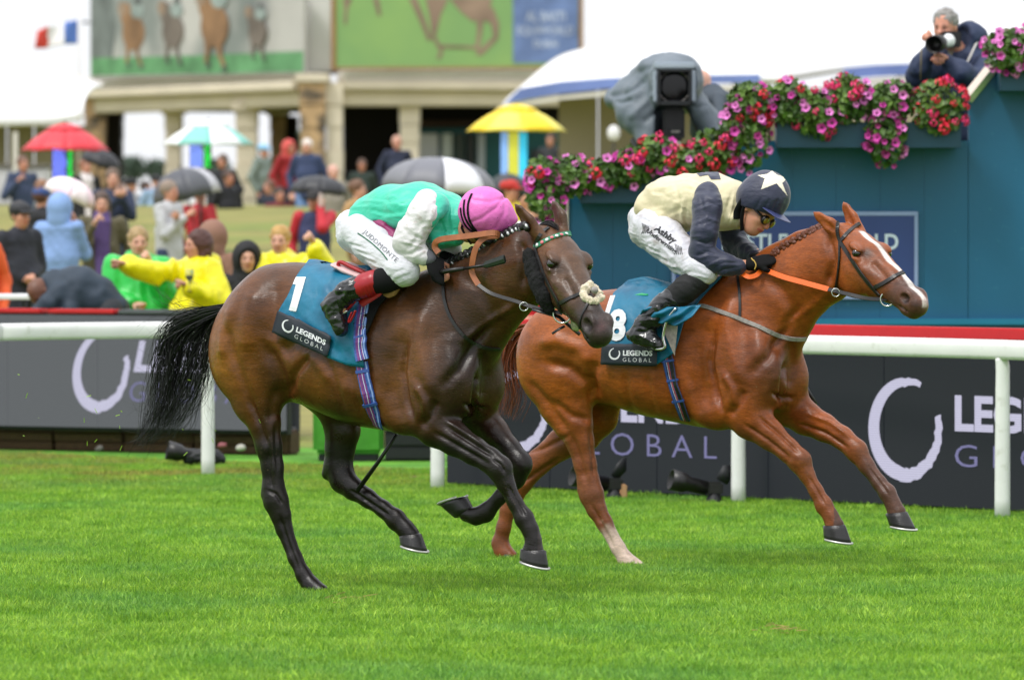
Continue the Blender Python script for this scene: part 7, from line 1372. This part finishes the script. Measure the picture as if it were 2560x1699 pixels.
for q in (-.1, .1): F.limb([(Lb(272, 780, q), .13, .13), (np.array((.30, q, .45)), .085, .085), (np.array((.32, q, .06)), .06, .06), (np.array((.2, q, .05)), .05, .05)], .03)
V, Q = netmesh(F, 2); local_obj('trousers', V, Q, cl('1d2228'), bd_)
# the lawn behind
person('man in a black jacket and dark cap standing at the far left', 52, 508, 52, yaw=40, top='1f222c', legs='1b1e2a', hair='3a3029', hat='2b2c30', arms=((70, 700, -.1), (80, 690, -.1)))
person('person in a pale blue hooded raincoat under the white and pink umbrella', 152, 490, 55, yaw=160, top='7f9dcf', legs='6f6f78', hair=None, hood='83a2d4', arms=((190, 560, .1), None), style='long')
person('woman in an olive coat and long purple scarf with pale trousers', 254, 482, 58, yaw=8, top='57513a', legs='a8a2a8', hair='4c3a30', arms=((236, 560, -.25), None), scarf='4f3a6e', skin=1, longhair=True)
person('man in a navy jacket clapping hands at his chest', 282, 424, 68, yaw=10, top='232f4a', legs='20304a', hair='6a5648', arms=((298, 490, -.3), (304, 492, -.3)), skin=1)
person('man with cropped grey hair and a light grey jacket, arms folded', 425, 454, 63, yaw=60, top='b5b6b8', legs='243352', hair='8b7a6c', arms=((465, 540, -.2), (440, 545, -.25)))
person('man in a crimson jacket seen from behind beside the dark umbrella', 500, 470, 76, yaw=150, top='a01c26', legs='6a2228', hair=None, hat='b8843a', arms=(None, None), sleeves='a01c26')
person('man in a navy and red jacket phoning under the black umbrella', 786, 478, 66, yaw=-12, top='272c52', legs='55586a', hair=None, hat='1d1a1a', sleeves='b5202e', arms=(None, (800, 512, -.12)))
person('person in a tan coat with brown hair left of the emerald jockey', 896, 452, 68, yaw=70, top='a98658', legs='8a7050', hair='6a4a34', arms=(None, None), skin=1)
person('man in a navy sweatshirt and jeans with white hair', 768, 350, 92, yaw=-8, top='2c3a5c', legs='6f8fc0', hair='d8cfc8', arms=(None, None), skin=1)
person('person in a red jacket and red hood left of the navy sweatshirt man', 724, 354, 96, yaw=40, top='8c0e14', legs='1f2636', hair=None, hood='c9524c', arms=(None, None))
person('man in a navy shirt with green and white bands by the dark doorway', 993, 342, 100, yaw=10, top='232a42', legs='20242e', hair='c89a86', arms=(None, None), skin=3)
person('person in a grey jacket with pale blue cap between pavilion pillars', 660, 362, 102, yaw=60, top='76837c', legs='1f2734', hair=None, hat='8fc3e6', arms=(None, None))
person('balding man behind the black umbrella beside the corner pillar', 834, 416, 88, yaw=20, top='8c8578', legs='4a4a4c', hair='d0a090', arms=(None, None), skin=1)
person('person in navy with bare forearms by the far left cabin', 58, 392, 86, yaw=30, top='33405c', legs='2c3a5a', hair='6a4a3c', arms=((45, 452, -.2), None))
person('person in a white top and black coat under the tilted dark umbrella', 214, 400, 84, yaw=30, top='16171b', legs='1c1e24', hair='8a5a44', scarf='d6cfcf', arms=(None, None))
person('person in a black coat partly hidden behind the pale blue raincoat', 105, 470, 64, yaw=150, top='1a1b20', legs='3f5d78', hair='5a3a30', arms=(None, None), hat='2f477e')
person('person in dark clothes and black hat seated back by the first arch', 328, 446, 92, yaw=120, top='8d8f92', legs='3a3c42', hair=None, hat='15161a', arms=(None, None))
person('person with a pale blue shirt and dark hat behind the grey umbrella', 392, 438, 94, yaw=30, top='8fa9c6', legs='262a34', hair=None, hat='17181c', arms=(None, None))
person('person in black under the green and white umbrella by the slim pillar', 556, 388, 96, yaw=-30, top='14161c', legs='1b1d24', hair='5a4434', arms=(None, None))
person('person in an orange top cut off by the left edge of the photo', -62, 535, 50, yaw=20, top='e5602e', legs='55323f', hair='7a5a44', arms=(None, None))
person('person in a red jacket behind the bay jaw', 1330, 640, 44.5, yaw=30, top='cf1524', legs='24262c', hair='5a4030', arms=((1300, 800, -.2), None))
person('person in a bright yellow and red jacket right of the pink cap', 1276, 452, 62, yaw=60, top='e2cf1c', legs='3a3f48', hair='3c2c24', arms=(None, None), hat='b52a22')
person('person in a white shirt and blue jeans behind the bay ears', 1330, 492, 54, yaw=60, top='dde4ee', legs='4d6f9a', hair='a5714e', arms=(None, None), skin=1)
person('person in a dark top standing in the teal doorway right of the yellow umbrella', 1376, 338, 112, yaw=-20, top='24262a', legs='1e2024', hair='6a4632', arms=(None, None))
for i, (lb, px, yt, d_, yw, tp, lg, hr, ht) in enumerate((('person in a charcoal coat behind the grey striped umbrella, left side', 366, 455, 98, 60, '2a2b30', '1a1b20', '3c2a22', None), ('person in dark maroon under the left pavilion arch', 300, 462, 97, -20, '4a2028', '22242c', '7a5a48', None), ('person in black between grey umbrella and slim pillar', 572, 428, 90, 40, '121319', '1d1f26', '4a3428', None), ('seated looking person in dark navy right of the slim pillar', 672, 452, 95, -40, '1b2132', '16181f', '6a4a3a', None), ('person in crimson low behind the phoning man', 700, 470, 92, 20, '6a1a24', '1c1e26', '2c221c', None), ('person in grey fleece left of the red umbrella pole', 110, 452, 78, 100, '6b6e74', '23262e', '8a6248', None), ('person in dark green by the dark doorway left', 905, 400, 112, 0, '24332c', '1b1d22', '5a4030', None))):
    person(lb, px, yt, d_, yaw=yw, top=tp, legs=lg, hair=hr, hat=ht, arms=(None, None), skin=i, h=.016)
# what they hold
wg = thing('wine_glass', 'glass of red wine held by the woman in the yellow poncho', 'wine glass', P(474, 716, 45.6)); V, F_ = revolve([(.028, -.075), (.004, -.07), (.004, .0), (.030, .025), (.036, .06), (.030, .10)], P(474, 704, 45.58), (0, 0, 1), 14); mesh('bowl', V, F_, mat('glass', 'e8eee6', .05, .02, 5, trans=.9), wg); V, F_ = revolve([(.002, .002), (.027, .026), (.032, .052), (.001, .053)], P(474, 704, 45.58), (0, 0, 1), 14); mesh('wine', V, F_, mat('red wine', '2a0610', .1, .05, 5), wg)
ph = thing('phone', 'pale phone held to the ear under the black umbrella', 'phone', P(802, 498, 65.8)); box('case', (-.02, -.01, -.08), (.02, .01, .08), mat('phone pale', 'cbb9b4', .3, .05, 5), ph, .004, Matrix.Translation(P(802, 500, 65.8)))
def umbrella(label, x0, x1, yt, yr, d, cols, tilt=0, ypole=None, group=None, vent=False):
    # a domed canopy in eight gores with ribs and a shaft
    s = S(d); cx = (x0 + x1) / 2; rad = (x1 - x0) / 2 / s; hgt = (yr - yt) / s; c_ = P(cx, yr, d); t = thing('umbrella', label, 'umbrella', c_, 0, 'open umbrellas in the crowd'); ta = R(tilt); rot = Matrix.Rotation(ta, 4, 'Y')
    def prof(f):
        if vent: return rad * f, hgt * (1 - f ** 1.9) * .95
        return rad * math.sin(f * math.pi / 2), hgt * (math.cos(f * math.pi / 2) ** .8)
    for g in range(8):
        V = []; F_ = []; n, k = 4, 7
        for j in range(k + 1):
            f = j / k; rr_, z = prof(f)
            for i in range(n + 1):
                a = 2 * math.pi * (g + i / n) / 8 + .12; sc_ = math.cos(math.pi / 8) / math.cos((i / n - .5) * math.pi / 4); q = rr_ * (sc_ * .6 + .4 * 1) * (1 - .05 * f * math.sin(math.pi * i / n)); V.append(rot @ Vector((q * math.cos(a), q * math.sin(a), z + .05 * hgt * f * math.sin(math.pi * i / n))) + c_)
        o = mesh('gore', V, [(j * (n + 1) + i, j * (n + 1) + i + 1, (j + 1) * (n + 1) + i + 1, (j + 1) * (n + 1) + i) for j in range(k) for i in range(n)], mat('umbrella ' + cols[g % len(cols)], cols[g % len(cols)], .5, .06, 2), t); o.modifiers.new('thickness', 'SOLIDIFY').thickness = .004
        a = 2 * math.pi * g / 8 + .12; tube('rib', [c_ + rot @ Vector((prof(f)[0] * .97 * math.cos(a), prof(f)[0] * .97 * math.sin(a), prof(f)[1] - .012)) for f in np.linspace(.05, 1, 6)], .004, m_frame, t, 4)
    end = c_ + rot @ Vector((0, 0, -.75)) if ypole is None else Vector((c_.x, d, hbank(d))); tube('shaft', [c_ + rot @ Vector((0, 0, hgt * 1.12)), c_, end], .009 if ypole is None else .02, m_frame, t, 6)
    if vent: V, F_ = revolve([(rad * .46, hgt * .78), (rad * .34, hgt * .92), (rad * .14, hgt * 1.03), (.001, hgt * 1.07)], c_, (0, 0, 1), 8); mesh('vent', V, F_, mat('umbrella ' + cols[0], cols[0], .5, .06, 2), t)
    return t
umbrella('large red umbrella over a betting board at the far left', 52, 274, 312, 378, 74, ['d93642'], 0, 1, vent=True)
umbrella('white and mint green umbrella over a betting board by the slim pillar', 404, 636, 304, 364, 76, ['eef2f0', '7fc4b8'], 0, 1, vent=True)
umbrella('large yellow umbrella over a blue betting board right of centre', 1164, 1418, 264, 330, 76, ['f2d21e', 'efe05a'], 0, 1, vent=True)
umbrella('dark grey umbrella tilted behind the red umbrella', 196, 300, 374, 418, 82, ['26272c'], 22)
umbrella('white and pale pink umbrella tilted over the blue raincoat', 104, 236, 446, 498, 57, ['f3e6e8', 'f0d2dc'], 24)
umbrella('grey and pale striped umbrella behind the grey jacket man', 384, 556, 420, 500, 72, ['55565c', '4b4d54', '54565c', 'b9b9bf'], -14)
umbrella('small black umbrella above the phoning man', 726, 868, 440, 486, 66.5, ['333438', '2b2c30'], 4)
umbrella('large grey umbrella with white gores behind the emerald jacket', 952, 1240, 394, 482, 58, ['77787e', '707178', 'e4e4ea', '73747a'], 4)
umbrella('dark green and grey umbrella low behind the pink cap', 1216, 1322, 434, 492, 68, ['22302e', '3a3a42'], 0)
def bet(label, px, y0, y1, d, cols):
    t = thing('betting_board', label, 'betting board', P(px, y1, d)); w_ = sum(c[0] for c in cols); x = px - w_ / 2; s = S(d)
    for wd, c, rows in cols:
        a, b = P(x, y1, d), P(x + wd, y0, d); box('screen', (a.x + .004, d, a.z), (b.x - .004, d + .05, b.z), mat('bet ' + c, '101216', .5, .1, 4), t, .003); bm = bmesh.new(); rr = random.Random(int(x))
        for r_ in range(rows):
            z = a.z + (b.z - a.z) * (r_ + .25) / rows; u = a.x + .015
            while u < b.x - .03: wl = rr.uniform(.015, .05); bx(bm, (u, d - .006, z), (min(u + wl, b.x - .012), d - .001, z + (b.z - a.z) / rows * .55)); u += wl + .010
        o = bm_obj('price_rows', bm, mat('glow ' + c, c, .5, .02, 4, emit=1.1), t); x += wd
    tube('stand', [P(px, y1, d + .06), Vector((P(px, y1, d).x, d + .06, hbank(d)))], .02, m_frame, t, 6); return t
bet('betting board with blue and green price rows below the red umbrella', 157, 372, 452, 73.5, [(38, '6f80ff', 12), (16, '18d84a', 14)])
bet('betting board with blue and green price rows below the white and green umbrella', 501, 362, 418, 75.5, [(36, '7f9cff', 9), (20, '10d840', 10)])
tt = thing('betting_board', 'tall blue and yellow betting totem below the yellow umbrella', 'betting board', P(1286, 445, 75.5))
for x0, x1, c in ((1252, 1270, '7aa2dc'), (1270.5, 1297, 'b9b93a'), (1297.5, 1318, '2fb4dc')): a, b = P(x0, 446, 75.5), P(x1, 330, 75.5); box('panel', (a.x, 75.5, a.z), (b.x, 75.58, b.z), mat('totem ' + c, c, .5, .25, 2.5, emit=.35), tt, .005)
box('stand', (P(1262, 446, 75.5).x, 75.52, hbank(75.5)), (P(1308, 446, 75.5).x, 75.56, P(0, 446.5, 75.5).z), m_frame, tt, .005)
# deck chairs, bags and clutter on the lawn
def folding_chair(label, px, py, d, c):
    t = thing('folding_chair', label, 'chair', (P(px, py, d).x, d, hbank(d)), 0, 'folding chairs on the lawn'); o = np.array(t.location); B_ = lambda lo, hi: (tuple(np.array(lo) + o), tuple(np.array(hi) + o))
    box('seat', *B_((-.25, -.22, .42), (.25, .22, .45)), cl(c), t, .01); box('backrest', *B_((-.25, .20, .5), (.25, .23, .92)), cl(c), t, .01)
    for x in (-.25, .25):
        for y0, y1 in ((-.22, .22), (.22, -.22)): tube('leg', [o + (x, y0, 0), o + (x, y1, .44)], .012, m_frame, t, 6)
        tube('back_post', [o + (x, .215, .44), o + (x, .225, .95)], .012, m_frame, t, 6)
for i, (px, d, c) in enumerate(((98, 57, '0f8a9c'), (198, 58.5, '1593a5'), (446, 60, '2aa08c'), (850, 60, '1c7f86'), (640, 57, '25282c'), (700, 58, '2a2d31'))): folding_chair(('teal folding chair left of the blue raincoat', 'teal folding chair right of the blue raincoat', 'sea green folding chair behind the pointing woman', 'dark teal folding chair behind the raised yellow sleeve', 'black folding chair with dark canopy behind the brown hood', 'black folding chair right of the black hood')[i], px, 600, d, c)
bn = thing('table', 'white folding table at the far left behind the bald man', 'table', P(20, 740, 48)); a = P(-60, 748, 48); b = P(78, 736, 48); box('table_top', (a.x, 47.8, a.z), (b.x, 48.5, a.z + .04), m_tent, bn, .008)
for x in (a.x + .05, b.x - .05):
    for y in (47.85, 48.45): box('leg', (x - .015, y - .015, 0), (x + .015, y + .015, a.z - .003), m_frame, bn, .002)
# television camera under a grey rain cover
tv = thing('television_camera', 'large television camera under a grey rain cover above the lower flowers', 'television camera', P(1670, 400, 43)); d = 43.; s = S(d)
Lt = lambda x, y, dy=0: np.array(P(x, y, d + dy)); F = Field(Lt(1490, 380, -.6) - .05, Lt(1860, 110, 1.5) + .05, .013)
F.limb([(Lt(1690, 205, -.18), .20, .20), (Lt(1680, 215, .5), .23, .22), (Lt(1640, 240, 1.0), .18, .2)], .06, .06, lat=(1, 0, 0)); F.limb([(Lt(1660, 175, .1), .12, .2), (Lt(1640, 190, .7), .12, .22)], .08, lat=(1, 0, 0)); F.limb([(Lt(1640, 195, .2), .12, .16), (Lt(1580, 225, .3), .10, .14), (Lt(1535, 248, .35), .075, .12)], .08, .06)
F.limb([(Lt(1600, 250, .1), .16, .14), (Lt(1640, 300, .05), .15, .12), (Lt(1665, 330, 0), .08, .08)], .06, .05); F.limb([(Lt(1570, 280, .1), .10, .12), (Lt(1625, 335, 0), .10, .10), (Lt(1650, 355, -.05), .06, .08)], .06, .05); F.limb([(Lt(1752, 280, -.05), .10, .12), (Lt(1785, 340, -.05), .08, .10), (Lt(1780, 362, -.05), .05, .06)], .06, .05); F.limb([(Lt(1560, 265, .2), .08, .12), (Lt(1600, 300, .15), .09, .12)], .06); F.limb([(Lt(1745, 260, 0), .08, .12), (Lt(1768, 310, 0), .085, .10), (Lt(1765, 330, 0), .05, .06)], .06, .04)
F.limb([(Lt(1650, 172, -.25), .05, .05), (Lt(1722, 172, -.25), .05, .05)], .02); F.limb([(Lt(1688, 170, -.35), .045, .15), (Lt(1688, 170, .3), .08, .2)], .05, lat=(1, 0, 0)); F.limb([(Lt(1646, 180, -.33), .035, .035), (Lt(1640, 262, -.28), .035, .035)], .03); F.limb([(Lt(1728, 180, -.33), .03, .03), (Lt(1736, 262, -.28), .03, .03)], .03)
for zx in range(1652, 1726, 12):
    for zy in range(184, 266, 12): F.ell(Lt(zx, zy, -.33), (.05, .22, .05), .01, None, 'c')
F.limb([(Lt(1680, 290, -.1), .11, .2), (Lt(1682, 380, -.1), .14, .3)], .03, op='c'); V, Q = netmesh(F, 3); N = normals(V, Q); px = project_px(V); hg = .020 * vnoise(V, 8, 4) + .009 * vnoise(V * np.array((1, 1, .5)), 19, 7)
for pts, wd, dp in (([(1530, 240), (1580, 222), (1605, 205)], 6, -22), ([(1545, 255), (1575, 250)], 5, -22), ([(1600, 180), (1630, 165)], 8, -18), ([(1615, 300), (1650, 275)], 8, -16), ([(1580, 290), (1630, 240)], 10, 14), ([(1740, 270), (1765, 262)], 5, -15)): dd, tt_ = seg_dist(px, pts); hg += dp * .001 * np.exp(-(dd / wd) ** 2)
mesh('rain_cover', V + N * hg[:, None], Q, mat('grey rain cover', '667079', .55, .10, 3, .6, 16, bdist=.01), tv)
a, b = P(1644, 264, d - .38), P(1728, 174, d - .38); hw = (b.x - a.x) / 2; hm = (b.x + a.x) / 2
for lo_, hi_ in (((a.x, d - .44, a.z), (a.x + .022, d - .05, b.z)), ((b.x - .022, d - .44, a.z), (b.x, d - .05, b.z)), ((a.x + .0225, d - .44, b.z - .02), (b.x - .0225, d - .05, b.z)), ((a.x + .0225, d - .44, a.z), (b.x - .0225, d - .05, a.z + .035))): box('hood_side', lo_, hi_, m_frame, tv, .006)
m_rim = mat('pale cover hem', 'a3adb8', .6, .08, 6)
for lo_, hi_ in (((a.x - .03, d - .43, b.z + .003), (b.x + .03, d - .2, b.z + .055)), ((a.x - .032, d - .43, a.z + .02), (a.x - .003, d - .2, b.z + .0015)), ((b.x + .003, d - .43, a.z + .02), (b.x + .032, d - .2, b.z + .0015))): box('cover_hem', lo_, hi_, m_rim, tv, .012)
box('hood_back', (a.x + .01, d - .10, a.z + .01), (b.x - .01, d - .052, b.z - .01), m_frame, tv, .004)
V, F_ = revolve([(.001, .006), (.09, .006), (.115, .003), (.118, 0), (.118, -.01)], P(1686, 218, d - .33), (0, -1, 0), 24); mesh('lens', V, F_, mat('lens glass', '05060a', .12, .1, 5, spec=.4), tv); tube('lens_ring', [P(1686, 218, d - .345) + Vector((math.cos(a_) * .12, 0, math.sin(a_) * .12)) for a_ in np.linspace(0, 6.283, 25)], .006, m_grey, tv, 5)
bm = bmesh.new(); a, b = P(1648, 352, d - .2), P(1722, 268, d - .2); bx(bm, (a.x + .03, d - .2, a.z), (b.x - .03, d + .3, b.z)); bm_obj('mount', bm, m_black, tv, bevel=.02); a, b = P(1668, 336, d - .21), P(1706, 322, d - .21); box('name_plate', (a.x, d - .215, a.z), (b.x, d - .202, b.z), m_frame, tv, .002); box('badge', (a.x + .03, d - .219, a.z + .01), (b.x - .02, d - .2155, b.z - .012), m_grey, tv, .001)
V, F_ = tube_data([P(1600, 330, d + .1), P(1640, 380, d + .1), P(1650, 470, d + .1)], [.10, .16, .16], 10); mesh('pedestal', V, F_, m_frame, tv); V, F_ = tube_data([P(1760, 350, d + .1), P(1720, 390, d + .1), P(1700, 470, d + .1)], [.06, .1, .12], 10); mesh('pedestal', V, F_, m_frame, tv)
op = thing('person', 'camera operator mostly hidden behind the grey covered television camera', 'person', (P(1790, 260, 43.9).x, 43.9, zz(445, 43.9))); o_ = np.array(op.location)
F = Field((-.6, -1.0, -.02), (.6, .4, 1.6), .012); Lo = lambda x, y, dy=0: np.array(P(x, y, 43.9 + dy)) - o_; F.limb([(Lo(1775, 330), .12, .16), (Lo(1785, 260), .12, .18), (Lo(1778, 238, .05), .09, .11)], .04, lat=(1, 0, 0)); F.limb([(Lo(1795, 250, -.1), .06, .06), (Lo(1795, 290, -.3), .05, .05), (Lo(1785, 315, -.5), .035, .035)], .03); V, Q = netmesh(F, 2); local_obj('jacket', V, Q, cl('3c4650'), op)
F = Field((-.6, -1.0, -.02), (.6, .4, 1.9), .011); hand(F, Lo(1788, 310, -.5), np.array((-.3, -.5, -.5)), (0, 0, 1), 1.1, .8, rad=1.1); human_head(F, Lo(1750, 215, .1), (-.5, -.8, 0), (0, 0, 1)); F.limb([(Lo(1775, 250), .05, .05), (Lo(1752, 222, .1), .05, .05)], .02); F.limb([(Lo(1775, 340), .09, .09), (np.array((0, 0, .05)), .08, .08)], .02); V, Q = netmesh(F, 1); local_obj('body', V, Q, m_skin, op, np.tile(np.array(lin('d3a08c')), (len(V), 1)))
# photographer
pg_ = thing('person', 'grey haired photographer in a navy hooded jacket aiming a long lens at top right', 'person', (P(2390, 300, 41.2).x, 41.2, zz(445, 41.2))); o_ = np.array(pg_.location); dP = 41.2; Lp = lambda x, y, dy=0: np.array(P(x, y, dP + dy)) - o_
F = Field((-.9, -1.1, -.02), (.9, .5, 2.2), .010); hc = Lp(2362, 70, -.02); fwp = norm((-.42, -.88, -.12)); T, ax = human_head(F, hc, fwp, (0.06, 0, 1), 1.02); F.limb([(hc + (.03, .03, -.07), .06, .06), (Lp(2400, 135, .08), .065, .065)], .02)
hand(F, Lp(2362, 150, -.32), norm(Lp(2335, 128, -.5) - Lp(2362, 150, -.32)), np.array((-.2, -.5, 1)), 1.1, .8, rad=1.1); hand(F, Lp(2335, 118, -.28), np.array((-.3, -.3, .8)), (1, 0, .2), 1.1, .9, rad=1.1)
F.limb([(Lp(2400, 180, .1), .10, .14), (Lp(2400, 300, .1), .10, .14), (np.array((0, .1, .05)), .09, .12)], .03, lat=(1, 0, 0)); V, Q = netmesh(F, 1); c = np.tile(np.array(lin('c78a72')), (len(V), 1))
for q in (1, -1): c = blend(c, '2a1d1a', np.exp(-(np.linalg.norm(V - T(.088, .031 * q, .004), axis=1) / .014) ** 2)); c = blend(c, '51423a', .9 * np.exp(-(np.linalg.norm(V - T(.094, .031 * q, .026), axis=1) / .013) ** 2))
local_obj('body', V, Q, m_skin, pg_, c)
F = Field((-.9, -1.1, -.02), (.9, .5, 2.2), .012); F.limb([(Lp(2405, 130, .1), .09, .12), (Lp(2408, 170, .1), .15, .24), (Lp(2395, 235, .1), .17, .25), (Lp(2392, 330, .1), .16, .24)], .05, .05, lat=(1, 0, 0)); F.ell(Lp(2425, 92, .12), (.13, .12, .11), .04); F.ell(Lp(2398, 88, .02), (.075, .12, .11), .03, None, 'c')
F.limb([(Lp(2330, 165, .0), .10, .10), (Lp(2295, 190, -.15), .085, .085), (Lp(2300, 170, -.25), .075, .075), (Lp(2328, 128, -.28), .06, .06)], .05, .04); F.limb([(Lp(2455, 165, .0), .10, .10), (Lp(2448, 205, -.25), .085, .085), (Lp(2400, 180, -.35), .075, .075), (Lp(2370, 155, -.33), .06, .06)], .05, .04)
V, Q = netmesh(F, 2); V = V + normals(V, Q) * (.009 * vnoise(V, 13, 5) + .005 * vnoise(V, 27, 6))[:, None]; local_obj('jacket', V, Q, cl('273350'), pg_)
F = Field(hc - .24, hc + .24, .008); F.ell(hc - fwp * .024 + np.array((0, 0, .045)), (.106, .090, .098), .02, [fwp, np.cross((0, 0, 1), fwp), np.array((0, 0, 1.))]); F.ell(hc + fwp * .108 + np.array((0, 0, -.055)), (.085, .092, .118), .015, [fwp, np.cross((0, 0, 1), fwp), np.array((0, 0, 1.))], 'c'); V, Q = netmesh(F, 1); local_obj('hair', V + normals(V, Q) * (.007 * vnoise(V, 50, 2))[:, None], Q, mat('hair grey', '84807c', .6, .25, 40, .5, 120, bdist=.004), pg_)
pts = smooth_path([Vector(Lp(2440, 110, -.08)), Vector(Lp(2428, 135, -.17)), Vector(Lp(2414, 165, -.20))]); tube('reflective_stripe', [v + Vector(o_) for v in pts], .022, mat('silver stripe', 'b9b6b2', .5, .1, 9), pg_, 6, .3)
cm = thing('camera', 'camera with a white telephoto lens and black hood held by the photographer', 'camera', P(2345, 110, dP - .3)); dr = norm(np.array(P(2322, 115, dP - .62)) - np.array(P(2372, 102, dP - .12)))
V, F_ = revolve([(.05, 0), (.052, .02), (.042, .03), (.042, .20), (.05, .215), (.052, .24)], P(2372, 102, dP - .14), dr, 18); mesh('barrel', V, F_, m_tent, cm); o0 = np.array(P(2372, 102, dP - .14)); V, F_ = revolve([(.053, .243), (.062, .26), (.066, .40), (.060, .40), (.052, .30), (.001, .29)], o0, dr, 20); mesh('lens_hood', V, F_, m_black, cm)
M = Matrix.Translation(P(2378, 100, dP - .12)); box('camera_body', (-.07, -.04, -.055), (.07, .045, .06), m_black, cm, .01, M); tube('strap', smooth_path([P(2370, 118, dP - .1), P(2376, 140, dP - .2), P(2384, 118, dP - .05)]), .006, mat('tan strap', '7a6c4a', .7, .1, 9), cm, 5); tube('strap', [P(2303, 122, dP - .55), P(2301, 200, dP - .5)], .005, mat('tan strap', '7a6c4a', .7, .1, 9), cm, 5)
# remote cameras standing in the grass
def remote(label, px, py, sc, d, ang, parts_):
    t = thing('remote_camera', label, 'camera', PG(px, py), 0, 'remote cameras in the grass by the rail'); o = PG(px, py); M0 = Matrix.Translation(o) @ Matrix.Rotation(ang, 4, 'Z') @ Matrix.Scale(sc, 4)
    box('camera_body', (-.07, -.04, .09), (.07, .04, .20), m_black, t, .015, M0); V, F_ = revolve([(.045, .0), (.047, .12), (.062, .15), (.068, .24), (.062, .24), (.04, .18), (.001, .17)], M0 @ Vector((-.06, 0, .15)), M0.to_3x3() @ Vector((-1, -.15, .25)), 16); mesh('lens', V, F_, m_black, t)
    V, F_ = revolve([(.07, 0), (.05, .05), (.03, .09)], M0 @ Vector((0, 0, .0)), (0, 0, 1), 10); mesh('foot', V, F_, m_frame, t); tube('plate', [M0 @ Vector((-.1, 0, .012)), M0 @ Vector((.1, 0, .012))], .02, m_frame, t, 6)
    if parts_ == 'flag': V, F_ = tube_data([M0 @ Vector((.0, 0, .2)), M0 @ Vector((.06, 0, .28)), M0 @ Vector((.09, 0, .36))], [.035, .05, .015], 8, .4); mesh('rain_hood', V, F_, m_frame, t); box('wrap', (.04, -.05, .0), (.10, .05, .15), mat('tan tape', 'b98f66', .7, .15, 20), t, .01, M0)
    if parts_ == 'top': V, F_ = tube_data([M0 @ Vector((.06, 0, .2)), M0 @ Vector((.10, 0, .27)), M0 @ Vector((.10, 0, .33))], [.05, .055, .03], 8, .6); mesh('rain_hood', V, F_, m_frame, t); box('tally', (-.09, -.045, .0), (-.05, -.035, .03), m_redcap, t, .004, M0)
    if parts_ == 'wrap':
        F = Field((-.3, -.2, 0), (.3, .2, .35), .008); F.limb([((-.17, 0, .16), .095, .095), ((-.03, 0, .16), .09, .09), ((.10, 0, .16), .092, .092), ((.17, 0, .13), .075, .075)], .03, .03); V, Q = netmesh(F, 2); V = V + normals(V, Q) * (.008 * vnoise(V, 30, 3))[:, None]; mesh('rain_cover', [M0 @ Vector(v) for v in V], [tuple(int(i) for i in f) for f in Q], m_frame, t)
remote('remote camera in a black rain cover behind the leftmost rail post', 512, 1176, .62, 40, 0, 'wrap'); remote('remote camera with upright black hood and tan tape behind the white hind sock', 1535, 1256, .8, 36, .2, 'flag'); remote('remote camera tilted beside the rail post below the chestnut chest', 1785, 1267, .8, 35, .1, 'top')
tag(tube('strap_end', [G1.W(G1.L(992, 1085, -.06)), G1.W(G1.L(945, 1155, -.06)), G1.W(G1.L(893, 1226, -.06))], [.008, .010, .012], m_black, None, 6), 'thin black stick hanging below the bay belly behind the near elbow', 'stick')
tag(tube('strap_end', [G2.W(G2.L(1985, 930, -.22)), G2.W(G2.L(2008, 955, -.22)), G2.W(G2.L(2040, 1010, -.22))], [.007, .009, .010], m_black, None, 6), 'thin black stick showing past the chestnut chest', 'stick')
tag(box('brown_board', tuple(PG(1040, 1202) + Vector((-.12, -.1, .0))), tuple(PG(1040, 1202) + Vector((.10, .1, .03))), mat('rusty plate', '8a5a44', .8, .2, 10), None, .006), 'rusty brown plate lying in the grass left of the second rail post', 'plate')
# clods and blades thrown up behind the hooves
rr = random.Random(5)
V = []; F_ = []
for _ in range(26):
    p = P(rr.choice((rr.uniform(150, 560), rr.uniform(40, 330), rr.uniform(480, 780))), rr.uniform(930, 1260), 27.6 + rr.uniform(-.5, .9)); a = Vector((rr.gauss(0, 1), rr.gauss(0, .6), rr.gauss(0, 1))).normalized() * rr.uniform(.005, .014); b_ = a.orthogonal().normalized() * .002; k = len(V); V += [p - a - b_, p - a + b_, p + a + b_, p + a - b_]; F_.append((k, k + 1, k + 2, k + 3))
tag(mesh('flying_grass', V, F_, m_blade, None, False, np.tile((1.2, 1.1, .9), (len(V), 1))), kind='stuff')
